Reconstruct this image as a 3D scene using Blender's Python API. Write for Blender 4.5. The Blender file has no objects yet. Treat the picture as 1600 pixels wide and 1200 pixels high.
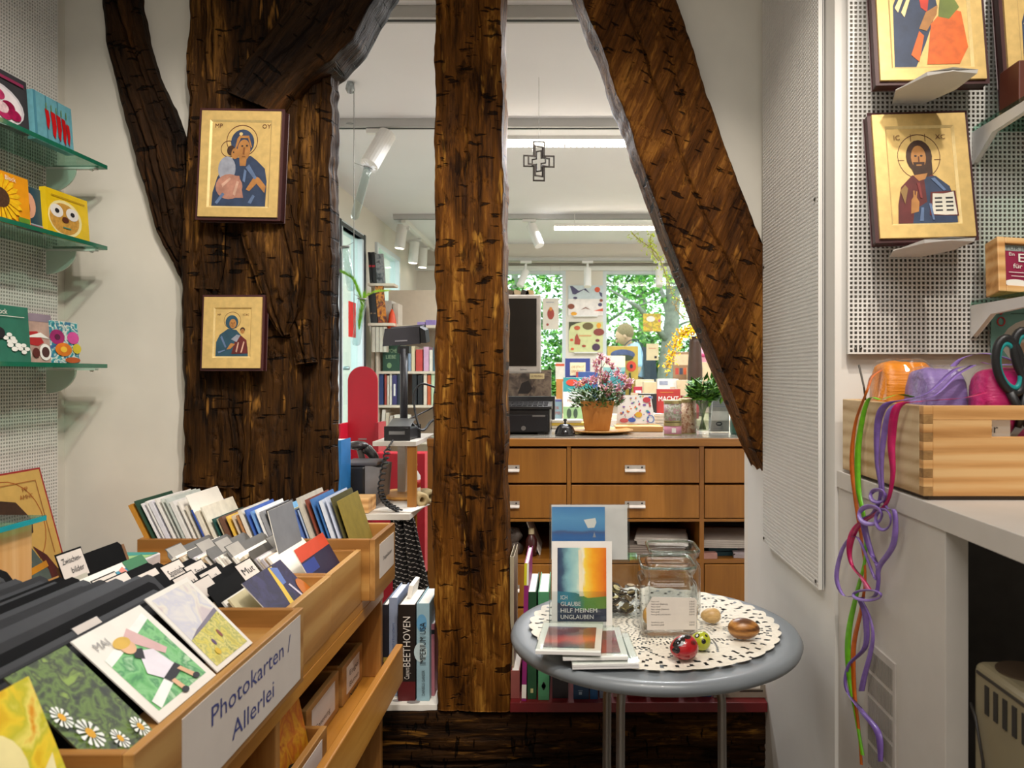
import bpy, math, random
from mathutils import Vector, Matrix, noise as mn
random.seed(7)
SC = bpy.context.scene
COL = SC.collection
F = 1169.0; VX = 890.0; VY = 588.0; CZ = 1.25       # focal length in pixels, principal point, eye height
# ---------------------------------------------------------------- camera
cd = bpy.data.cameras.new('camera'); cam = bpy.data.objects.new('camera', cd); COL.objects.link(cam)
cam.location = (0, 0, CZ); cam.rotation_euler = (math.pi/2, 0, 0)
cd.sensor_width = 36; cd.lens = 36*F/1600; cd.shift_x = (800-VX)/1600; cd.shift_y = -(600-VY)/1600
cd.clip_start = 0.02; cd.clip_end = 200
cd.dof.use_dof = True; cd.dof.focus_distance = 2.0; cd.dof.aperture_fstop = 8.0
SC.camera = cam
# ---------------------------------------------------------------- sky
W = bpy.data.worlds.new('sky'); SC.world = W; W.use_nodes = True
bg = W.node_tree.nodes['Background']; bg.inputs['Color'].default_value = (0.86, 0.95, 1.0, 1); bg.inputs['Strength'].default_value = 2.2
# ---------------------------------------------------------------- room lamps and added fill lights
def area(name, loc, rot, sx, sy, power, col=(1, .955, .91)):
    l = bpy.data.lights.new(name, 'AREA'); l.shape = 'RECTANGLE'; l.size = sx; l.size_y = sy; l.energy = power; l.color = col
    o = bpy.data.objects.new(name, l); COL.objects.link(o); o.location = loc; o.rotation_euler = rot; return o
def spot(name, loc, target, power, angle=70, blend=.6, rad=.03, col=(1, .91, .80)):
    l = bpy.data.lights.new(name, 'SPOT'); l.energy = power; l.spot_size = math.radians(angle); l.spot_blend = blend; l.shadow_soft_size = rad; l.color = col
    o = bpy.data.objects.new(name, l); COL.objects.link(o); o.location = loc
    o.rotation_euler = (Vector(target)-Vector(loc)).to_track_quat('-Z', 'Y').to_euler(); return o
area('front_ceiling_lamp', (-0.1, 0.2, 2.56), (0, 0, 0), 1.6, .5, 15)
area('front_ceiling_lamp_rear', (0.2, -1.1, 2.56), (0, 0, 0), 1.6, .5, 9)
spot('spot_on_left_wall', (-0.35, 0.85, 2.5), (-1.2, 1.85, 1.2), 24, 62)
spot('spot_on_icons', (0.0, 0.7, 2.5), (-0.85, 1.95, 1.15), 34, 55)
spot('spot_on_right_wall', (0.75, 0.55, 2.5), (0.95, 1.45, 1.45), 22, 62)
spot('spot_on_rack', (-0.1, 0.8, 2.5), (-0.7, 1.25, .85), 26, 66)
spot('spot_on_post', (0.25, 0.75, 2.5), (0.05, 1.95, 1.1), 36, 62)
area('back_strip_lamp', (0.25, 3.55, 2.33), (0, 0, 0), 1.5, .06, 34, (.90, .94, 1))
area('back_strip_lamp_far', (0.55, 5.5, 2.32), (0, 0, 0), 1.5, .06, 18, (.95, .96, 1))
area('added_side_fill', (2.0, 4.8, 2.40), (0, 0, 0), .8, 2.0, 30, (.93, .95, 1))  # added light out of view, brightens the shop ceiling by bounce
area('added_counter_fill', (0.1, 2.62, 2.40), (0, 0, 0), 1.6, .2, 9)  # added light without a fixture, brightens the counter front
vs = SC.view_settings; SC.display_settings.display_device = 'sRGB'
vs.view_transform = 'Standard'; vs.look = 'None'; vs.exposure = 0.65; vs.gamma = 1; vs.use_curve_mapping = False

# ================================================================ helpers
def P(x, y, Y):            # point of the place seen at photo pixel (x, y), Y metres in front of the eye
    return Vector(((x-VX)*Y/F, Y, CZ-(y-VY)*Y/F))
def lin(h):
    h = h.lstrip('#'); c = [int(h[i:i+2], 16)/255 for i in (0, 2, 4)]
    return tuple(x/12.92 if x <= .04045 else ((x+.055)/1.055)**2.4 for x in c)
MATS = {}
def nodes(name):
    m = bpy.data.materials.new(name); m.use_nodes = True
    nt = m.node_tree; return m, nt, nt.nodes['Principled BSDF']
def mat(h, rough=.55, metal=0, spec=.5, var=.10, scale=25, bump=0, emit=0, coat=0, sheen=0, sub=0):
    """plain surface of colour h with a little procedural mottling"""
    key = (h, rough, metal, spec, var, scale, bump, emit, coat, sub)
    if key in MATS: return MATS[key]
    m, nt, p = nodes('surface_'+h.lstrip('#')); c = lin(h)
    p.inputs['Roughness'].default_value = rough; p.inputs['Metallic'].default_value = metal
    p.inputs['Specular IOR Level'].default_value = spec; p.inputs['Coat Weight'].default_value = coat
    if sub: p.inputs['Subsurface Weight'].default_value = sub; p.inputs['Subsurface Radius'].default_value = (.01, .006, .004)
    tc = nt.nodes.new('ShaderNodeTexCoord'); nz = nt.nodes.new('ShaderNodeTexNoise'); nz.inputs['Scale'].default_value = scale; nz.inputs['Detail'].default_value = 3
    nt.links.new(tc.outputs['Object'], nz.inputs['Vector'])
    r = nt.nodes.new('ShaderNodeValToRGB'); e = r.color_ramp.elements
    e[0].position = .3; e[1].position = .7
    e[0].color = tuple(x*(1-var) for x in c)+(1,); e[1].color = tuple(min(1, x*(1+var)) for x in c)+(1,)
    nt.links.new(nz.outputs['Fac'], r.inputs['Fac']); nt.links.new(r.outputs['Color'], p.inputs['Base Color'])
    if bump:
        b = nt.nodes.new('ShaderNodeBump'); b.inputs['Strength'].default_value = bump; b.inputs['Distance'].default_value = .004
        nt.links.new(nz.outputs['Fac'], b.inputs['Height']); nt.links.new(b.outputs['Normal'], p.inputs['Normal'])
    if emit: p.inputs['Emission Color'].default_value = c+(1,); p.inputs['Emission Strength'].default_value = emit
    MATS[key] = m; return m
def wood(name, dark, mid, light, axis='Z', stretch=14, scale=9, rough=.5, rot=0, dist=1.2, bump=.25, rings=0, coat=0, contrast=(.3, .52, .74)):
    """grain running along one axis (rot: degrees about Y for slanted timbers)"""
    key = ('wood', name)
    if key in MATS: return MATS[key]
    m, nt, p = nodes(name); N = nt.nodes; L = nt.links
    tc = N.new('ShaderNodeTexCoord'); r0 = N.new('ShaderNodeMapping'); r0.inputs['Rotation'].default_value = (0, math.radians(rot), 0)
    mp = N.new('ShaderNodeMapping'); s = {'X': (1/stretch, 1, 1), 'Y': (1, 1/stretch, 1), 'Z': (1, 1, 1/stretch)}[axis]; mp.inputs['Scale'].default_value = s
    L.new(tc.outputs['Object'], r0.inputs['Vector']); L.new(r0.outputs['Vector'], mp.inputs['Vector'])
    n1 = N.new('ShaderNodeTexNoise'); n1.inputs['Scale'].default_value = scale; n1.inputs['Detail'].default_value = 8; n1.inputs['Roughness'].default_value = .62; n1.inputs['Distortion'].default_value = dist
    n2 = N.new('ShaderNodeTexNoise'); n2.inputs['Scale'].default_value = scale*9; n2.inputs['Detail'].default_value = 4
    for n in (n1, n2): L.new(mp.outputs['Vector'], n.inputs['Vector'])
    mx = N.new('ShaderNodeMath'); mx.operation = 'MULTIPLY_ADD'; mx.inputs[1].default_value = .28; L.new(n2.outputs['Fac'], mx.inputs[0])
    sb = N.new('ShaderNodeMath'); sb.operation = 'SUBTRACT'; sb.inputs[1].default_value = .14; L.new(n1.outputs['Fac'], sb.inputs[0]); L.new(sb.outputs[0], mx.inputs[2])
    src = mx.outputs[0]
    if rings:
        wv = N.new('ShaderNodeTexWave'); wv.wave_type = 'BANDS'; wv.bands_direction = {'X': 'Z', 'Y': 'Z', 'Z': 'X'}[axis]; wv.inputs['Scale'].default_value = rings; wv.inputs['Distortion'].default_value = 5; wv.inputs['Detail'].default_value = 2; wv.inputs['Detail Scale'].default_value = .7
        L.new(mp.outputs['Vector'], wv.inputs['Vector'])
        m2 = N.new('ShaderNodeMath'); m2.operation = 'MULTIPLY_ADD'; m2.inputs[1].default_value = .3; L.new(wv.outputs['Fac'], m2.inputs[0])
        s2 = N.new('ShaderNodeMath'); s2.operation = 'SUBTRACT'; s2.inputs[1].default_value = .15; L.new(src, s2.inputs[0]); L.new(s2.outputs[0], m2.inputs[2]); src = m2.outputs[0]
    r = N.new('ShaderNodeValToRGB'); e = r.color_ramp.elements; e.new(.5)
    for i, (q, h) in enumerate(zip(contrast, (dark, mid, light))): e[i].position = q; e[i].color = lin(h)+(1,)
    L.new(src, r.inputs['Fac']); L.new(r.outputs['Color'], p.inputs['Base Color'])
    b = N.new('ShaderNodeBump'); b.inputs['Strength'].default_value = bump; b.inputs['Distance'].default_value = .006
    L.new(src, b.inputs['Height']); L.new(b.outputs['Normal'], p.inputs['Normal'])
    p.inputs['Roughness'].default_value = rough; p.inputs['Coat Weight'].default_value = coat; p.inputs['Coat Roughness'].default_value = .35
    MATS[key] = m; return m
def glass(h='ffffff', key='clear', refl=1.0, tint=.04):
    k = ('glass', h, key)
    if k in MATS: return MATS[k]
    m = bpy.data.materials.new('glass_'+key); m.use_nodes = True; nt = m.node_tree; nt.nodes.clear(); N = nt.nodes; L = nt.links
    o = N.new('ShaderNodeOutputMaterial'); t = N.new('ShaderNodeBsdfTransparent'); g = N.new('ShaderNodeBsdfGlossy'); f = N.new('ShaderNodeLayerWeight'); mx = N.new('ShaderNodeMixShader'); pw = N.new('ShaderNodeMath'); mu = N.new('ShaderNodeMath')
    t.inputs['Color'].default_value = lin(h)+(1,); g.inputs['Roughness'].default_value = .03; f.inputs['Blend'].default_value = .5
    pw.operation = 'POWER'; pw.inputs[1].default_value = 4; L.new(f.outputs['Facing'], pw.inputs[0])
    mu.operation = 'MULTIPLY_ADD'; mu.inputs[1].default_value = .6*refl; mu.inputs[2].default_value = .035*refl; L.new(pw.outputs[0], mu.inputs[0]); L.new(mu.outputs[0], mx.inputs[0])
    L.new(t.outputs[0], mx.inputs[1]); L.new(g.outputs[0], mx.inputs[2]); L.new(mx.outputs[0], o.inputs['Surface']); MATS[k] = m; return m
def ramp_mat(name, stops, axis='X', lo=0, hi=1, rough=.5, wob=.12, scale=30):
    """print whose colour runs across the sheet (painted artwork), with a brushy wobble"""
    m, nt, p = nodes(name); N = nt.nodes; L = nt.links
    tc = N.new('ShaderNodeTexCoord'); sp = N.new('ShaderNodeSeparateXYZ'); L.new(tc.outputs['Object'], sp.inputs[0])
    nz = N.new('ShaderNodeTexNoise'); nz.inputs['Scale'].default_value = scale; nz.inputs['Detail'].default_value = 5; L.new(tc.outputs['Object'], nz.inputs['Vector'])
    mr = N.new('ShaderNodeMapRange'); mr.inputs['From Min'].default_value = lo; mr.inputs['From Max'].default_value = hi; L.new(sp.outputs[axis], mr.inputs['Value'])
    ma = N.new('ShaderNodeMath'); ma.operation = 'MULTIPLY_ADD'; ma.inputs[1].default_value = wob*2; L.new(nz.outputs['Fac'], ma.inputs[0])
    su = N.new('ShaderNodeMath'); su.operation = 'SUBTRACT'; su.inputs[1].default_value = wob; L.new(mr.outputs[0], su.inputs[0]); L.new(su.outputs[0], ma.inputs[2])
    r = N.new('ShaderNodeValToRGB'); e = r.color_ramp.elements
    while len(e) < len(stops): e.new(.5)
    for i, (q, h) in enumerate(stops): e[i].position = q; e[i].color = lin(h)+(1,)
    L.new(ma.outputs[0], r.inputs['Fac']); L.new(r.outputs['Color'], p.inputs['Base Color']); p.inputs['Roughness'].default_value = rough
    return m
def mottle(name, cols, scale=40, rough=.5, detail=3, dist=.5, kind='noise'):
    """many-coloured printed pattern"""
    k = ('mottle', name)
    if k in MATS: return MATS[k]
    m, nt, p = nodes(name); N = nt.nodes; L = nt.links
    tc = N.new('ShaderNodeTexCoord')
    if kind == 'cells':
        nz = N.new('ShaderNodeTexVoronoi'); nz.inputs['Scale'].default_value = scale; L.new(tc.outputs['Object'], nz.inputs['Vector'])
        sp = N.new('ShaderNodeSeparateColor'); L.new(nz.outputs['Color'], sp.inputs[0]); src = sp.outputs[0]
    else:
        nz = N.new('ShaderNodeTexNoise'); nz.inputs['Scale'].default_value = scale; nz.inputs['Detail'].default_value = detail; nz.inputs['Distortion'].default_value = dist; L.new(tc.outputs['Object'], nz.inputs['Vector']); src = nz.outputs['Fac']
    r = N.new('ShaderNodeValToRGB'); e = r.color_ramp.elements
    while len(e) < len(cols): e.new(.5)
    for i, h in enumerate(cols):
        e[i].position = (i/len(cols) if kind == 'cells' else .32+.36*i/max(1, len(cols)-1)); e[i].color = lin(h)+(1,)
    if kind == 'cells': r.color_ramp.interpolation = 'CONSTANT'
    L.new(src, r.inputs['Fac']); L.new(r.outputs['Color'], p.inputs['Base Color']); p.inputs['Roughness'].default_value = rough
    MATS[k] = m; return m

TXT = {}
def txt(s, bold=False):
    if (s, bold) in TXT: return TXT[(s, bold)]
    c = bpy.data.curves.new('lettering', 'FONT'); c.body = s; c.size = 1; c.resolution_u = 2; c.offset = .012 if bold else 0
    o = bpy.data.objects.new('lettering', c); COL.objects.link(o); bpy.context.view_layer.update()
    me = o.evaluated_get(bpy.context.evaluated_depsgraph_get()).to_mesh()
    v = [tuple(x.co) for x in me.vertices]; f = [tuple(q.vertices) for q in me.polygons]
    o.to_mesh_clear(); bpy.data.objects.remove(o); bpy.data.curves.remove(c)
    x0 = min(a[0] for a in v); x1 = max(a[0] for a in v); y0 = min(a[1] for a in v); y1 = max(a[1] for a in v)
    TXT[(s, bold)] = (v, f, x0, x1, y0, y1); return TXT[(s, bold)]

def rotm(axis, deg): return Matrix.Rotation(math.radians(deg), 4, axis)
def at(*p): return Matrix.Translation(Vector(p))
class B:
    """collects geometry, then links it as one mesh object"""
    def __init__(s, M=None): s.v = []; s.f = []; s.m = []; s.mats = []; s.M = M or Matrix()
    def mi(s, mt):
        if mt not in s.mats: s.mats.append(mt)
        return s.mats.index(mt)
    def add(s, vs_, fs, mt):
        n = len(s.v); k = s.mi(mt); s.v += [s.M @ Vector(a) for a in vs_]
        for f in fs: s.f.append([n+i for i in f]); s.m.append(k)
        return s
    def box(s, x0, x1, y0, y1, z0, z1, mt):
        return s.add([(x, y, z) for x in (x0, x1) for y in (y0, y1) for z in (z0, z1)],
                     [(0, 1, 3, 2), (4, 6, 7, 5), (0, 4, 5, 1), (2, 3, 7, 6), (0, 2, 6, 4), (1, 5, 7, 3)], mt)
    def prism(s, poly, d, mt):
        n = len(poly); d = Vector(d); a = [Vector(p) for p in poly]; b = [p+d for p in a]
        fs = [tuple(range(n)), tuple(range(2*n-1, n-1, -1))]+[(i, (i+1) % n, n+(i+1) % n, n+i) for i in range(n)]
        return s.add(a+b, fs, mt)
    def poly(s, pts, mt): return s.add(pts, [tuple(range(len(pts)))], mt)
    def tube(s, pts, r, mt, n=8, closed=False, flat=None):
        pts = [Vector(p) for p in pts]; k = len(pts); rs = r if isinstance(r, (list, tuple)) else [r]*k
        vs_ = []; up = None
        for i, p in enumerate(pts):
            a = pts[(i-1) % k] if (closed or i > 0) else p; b = pts[(i+1) % k] if (closed or i < k-1) else p
            t = (b-a).normalized() if (b-a).length > 1e-9 else Vector((0, 0, 1))
            if up is None: up = t.orthogonal().normalized()
            up = (up-t*up.dot(t)); up = up.normalized() if up.length > 1e-6 else t.orthogonal().normalized()
            w = t.cross(up)
            for j in range(n):
                an = 2*math.pi*j/n; vs_.append(p+(up*math.cos(an)+w*math.sin(an)*(flat or 1))*rs[i])
        fs = []
        for i in range(k if closed else k-1):
            for j in range(n):
                q = ((i+1) % k)*n; fs.append((i*n+j, i*n+(j+1) % n, q+(j+1) % n, q+j))
        if not closed: fs += [tuple(range(n-1, -1, -1)), tuple((k-1)*n+j for j in range(n))]
        return s.add(vs_, fs, mt)
    def band(s, pts, w, nrm, mt, t=.0006):
        """flat ribbon along pts, w wide; nrm list of side directions or one vector"""
        pts = [Vector(p) for p in pts]; vs_ = []
        for i, p in enumerate(pts):
            d = Vector(nrm[i] if isinstance(nrm, list) else nrm).normalized()
            tt = (pts[min(i+1, len(pts)-1)]-pts[max(i-1, 0)]).normalized(); q = tt.cross(d).normalized()*t
            vs_ += [p-d*w/2-q, p+d*w/2-q, p+d*w/2+q, p-d*w/2+q]
        fs = []
        for i in range(len(pts)-1):
            for j in range(4): fs.append((i*4+j, i*4+(j+1) % 4, i*4+4+(j+1) % 4, i*4+4+j))
        return s.add(vs_, fs, mt)
    def lathe(s, prof, c, mt, n=24, sq=None):
        vs_ = []; c = Vector(c)
        for (r, z) in prof:
            for j in range(n):
                a = 2*math.pi*j/n; x, y = math.cos(a), math.sin(a)
                if sq:
                    k = (abs(x)**sq+abs(y)**sq)**(-1/sq); x *= k; y *= k
                vs_.append(c+Vector((r*x, r*y, z)))
        fs = [(i*n+j, i*n+(j+1) % n, (i+1)*n+(j+1) % n, (i+1)*n+j) for i in range(len(prof)-1) for j in range(n)]
        if prof[0][0] > 1e-6: fs.append(tuple(range(n-1, -1, -1)))
        if prof[-1][0] > 1e-6: fs.append(tuple((len(prof)-1)*n+j for j in range(n)))
        return s.add(vs_, fs, mt)
    def ball(s, c, rx, ry, rz, mt, n=14, m=9):
        c = Vector(c); vs_ = []
        for i in range(m+1):
            t = math.pi*i/m
            for j in range(n): a = 2*math.pi*j/n; vs_.append(c+Vector((rx*math.sin(t)*math.cos(a), ry*math.sin(t)*math.sin(a), rz*math.cos(t))))
        return s.add(vs_, [(i*n+j, (i+1)*n+j, (i+1)*n+(j+1) % n, i*n+(j+1) % n) for i in range(m) for j in range(n)], mt)
    def text(s, t, O, U, V, h, mt, align='l', fit=None, bold=False):
        """lettering with cap height ~h starting at O, along U, up V"""
        v, f, x0, x1, y0, y1 = txt(t, bold); k = h/.69; U = Vector(U).normalized(); V = Vector(V).normalized(); O = Vector(O); kx = k
        if fit: kx = fit/(x1-x0)
        off = {'l': 0, 'c': -(x1-x0)/2, 'r': -(x1-x0)}[align]
        return s.add([O+U*((a[0]-x0+off)*kx)+V*(a[1]*k) for a in v], f, mt)
    def art(s, O, U, V, shapes, e=.0004):
        """flat print: shapes in 0..1 sheet coordinates, stacked a hair apart.  ('r',mat,x0,y0,x1,y1) ('e',mat,cx,cy,rx,ry[,a0,a1]) ('p',mat,pts) ('t',mat,text,x,y,h[,fit])"""
        O = Vector(O); U = Vector(U); V = Vector(V); N = U.cross(V).normalized(); q = 0
        for sh in shapes:
            q += 1; o = O+N*(e*min(q, 6)+.00004*q); mt = sh[1]; W2 = lambda a, b: o+U*a+V*b
            if sh[0] == 'r': x0, y0, x1, y1 = sh[2:6]; s.poly([W2(x0, y0), W2(x1, y0), W2(x1, y1), W2(x0, y1)], mt)
            elif sh[0] == 'e':
                cx, cy, rx, ry = sh[2:6]; a0, a1 = sh[6:8] if len(sh) > 6 else (0, 360); n = 20
                s.poly([W2(cx+rx*math.cos(math.radians(a0+(a1-a0)*i/n)), cy+ry*math.sin(math.radians(a0+(a1-a0)*i/n))) for i in range(n+(0 if a1-a0 == 360 else 1))], mt)
            elif sh[0] == 'p': s.poly([W2(a, b) for a, b in sh[2]], mt)
            elif sh[0] == 'o':       # ring outline
                cx, cy, rx, ry, w = sh[2:7]; n = 28; vs_ = []
                for i in range(n):
                    a = 2*math.pi*i/n; vs_ += [W2(cx+rx*math.cos(a), cy+ry*math.sin(a)), W2(cx+(rx-w)*math.cos(a), cy+(ry-w*rx/max(rx, 1e-6))*math.sin(a))]
                s.add(vs_, [(2*i, 2*((i+1) % n), 2*((i+1) % n)+1, 2*i+1) for i in range(n)], mt)
            elif sh[0] == 't':
                x, y, h = sh[3:6]; fit = sh[6]*U.length if len(sh) > 6 else None
                s.text(sh[2], W2(x, y), U, V, h*V.length, mt, fit=fit, bold=len(sh) > 7)
        return s
    def build(s, name, parent=None, smooth=False, bevel=0, seg=2, local=False, subd=0):
        me = bpy.data.meshes.new(name); me.from_pydata([tuple(a) for a in s.v], [], s.f)
        for m_ in s.mats: me.materials.append(m_)
        me.polygons.foreach_set('material_index', s.m)
        if smooth: me.polygons.foreach_set('use_smooth', [True]*len(me.polygons))
        me.update(); o = bpy.data.objects.new(name, me); COL.objects.link(o)
        if parent is not None:
            o.parent = parent
            if not local and parent.type == 'EMPTY': o.location = -parent.location
        if bevel:
            b = o.modifiers.new('edge', 'BEVEL'); b.width = bevel; b.segments = seg; b.limit_method = 'ANGLE'; b.angle_limit = math.radians(40); b.harden_normals = False
        if subd:
            q = o.modifiers.new('smooth', 'SUBSURF'); q.levels = q.render_levels = subd
        return o
def tag(o, label, cat, group=None, kind=None):
    o['label'] = label; o['category'] = cat
    if group: o['group'] = group
    if kind: o['kind'] = kind
    return o
def struct(o, label=None):
    o['kind'] = 'structure'
    if label: o['label'] = label
    return o
def thing(name, label, cat, loc, group=None):
    e = bpy.data.objects.new(name, None); COL.objects.link(e); e.location = Vector(loc); e.empty_display_size = .05
    return tag(e, label, cat, group)
def dup(root, M, label=None):
    """copy of a thing (built in local coordinates) with its parts, placed at M"""
    r = root.copy(); COL.objects.link(r); r.matrix_world = M
    if label: r['label'] = label
    for ch in root.children:
        c = ch.copy(); COL.objects.link(c); c.parent = r
        for g in ch.children: d = g.copy(); COL.objects.link(d); d.parent = c
    return r
WHITE = mat('e9e6e0', .5, var=.03); PAPER = mat('ece8df', .7, var=.04); BLACK = mat('17171a', .45, var=.1); INK = mat('1c1c22', .6, var=.02)
CHROME = mat('c8c8c8', .25, metal=1, var=.02); STEEL = mat('9a9a9a', .35, metal=1, var=.04); WHITEM = mat('e4e4e2', .35, var=.02)
CLEAR = glass('fafdfb', 'clear', 1.0); GGLASS = glass('d3ece2', 'greenish', .8)
# ================================================================ the setting
PLASTER = mat('d3cfc4', .9, var=.05, scale=6, bump=.35); PLASTER2 = mat('d8d5cf', .9, var=.03, scale=5, bump=.15)
SHOPWALL = mat('ddd6cb', .85, var=.02, scale=4); SHOPCEIL = mat('e6e5e7', .9, var=.015, scale=3); FLOORM = mat('8d8579', .5, var=.15, scale=14)
def slab(name, x0, x1, y0, y1, z0, z1, m, label=None):
    return struct(B().box(x0, x1, y0, y1, z0, z1, m).build(name), label)
slab('floor', -1.6, 3.2, -2.2, 7.3, -.1, 0, FLOORM)
slab('ceiling_front', -1.5, 2.3, -2.1, 2.2, 2.6, 2.7, WHITE)
slab('ceiling_back', -1.6, 3.1, 2.2, 7.3, 2.45, 2.6, SHOPCEIL)
slab('wall_left', -1.5, -1.34, -2.1, 2.17, 0, 2.6, PLASTER)
slab('wall_rear', -1.5, 2.3, -2.2, -2.1, 0, 2.6, PLASTER2)
slab('wall_right_outer', 2.2, 2.3, -2.1, 1.45, 0, 2.6, PLASTER2)
slab('wall_right', .514, 2.3, 1.45, 2.16, 0, 2.6, PLASTER2)
XL = P(478, 0, 2.0).x
slab('wall_beam_left', -1.34, XL, 1.985, 2.16, 0, 2.6, PLASTER)
struct(B().prism([P(x, y, 2.0) for x, y in [(960, -198), (985, -130), (1040, 130), (1110, 330), (1180, 540), (1260, 760), (1280, 760), (1280, -198)]], (0, .14, 0), PLASTER).build('wall_beam_right'))
slab('wall_header', XL, .514, 2.02, 2.15, 2.33, 2.6, PLASTER)
struct(B().box(-.58, .53, 1.99, 2.25, 0, .24, mat('b9b2a4', .9, var=.2, scale=30, bump=.6)).build('wall_plinth'))
# --- shop behind: left wall with door and window openings, back wall with windows, right wall
XB = -1.45
bw = B()
for (y0, y1, z0, z1) in [(2.16, 3.85, 0, 2.45), (3.85, 5.15, 2.25, 2.45), (5.15, 5.57, 0, 2.45), (5.57, 6.32, 2.25, 2.45), (5.57, 6.32, 0, .9), (6.32, 7.1, 0, 2.45)]:
    bw.box(XB-.12, XB, y0, y1, z0, z1, SHOPWALL)
struct(bw.build('wall_shop_left'))
YW = 7.1
wx = [P(x, 0, YW).x for x in (650, 735, 884, 942, 1240)]
bb = B(); bb.box(XB-.12, 3.1, YW, YW+.14, 2.255, 2.45, SHOPWALL); bb.box(XB-.12, 3.1, YW, YW+.14, 0, .95, SHOPWALL)
bb.box(XB-.12, wx[1], YW, YW+.14, .95, 2.255, SHOPWALL); bb.box(wx[2], wx[3], YW, YW+.14, .95, 2.255, SHOPWALL); bb.box(wx[4], 3.1, YW, YW+.14, .95, 2.255, SHOPWALL)
struct(bb.build('wall_back'))
slab('wall_shop_right', 3.0, 3.1, 2.16, 7.1, 0, 2.45, SHOPWALL)
slab('wall_shop_front', .514, 3.1, 2.16, 2.2, 0, 2.6, SHOPWALL)
slab('trim_ceiling', XB, 3.0, YW-.06, YW, 2.25, 2.29, WHITEM)
# windows in the back wall
def window(name, x0, x1, y, z0, z1, axis='x'):
    w = B(); t = .035
    def bx(a0, a1, b0, b1):
        if axis == 'x': w.box(a0, a1, y-.02, y+.06, b0, b1, mat('cfd6da', .4, var=.02))
        else: w.box(y-.06, y+.02, a0, a1, b0, b1, mat('cfd6da', .4, var=.02))
    bx(x0, x1, z0, z0+t); bx(x0, x1, z1-t, z1); bx(x0, x0+t, z0+t, z1-t); bx(x1-t, x1, z0+t, z1-t)
    o = struct(w.build(name))
    g = B()
    if axis == 'x': g.box(x0+t, x1-t, y+.015, y+.021, z0+t, z1-t, glass('f2fbf6', 'window', .5))
    else: g.box(y-.021, y-.015, x0+t, x1-t, z0+t, z1-t, glass('f2fbf6', 'window', .5))
    g.build('pane', o); return o
window('window_1', wx[1], wx[2], YW+.02, .95, 2.255); window('window_2', wx[3], wx[4], YW+.02, .95, 2.255)
window('window_3', 5.57, 6.32, XB, .9, 2.25, 'y')
# glass shop door in the left wall
d = window('door_1', 4.62, 5.13, XB+.02, .02, 2.22, 'y')
window('door_2', 3.88, 4.6, XB+.02, .02, 2.22, 'y')
B().tube([P(546, 580, 4.9)+Vector((dx, 0, dz)) for dx, dz in [(0, .02), (-.05, .02), (-.1, -.02), (-.12, -.1), (-.125, -.2), (-.12, -.3), (-.1, -.36), (-.05, -.39), (0, -.39)]], .013, mat('a9b8c0', .3, metal=.7), 8).build('door_handle', d, True)

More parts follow.
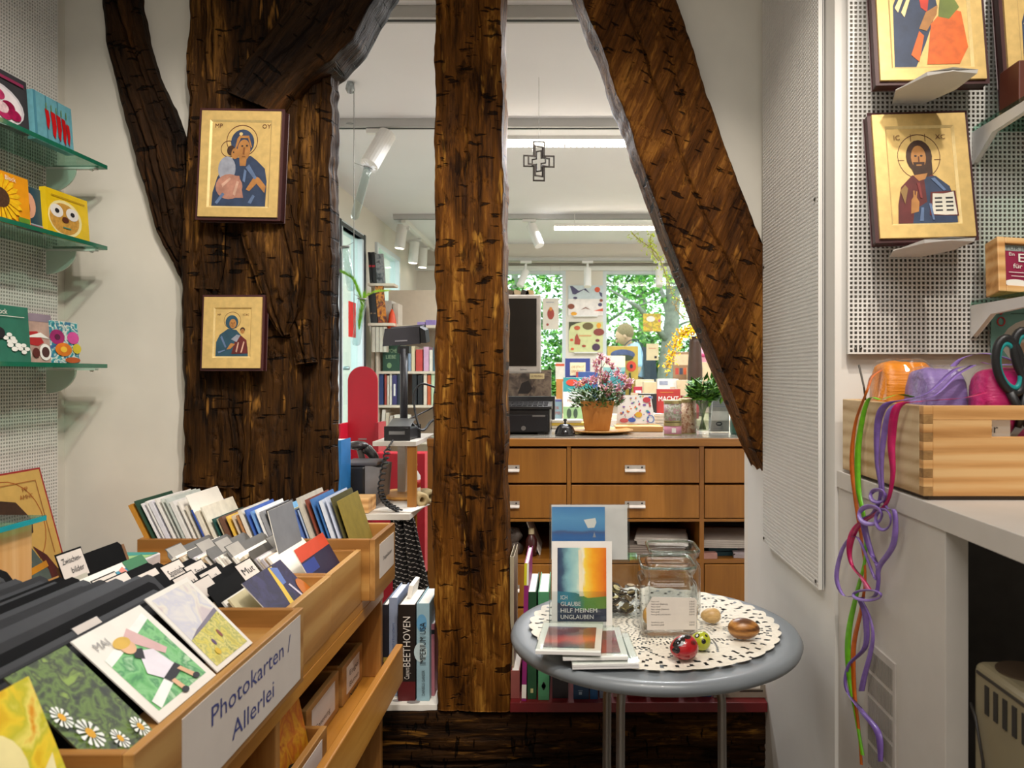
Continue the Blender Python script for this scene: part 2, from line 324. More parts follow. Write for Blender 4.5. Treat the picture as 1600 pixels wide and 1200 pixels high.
# ================================================================ hewn timbers
def timber(name, rows, Y, depth, mt, seed=0, amp=.006, nu=26, step=.009, label=None, gouge=50, parent=None, cracks=7, split=()):
    """rows: (xl,yl,xr,yr) photo outline of the front face at distance Y"""
    rr = [(P(a, b, Y), P(c, d_, Y)) for a, b, c, d_ in rows]
    acc = [0]
    for i in range(1, len(rr)): acc.append(acc[-1]+(((rr[i][0]+rr[i][1])-(rr[i-1][0]+rr[i-1][1]))/2).length)
    n = max(8, int(acc[-1]/step)); rnd = random.Random(seed); wid = (rr[0][0]-rr[0][1]).length
    go = [(rnd.random()*acc[-1], rnd.uniform(.05, .95), rnd.uniform(.010, .026), rnd.uniform(.0022, .0045), rnd.uniform(.1, .9)*rnd.choice((1, 1, -1)), rnd.uniform(.002, .006)) for _ in range(gouge)]
    cr = [(rnd.uniform(.12, .88), rnd.random()*acc[-1], rnd.uniform(.1, .45), rnd.uniform(.0018, .004), rnd.uniform(-.02, .02), rnd.uniform(.008, .016)) for _ in range(cracks)]
    for (cu, y0_, y1_) in split:
        ya_ = [((r_[1]+r_[3])/2) for r_ in rows]; sv = []
        for yy in (y0_, y1_):
            k_ = 0
            while k_ < len(ya_)-2 and (ya_[k_+1]-yy)*(ya_[-1]-ya_[0]) < 0: k_ += 1
            sv.append(acc[k_]+(acc[k_+1]-acc[k_])*(yy-ya_[k_])/(ya_[k_+1]-ya_[k_]))
        cr.append((cu, sum(sv)/2, abs(sv[1]-sv[0])/2, .0022, .004, .02))
    vs_ = []; ns = 9; tot = 2*nu+2*ns
    off = Vector((seed*3.1, seed*1.7, seed*.9))
    for k in range(n+1):
        s = acc[-1]*k/n; i = 0
        while i < len(acc)-2 and acc[i+1] < s: i += 1
        t = (s-acc[i])/(acc[i+1]-acc[i])
        a = rr[i][0].lerp(rr[i+1][0], t); b = rr[i][1].lerp(rr[i+1][1], t); U = (b-a); w = U.length; U = U.normalized()
        a = a+U*(mn.noise(Vector((s*9, seed, 1)))*.006+mn.noise(Vector((s*34, seed, 2)))*.0025)
        b = b+U*(mn.noise(Vector((s*9, seed, 5)))*.006+mn.noise(Vector((s*34, seed, 6)))*.0025); w = (b-a).length
        for j in range(tot):
            if j < nu: u = j/(nu-1); y = 0; nr = Vector((0, -1, 0))
            elif j < nu+ns: u = 1; y = (j-nu+1)/(ns+1)*depth; nr = U
            elif j < 2*nu+ns: u = 1-(j-nu-ns)/(nu-1); y = depth; nr = Vector((0, 1, 0))
            else: u = 0; y = depth-(j-2*nu-ns+1)/(ns+1)*depth; nr = -U
            p = a+U*(u*w)+Vector((0, y, 0))
            q = Vector((u*w*22, s*5, y*22))+off; q2 = Vector((u*w*70, s*9, y*70))+off
            h = mn.noise(q)*amp*.5+mn.noise(q2)*amp*.40+mn.noise(q*.35)*amp*1.1+mn.noise(Vector((u*w*170, s*6, y*170))+off)*amp*.22
            c_ = mn.noise(Vector((u*w*40, s*1.3, 7))+off)
            if c_ > .45: h -= min(.012, (c_-.45)*.07)
            if y == 0 and j < nu:
                eu = min(u, 1-u)*w
                if eu < .018: h -= (.018-eu)**2*26
                for (cu, cs, cl_, cw, ct, cd_) in cr:
                    if abs(s-cs) < cl_:
                        dx = (u-cu)*w-ct*math.sin((s-cs)*9)-.003*mn.noise(Vector((s*30, cu*9, 0)))
                        if abs(dx) < cw*2.5: h -= cd_*(1-(abs(s-cs)/cl_)**2)*math.exp(-(dx/cw)**2)
                for (gs, gu, gl, gw, gt, gd) in go:
                    if abs(gs-s) < .03:
                        dx = (u-gu)*w; dy = (s-gs)-dx*gt
                        if abs(dx) < gl and abs(dy) < gw*2: h -= gd*(1-abs(dx)/gl)*math.exp(-(dy/gw)**2)
            vs_.append(p+nr*h)
    fs = [(k*tot+j, k*tot+(j+1) % tot, (k+1)*tot+(j+1) % tot, (k+1)*tot+j) for k in range(n) for j in range(tot)]
    fs += [tuple(range(tot)), tuple(n*tot+j for j in range(tot-1, -1, -1))]
    bld = B(); bld.add(vs_, fs, mt); o = bld.build(name, parent, smooth=True)
    if parent is None:
        o['kind'] = 'structure'
        if label: o['label'] = label
    return o
def timber_mat(name, dark, mid, light, rot=0, axis='Z', bias=0.0, rough=.55):
    """old hewn oak: broad patches, long grain, short tool marks with painted-in shade"""
    m, nt, p = nodes(name); N = nt.nodes; L = nt.links
    tc = N.new('ShaderNodeTexCoord'); r0 = N.new('ShaderNodeMapping'); r0.inputs['Rotation'].default_value = (0, math.radians(rot), 0); L.new(tc.outputs['Object'], r0.inputs['Vector'])
    def nz(scale, st, det, ro=.6, dist=0, extra=0):
        mp = N.new('ShaderNodeMapping'); mp.inputs['Scale'].default_value = {'Z': (1, 1, 1/st), 'X': (1/st, 1, 1)}[axis]; mp.inputs['Rotation'].default_value = (0, math.radians(extra), 0)
        n = N.new('ShaderNodeTexNoise'); n.inputs['Scale'].default_value = scale; n.inputs['Detail'].default_value = det; n.inputs['Roughness'].default_value = ro; n.inputs['Distortion'].default_value = dist
        L.new(r0.outputs['Vector'], mp.inputs['Vector']); L.new(mp.outputs['Vector'], n.inputs['Vector']); return n.outputs['Fac']
    def nzh(scale, sx, sz, det, extra):
        mp = N.new('ShaderNodeMapping'); mp.inputs['Scale'].default_value = (sx, 1, sz) if axis == 'Z' else (sz, 1, sx); mp.inputs['Rotation'].default_value = (0, math.radians(extra), 0)
        n = N.new('ShaderNodeTexNoise'); n.inputs['Scale'].default_value = scale; n.inputs['Detail'].default_value = det; n.inputs['Roughness'].default_value = .5
        L.new(r0.outputs['Vector'], mp.inputs['Vector']); L.new(mp.outputs['Vector'], n.inputs['Vector']); return n.outputs['Fac']
    def math_(op, a, b_=None, c_=None):
        n = N.new('ShaderNodeMath'); n.operation = op
        for i, q in enumerate((a, b_, c_)):
            if q is None: continue
            if isinstance(q, (int, float)): n.inputs[i].default_value = q
            else: L.new(q, n.inputs[i])
        return n.outputs[0]
    patch = nz(7, 3.0, 4, .55, .6); grain = nz(34, 9, 8, .72, .8); fine = nz(150, 14, 3, .6)
    v = math_('ADD', math_('MULTIPLY', patch, .46), math_('ADD', math_('MULTIPLY', grain, .42), math_('MULTIPLY', fine, .20))); v = math_('ADD', v, bias-.04)
    r = N.new('ShaderNodeValToRGB'); e = r.color_ramp.elements; e.new(.5)
    for i, (q, h) in enumerate(zip((.40, .53, .67), (dark, mid, light))): e[i].position = q; e[i].color = lin(h)+(1,)
    L.new(v, r.inputs['Fac'])
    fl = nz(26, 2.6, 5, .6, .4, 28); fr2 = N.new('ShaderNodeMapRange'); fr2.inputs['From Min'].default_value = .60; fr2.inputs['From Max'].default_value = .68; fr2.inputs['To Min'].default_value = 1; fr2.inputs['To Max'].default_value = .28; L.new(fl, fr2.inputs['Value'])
    sl = nzh(9, 2.0, 8.0, 2, 14); sr = N.new('ShaderNodeMapRange'); sr.inputs['From Min'].default_value = .635; sr.inputs['From Max'].default_value = .675; sr.inputs['To Min'].default_value = 1; sr.inputs['To Max'].default_value = .16; L.new(sl, sr.inputs['Value'])  # slanted tool slashes: shade of the cuts painted into the colour
    oc = nz(30, 5, 3, .6, .3, -6); orr = N.new('ShaderNodeMapRange'); orr.inputs['From Min'].default_value = .63; orr.inputs['From Max'].default_value = .72; orr.inputs['To Max'].default_value = .75; L.new(oc, orr.inputs['Value'])
    om = N.new('ShaderNodeMix'); om.data_type = 'RGBA'; L.new(orr.outputs[0], om.inputs[0]); L.new(r.outputs['Color'], om.inputs[6]); om.inputs[7].default_value = lin(light)+(1,)
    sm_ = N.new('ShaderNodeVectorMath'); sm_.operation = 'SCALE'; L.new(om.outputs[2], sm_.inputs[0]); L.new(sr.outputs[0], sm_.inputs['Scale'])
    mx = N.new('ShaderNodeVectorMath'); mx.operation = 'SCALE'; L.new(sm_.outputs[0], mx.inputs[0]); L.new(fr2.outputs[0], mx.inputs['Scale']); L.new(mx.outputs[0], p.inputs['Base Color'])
    hgt = math_('ADD', math_('MULTIPLY', grain, .8), math_('ADD', math_('MULTIPLY', fine, .35), math_('ADD', math_('MULTIPLY', fr2.outputs[0], .3), math_('MULTIPLY', sr.outputs[0], .5))))
    b2 = N.new('ShaderNodeBump'); b2.inputs['Strength'].default_value = .85; b2.inputs['Distance'].default_value = .012; L.new(hgt, b2.inputs['Height']); L.new(b2.outputs['Normal'], p.inputs['Normal'])
    rr2 = N.new('ShaderNodeMapRange'); rr2.inputs['To Min'].default_value = rough+.15; rr2.inputs['To Max'].default_value = rough-.18; L.new(v, rr2.inputs['Value']); L.new(rr2.outputs[0], p.inputs['Roughness']); p.inputs['Specular IOR Level'].default_value = .08
    return m
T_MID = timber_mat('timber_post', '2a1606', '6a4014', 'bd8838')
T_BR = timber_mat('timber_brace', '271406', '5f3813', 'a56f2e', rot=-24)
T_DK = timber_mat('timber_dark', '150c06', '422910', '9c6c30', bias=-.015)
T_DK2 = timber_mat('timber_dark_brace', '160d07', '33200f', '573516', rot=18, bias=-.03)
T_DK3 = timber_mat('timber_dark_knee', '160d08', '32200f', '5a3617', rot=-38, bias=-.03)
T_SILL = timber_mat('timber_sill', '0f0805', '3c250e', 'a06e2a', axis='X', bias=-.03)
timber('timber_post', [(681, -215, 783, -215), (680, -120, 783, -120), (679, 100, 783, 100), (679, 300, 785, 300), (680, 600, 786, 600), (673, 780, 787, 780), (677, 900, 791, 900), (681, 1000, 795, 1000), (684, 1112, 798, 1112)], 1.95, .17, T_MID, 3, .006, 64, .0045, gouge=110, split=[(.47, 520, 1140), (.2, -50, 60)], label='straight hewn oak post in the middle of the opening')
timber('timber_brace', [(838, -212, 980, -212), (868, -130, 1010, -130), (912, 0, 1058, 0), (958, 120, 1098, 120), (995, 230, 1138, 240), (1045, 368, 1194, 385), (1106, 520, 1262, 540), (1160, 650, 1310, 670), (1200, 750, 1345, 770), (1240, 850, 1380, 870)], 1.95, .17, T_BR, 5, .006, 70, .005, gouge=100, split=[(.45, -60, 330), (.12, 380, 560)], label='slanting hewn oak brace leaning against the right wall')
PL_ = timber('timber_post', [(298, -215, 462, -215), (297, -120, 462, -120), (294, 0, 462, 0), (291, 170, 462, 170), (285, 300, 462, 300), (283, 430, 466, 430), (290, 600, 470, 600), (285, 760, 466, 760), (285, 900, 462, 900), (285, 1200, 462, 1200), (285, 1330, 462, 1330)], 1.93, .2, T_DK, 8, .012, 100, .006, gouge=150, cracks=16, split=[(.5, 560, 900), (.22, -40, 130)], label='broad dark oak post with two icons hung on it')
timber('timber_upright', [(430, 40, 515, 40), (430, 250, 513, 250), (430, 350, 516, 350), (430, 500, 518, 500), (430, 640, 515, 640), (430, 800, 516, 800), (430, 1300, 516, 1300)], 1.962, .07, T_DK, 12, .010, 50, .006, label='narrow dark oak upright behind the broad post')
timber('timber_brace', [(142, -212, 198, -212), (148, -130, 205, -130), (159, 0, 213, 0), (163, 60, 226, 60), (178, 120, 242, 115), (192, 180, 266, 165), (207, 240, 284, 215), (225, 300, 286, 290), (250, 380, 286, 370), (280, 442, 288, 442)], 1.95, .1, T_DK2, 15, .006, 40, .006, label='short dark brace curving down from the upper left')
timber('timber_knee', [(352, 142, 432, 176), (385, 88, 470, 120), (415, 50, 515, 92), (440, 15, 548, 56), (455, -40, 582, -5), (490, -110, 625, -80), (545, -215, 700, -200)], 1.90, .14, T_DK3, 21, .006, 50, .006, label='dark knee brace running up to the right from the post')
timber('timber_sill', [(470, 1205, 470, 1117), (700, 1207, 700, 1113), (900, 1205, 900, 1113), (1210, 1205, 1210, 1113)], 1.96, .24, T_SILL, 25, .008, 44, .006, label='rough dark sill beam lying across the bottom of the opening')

for rws, Y_, sd in (([(372, 325, 452, 318), (380, 380, 462, 372), (400, 440, 468, 430), (418, 490, 462, 480), (440, 525, 448, 522)], 1.905, 41), ([(300, 345, 352, 342), (298, 400, 350, 400), (296, 450, 344, 452)], 1.918, 43), ([(452, 500, 476, 498), (458, 540, 482, 540), (462, 570, 486, 566)], 1.918, 47), ([(296, 640, 372, 636), (294, 700, 380, 702), (292, 760, 374, 764)], 1.919, 51)):
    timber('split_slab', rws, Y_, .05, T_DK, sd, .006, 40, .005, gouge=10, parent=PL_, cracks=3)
# ================================================================ perforated metal sheets
def perforated(name, O, U, V, nu, nv, pitch, hole, mt, parent=None, N=None, th=.0012, back='8f887c'):
    """sheet with nu x nv square holes; corner O, directions U, V"""
    O = Vector(O); U = Vector(U).normalized(); V = Vector(V).normalized(); N = Vector(N) if N else U.cross(V); N = N.normalized()*th
    g = (pitch-hole); vs_ = []; fs = []
    w = nu*pitch+g; h = nv*pitch+g
    def q(a0, a1, b0, b1):
        n = len(vs_); vs_.extend([O+U*a0+V*b0+N, O+U*a1+V*b0+N, O+U*a1+V*b1+N, O+U*a0+V*b1+N]); fs.append((n, n+1, n+2, n+3))
    for i in range(nu+1): q(i*pitch, i*pitch+g, 0, h)
    for i in range(nu):
        a = i*pitch+g; b = (i+1)*pitch
        for j in range(nv+1): q(a, b, j*pitch, j*pitch+g)
        for j in range(nv):
            c = j*pitch+g; d_ = (j+1)*pitch; n = len(vs_)
            for (x, y) in ((a, c), (b, c), (b, d_), (a, d_)): vs_.append(O+U*x+V*y+N); vs_.append(O+U*x+V*y-N)
            fs.extend([(n+2*k, n+2*((k+1) % 4), n+2*((k+1) % 4)+1, n+2*k+1) for k in range(4)])
    n = len(vs_)
    for (x, y) in ((0, 0), (w, 0), (w, h), (0, h)): vs_.append(O+U*x+V*y+N); vs_.append(O+U*x+V*y-N*8)
    fs.extend([(n+2*k, n+2*((k+1) % 4), n+2*((k+1) % 4)+1, n+2*k+1) for k in range(4)])
    b = B(); b.add(vs_, fs, mt); o = b.build(name, parent); k = B(); n8 = N.normalized()*.007
    k.prism([O-n8, O+U*w-n8, O+U*w+V*h-n8, O+V*h-n8], -N, mat(back, .9)); k.build('hole_shade_sheet', o); return o  # dark sheet added behind the holes, its colour stands in for shade
PERF = mat('d9d7d2', .45, var=.02); SCREW = mat('55524c', .4, metal=.8)
p0 = P(1325, 553, 1.43); pit = 7.05*1.43/F
o = tag(perforated('perforated_panel', p0, (1, 0, 0), (0, 0, 1), 62, 96, pit, pit*.62, PERF, N=(0, -1, 0)), 'white perforated metal panel facing us on the right, icons hung on it', 'panel')
for x, y in ((1337, 545), (1345, 544)): B().ball(P(x, y, 1.428), .003, .002, .003, SCREW, 8, 5).build('screw', o)
q0 = Vector((.500, 1.50, .822)); o = tag(perforated('perforated_panel', q0, (0, 1, 0), (0, 0, 1), 51, 170, .0084, .0052, PERF, N=(-1, 0, 0), back='9a948a'), 'white perforated metal panel on the wall side running beside the slanting brace', 'panel')
for y, z in ((1.515, .835), (1.92, .835), (1.52, 1.61), (1.92, 1.53)): B().ball((.498, y, z), .002, .004, .004, SCREW, 8, 5).build('screw', o)
q0 = Vector((-1.318, 1.925, .55)); tag(perforated('perforated_panel', q0, (0, -1, 0), (0, 0, 1), 56, 215, .0084, .0046, PERF, N=(1, 0, 0), back='6f695f'), 'white perforated metal panel behind the glass shelves on the left', 'panel')
# ================================================================ icons
GOLD = mat('d6b673', .42, metal=.3, var=.10, scale=60); GOLD2 = mat('e8cf92', .35, metal=.3, var=.08, scale=70); ICONB = mat('3c1719', .45, var=.1)
NAVY = mat('2b3a55', .5, var=.25, scale=40); TEAL = mat('24485a', .5, var=.2, scale=40); MAROON = mat('5b1d1c', .5, var=.25, scale=40); FLESH = mat('a9743c', .5, var=.15, scale=60)
HAIR = mat('3a2213', .6, var=.2, scale=90); ROSE = mat('a97866', .5, var=.2, scale=60); ORANGE = mat('d8641f', .5, var=.2, scale=50); LINE = mat('5a3018', .6); GREYP = mat('8f93a0', .5, var=.2, scale=50)
def icon_board(name, label, O, U, V, th, shapes, border=.14, brim=.045):
    O = Vector(O); U = Vector(U); V = Vector(V); N = U.cross(V).normalized(); t = thing(name, label, 'icon', O)
    fr = lambda a, b, c=0: O+U*a+V*b+N*c
    b = B(); b.prism([fr(0, 0, 0), fr(1, 0, 0), fr(1, 1, 0), fr(0, 1, 0)], -N*th, ICONB); b.build('board', t, bevel=.002)
    ar = U.length/V.length; bx = brim*.6; by = bx*ar; ix = border; iy = border*ar*1.05; sl = .022; g = B()
    o4 = [(bx, by), (1-bx, by), (1-bx, 1-by), (bx, 1-by)]; i4 = [(ix, iy), (1-ix, iy), (1-ix, 1-iy), (ix, 1-iy)]; j4 = [(ix+sl, iy+sl*ar), (1-ix-sl, iy+sl*ar), (1-ix-sl, 1-iy-sl*ar), (ix+sl, 1-iy-sl*ar)]
    for k in range(4):
        q = (k+1) % 4; g.poly([fr(*o4[k], .005), fr(*o4[q], .005), fr(*i4[q], .005), fr(*i4[k], .005)], GOLD)
        g.poly([fr(*i4[k], .005), fr(*i4[q], .005), fr(*j4[q], .0012), fr(*j4[k], .0012)], GOLD2)
        g.poly([fr(*o4[k], .0), fr(*o4[q], .0), fr(*o4[q], .005), fr(*o4[k], .005)], GOLD)
    g.build('gilded_border', t)
    p = B(); a, c = j4[0], j4[2]
    p.art(fr(a[0], a[1], .0008), U*(c[0]-a[0]), V*(c[1]-a[1]), [('r', GOLD, 0, 0, 1, 1)]+shapes, e=.00012); p.build('painting', t)
    return t
MOTHER = [('o', LINE, .52, .78, .27, .19, .012), ('o', LINE, .30, .68, .14, .10, .010),
    ('p', NAVY, [(.04, 0), (.96, 0), (.97, .30), (.93, .45), (.78, .55), (.68, .60), (.30, .56), (.12, .34), (.05, .16)]), ('e', NAVY, .53, .76, .20, .155),
    ('e', GREYP, .28, .44, .15, .15), ('e', ROSE, .33, .23, .23, .15), ('p', ROSE, [(.34, .10), (.40, .36), (.50, .36), (.58, .10)]),
    ('e', FLESH, .56, .67, .11, .125), ('p', FLESH, [(.48, .60), (.62, .62), (.60, .48), (.50, .48)]), ('e', HAIR, .34, .66, .07, .06), ('e', FLESH, .41, .625, .065, .065),
    ('p', FLESH, [(.62, .20), (.76, .36), (.84, .34), (.96, .24), (.94, .16), (.80, .27), (.68, .18)]), ('e', GOLD2, .50, .86, .03, .02),
    ('t', LINE, 'MP', .05, .93, .05), ('t', LINE, 'OY', .86, .93, .05)]
FOLD = mat('5a6f92', .5, var=.2, scale=60); FOLD2 = mat('c29a86', .5, var=.2, scale=60); SHD = mat('7a4a22', .5)
MOTHER += [('p', FOLD, [(.60, .46), (.66, .50), (.80, .34), (.76, .32)]), ('p', FOLD, [(.56, .30), (.58, .44), (.62, .42), (.60, .28)]), ('p', FOLD, [(.10, .04), (.22, .16), (.26, .14), (.14, .02)]), ('p', FOLD, [(.66, .04), (.74, .14), (.78, .12), (.72, .03)]), ('p', FOLD2, [(.20, .26), (.34, .34), (.36, .32), (.22, .22)]), ('p', FOLD2, [(.40, .14), (.46, .30), (.50, .29), (.44, .12)]), ('p', SHD, [(.55, .70), (.58, .70), (.57, .61), (.54, .62)]), ('e', INK, .53, .715, .018, .010), ('e', INK, .61, .72, .018, .010), ('r', SHD, .53, .585, .59, .595), ('e', INK, .385, .64, .012, .008), ('p', FLESH, [(.40, .66), (.44, .80), (.48, .84), (.64, .84), (.70, .70), (.68, .70), (.62, .81), (.50, .81), (.44, .70)])]
MOTHER2 = [('o', LINE, .48, .76, .24, .18, .010),
    ('p', TEAL, [(.03, 0), (.95, 0), (.93, .2), (.74, .44), (.60, .56), (.36, .58), (.14, .46), (.04, .30)]), ('e', TEAL, .47, .72, .18, .15), ('e', FLESH, .50, .69, .10, .10),
    ('p', MAROON, [(.48, .05), (.58, .34), (.74, .44), (.90, .34), (.95, .06)]), ('p', GREYP, [(.46, .36), (.62, .46), (.72, .44), (.62, .30)]), ('e', HAIR, .78, .56, .07, .055), ('e', FLESH, .78, .53, .055, .045),
    ('p', FLESH, [(.34, .14), (.46, .28), (.58, .26), (.46, .16)]), ('t', LINE, 'ICXC', .78, .86, .04), ('t', LINE, 'MP', .06, .86, .04)]
MOTHER2 += [('p', FOLD, [(.16, .40), (.20, .44), (.34, .20), (.30, .18)]), ('p', FOLD, [(.10, .10), (.30, .14), (.30, .12), (.12, .06)]), ('e', INK, .47, .705, .016, .009), ('e', INK, .54, .705, .016, .009), ('r', SHD, .48, .63, .53, .637), ('r', SHD, .498, .65, .508, .70), ('e', INK, .765, .54, .009, .006), ('e', INK, .80, .54, .009, .006), ('p', FOLD2, [(.60, .10), (.66, .30), (.69, .29), (.64, .08)]), ('p', FOLD2, [(.74, .08), (.82, .32), (.85, .30), (.78, .08)])]
BOOKM = mat('d9d4c4', .6)
CHRIST = [('o', LINE, .47, .70, .33, .24, .010), ('r', LINE, .36, .86, .37, .94), ('r', LINE, .58, .86, .59, .94), ('r', LINE, .14, .66, .24, .665), ('r', LINE, .70, .66, .80, .665),
    ('p', MAROON, [(.08, 0), (.98, 0), (.98, .18), (.90, .38), (.66, .50), (.34, .50), (.16, .38), (.10, .20)]), ('p', NAVY, [(.52, .48), (.70, .49), (.90, .38), (.98, .18), (.98, 0), (.30, 0), (.34, .14), (.54, .22)]),
    ('e', HAIR, .47, .70, .20, .175), ('p', HAIR, [(.30, .66), (.66, .66), (.66, .52), (.58, .48), (.38, .50)]), ('p', FLESH, [(.36, .50), (.44, .44), (.54, .46), (.58, .52)]), ('e', FLESH, .46, .69, .115, .125), ('p', HAIR, [(.37, .64), (.55, .64), (.53, .54), (.46, .51), (.39, .54)]), ('r', FLESH, .42, .60, .50, .615), ('e', INK, .415, .705, .022, .010), ('e', INK, .505, .705, .022, .010), ('r', LINE, .452, .63, .472, .70),
    ('p', FLESH, [(.28, .10), (.40, .12), (.42, .22), (.36, .30), (.30, .24)]), ('p', FLESH, [(.33, .24), (.35, .24), (.36, .34), (.34, .34)]), ('p', FLESH, [(.36, .24), (.38, .24), (.40, .33), (.38, .33)]),
    ('p', MAROON, [(.56, .08), (.60, .32), (.98, .33), (1.0, .07)]), ('p', BOOKM, [(.60, .09), (.63, .305), (.79, .30), (.80, .08)]), ('p', BOOKM, [(.80, .08), (.79, .30), (.95, .32), (.98, .08)])]+\
    [('r', INK, .655+.165*c_, .12+.042*k, .765+.165*c_, .137+.042*k) for c_ in (0, 1) for k in range(4)]+[('t', LINE, 'IC', .10, .88, .05), ('t', LINE, 'XC', .74, .88, .05)]
CHRIST += [('p', FOLD, [(.62, .46), (.68, .47), (.84, .34), (.80, .33)]), ('p', FOLD, [(.40, .02), (.44, .16), (.48, .16), (.46, .02)]), ('p', mat('8a6a3a', .5), [(.14, .34), (.22, .40), (.26, .36), (.20, .20)]), ('p', mat('7d2f2c', .5), [(.40, .42), (.44, .26), (.47, .26), (.45, .42)]), ('p', FOLD, [(.56, .20), (.60, .03), (.63, .03), (.60, .20)])]
QUEEN = [('o', LINE, .42, .80, .34, .20, .010), ('p', NAVY, [(.02, 0), (.30, 0), (.44, .20), (.62, .50), (.56, .74), (.20, .78), (.04, .52)]), ('e', NAVY, .40, .78, .22, .17), ('e', FLESH, .44, .76, .12, .12), ('p', mat('c9361f', .5, var=.2), [(.38, .60), (.52, .62), (.48, .46), (.40, .50)]),
    ('p', ORANGE, [(.44, .02), (.52, .36), (.72, .50), (.92, .46), (.98, .16), (.86, .02)]), ('p', mat('6d7c34', .5, var=.2), [(.62, .42), (.66, .60), (.80, .62), (.90, .50), (.76, .40)]), ('e', HAIR, .70, .70, .08, .07), ('e', FLESH, .71, .67, .06, .06), ('p', FLESH, [(.36, .32), (.46, .46), (.62, .52), (.60, .44), (.46, .30)]), ('p', ORANGE, [(.24, .10), (.36, .30), (.42, .26), (.34, .04)]), ('p', GOLD2, [(.06, .50), (.22, .70), (.24, .68), (.10, .46)]), ('p', GOLD2, [(.14, .46), (.28, .66), (.30, .64), (.18, .42)])]
def px_icon(name, label, pts, Y0, Y1, th, shapes, **k):
    """pts: bottom-left, bottom-right, top-left pixel; Y0 bottom distance, Y1 top distance"""
    a = P(*pts[0], Y0); b_ = P(*pts[1], Y0); c = P(*pts[2], Y1); return icon_board(name, label, a, b_-a, c-a, th, shapes, **k)
px_icon('icon', 'large gilded icon of a mother and child cheek to cheek on the broad post', [(306, 342), (437, 344), (314, 170)], 1.875, 1.885, .03, MOTHER, border=.13)
px_icon('icon', 'small gilded icon of a blue robed mother and child low on the broad post', [(314, 578), (410, 578), (318, 462)], 1.88, 1.89, .022, MOTHER2, border=.19)
px_icon('icon', 'gilded icon of a bearded figure holding an open book on the right panel', [(1370, 378), (1528, 374), (1356, 178)], 1.355, 1.40, .022, CHRIST, border=.15)
px_icon('icon', 'gilded icon of a mother and orange robed child at the upper right', [(1370, 132), (1545, 129), (1358, -100)], 1.355, 1.40, .022, QUEEN, border=.13)
px_icon('icon', 'gilded icon cut off by the right edge of the photo', [(1573, 162), (1730, 158), (1556, -80)], 1.355, 1.40, .022, QUEEN, border=.16)
# folded card plates carrying the two right icons
PL = mat('dcd9d4', .55, var=.02)
def plate(x, y, lab):
    b = B(); Y0 = 1.40; z = P(0, y+6, 1.36).z
    xa = P(x-2, 0, 1.36).x; w = .108
    b.prism([(xa, 1.345, z), (xa+w*.28, 1.29, z+.004), (xa+w*.62, 1.275, z+.006), (xa+w*1.05, 1.285, z+.006), (xa+w*1.0, 1.345, z+.001), (xa+w*.75, 1.41, z-.001), (xa+w*.2, 1.41, z-.001)], (0, 0, .0016), PL)
    b.prism([(xa, 1.345, z), (xa+w*.28, 1.29, z+.004), (xa+w*.62, 1.275, z+.006), (xa+w*1.05, 1.285, z+.006), (xa+w*1.06, 1.283, z+.012), (xa+w*.62, 1.273, z+.012), (xa+w*.27, 1.288, z+.010)], (.0004, .001, 0), PL)
    tag(b.build('plate_holder'), lab, 'bracket')
plate(1392, 388, 'white metal plate holder under the icon of the bearded figure'); plate(1396, 140, 'white metal plate holder under the upper right icon')

# ================================================================ glass shelves on the left wall and their books
XS = -1.175
def lshelf(z, lab):
    t = thing('glass_shelf', lab, 'shelf', (XS, 1.6, z), None); b = B(); b.box(-1.312, XS, 1.25, 1.9, z-.010, z, glass('d2ebe1', 'shelf_glass', .9)); g = b.build('glass_plate', t)
    e = B(); e.box(XS-.0002, XS+.0012, 1.25, 1.9, z-.0098, z-.0002, mat('1f6d54', .15, var=.1, scale=40, coat=.5)); e.box(-1.312, XS, 1.899, 1.9012, z-.0098, z-.0002, mat('1f6d54', .15, var=.1, scale=40, coat=.5)); e.build('ground_edge', g)
    for y in (1.875, 1.45):
        k = B(); n = 9; pts = [(-1.312, y, z-.014)]+[(-1.312+.075*math.cos(-math.pi/2*i/n), y, z-.014+.06*math.sin(-math.pi/2*i/n)) for i in range(n+1)]
        k.prism(pts, (0, .004, 0), mat('c9d6cc', .4, var=.02)); k.box(-1.312, XS-.012, y-.002, y+.010, z-.016, z-.0105, WHITEM); o = k.build('bracket', t)
        for xx in (-1.25, -1.20): B().ball((xx, y+.004, z-.017), .005, .005, .003, WHITEM, 8, 4).build('pad', o)
ZS = (1.785, 1.580, 1.281)
lshelf(ZS[0], 'top glass shelf on the left wall holding two cookery books'); lshelf(ZS[1], 'middle glass shelf on the left wall holding sunflower and biscuit books'); lshelf(ZS[2], 'lowest glass shelf on the left wall holding the ladybird notepad')
def shelf_book(label, x, y0, y1, z, h, th, col, shapes, lean=4, cat='book', name='book', spine=None):
    """upright on a left-wall shelf, cover facing the aisle; y0..y1 along the shelf"""
    t = thing(name, label, cat, (x, y0, z)); M = at(x, y0, z) @ rotm('Y', -lean); w = y1-y0
    b = B(M); b.box(-th, 0, 0, w, 0, h, col); c = b.build('cover', t)
    p = B(M); p.box(-th+.0015, -.0015, w, w+.0008, .002, h-.002, PAPER); p.box(-th+.0015, -.0015, .002, w-.002, h, h+.0006, PAPER); p.build('pages', t)
    a = B(M); a.art((0, 0, 0), (0, w, 0), (0, 0, h), shapes); a.build('printed_cover', t); return t
BLUEC = mat('6aa9b8', .5, var=.12, scale=60); REDC = mat('c4161c', .4, var=.15); SLATE = mat('3a3a40', .5, var=.2)
def chili(x, y0, y1, w): return ('p', REDC, [(x, y1), (x+w, y1-.02), (x+w*1.25, (y0+y1)/2), (x+w*.8, y0), (x+w*.3, y0+.08), (x+w*.25, (y0+y1)/2)])
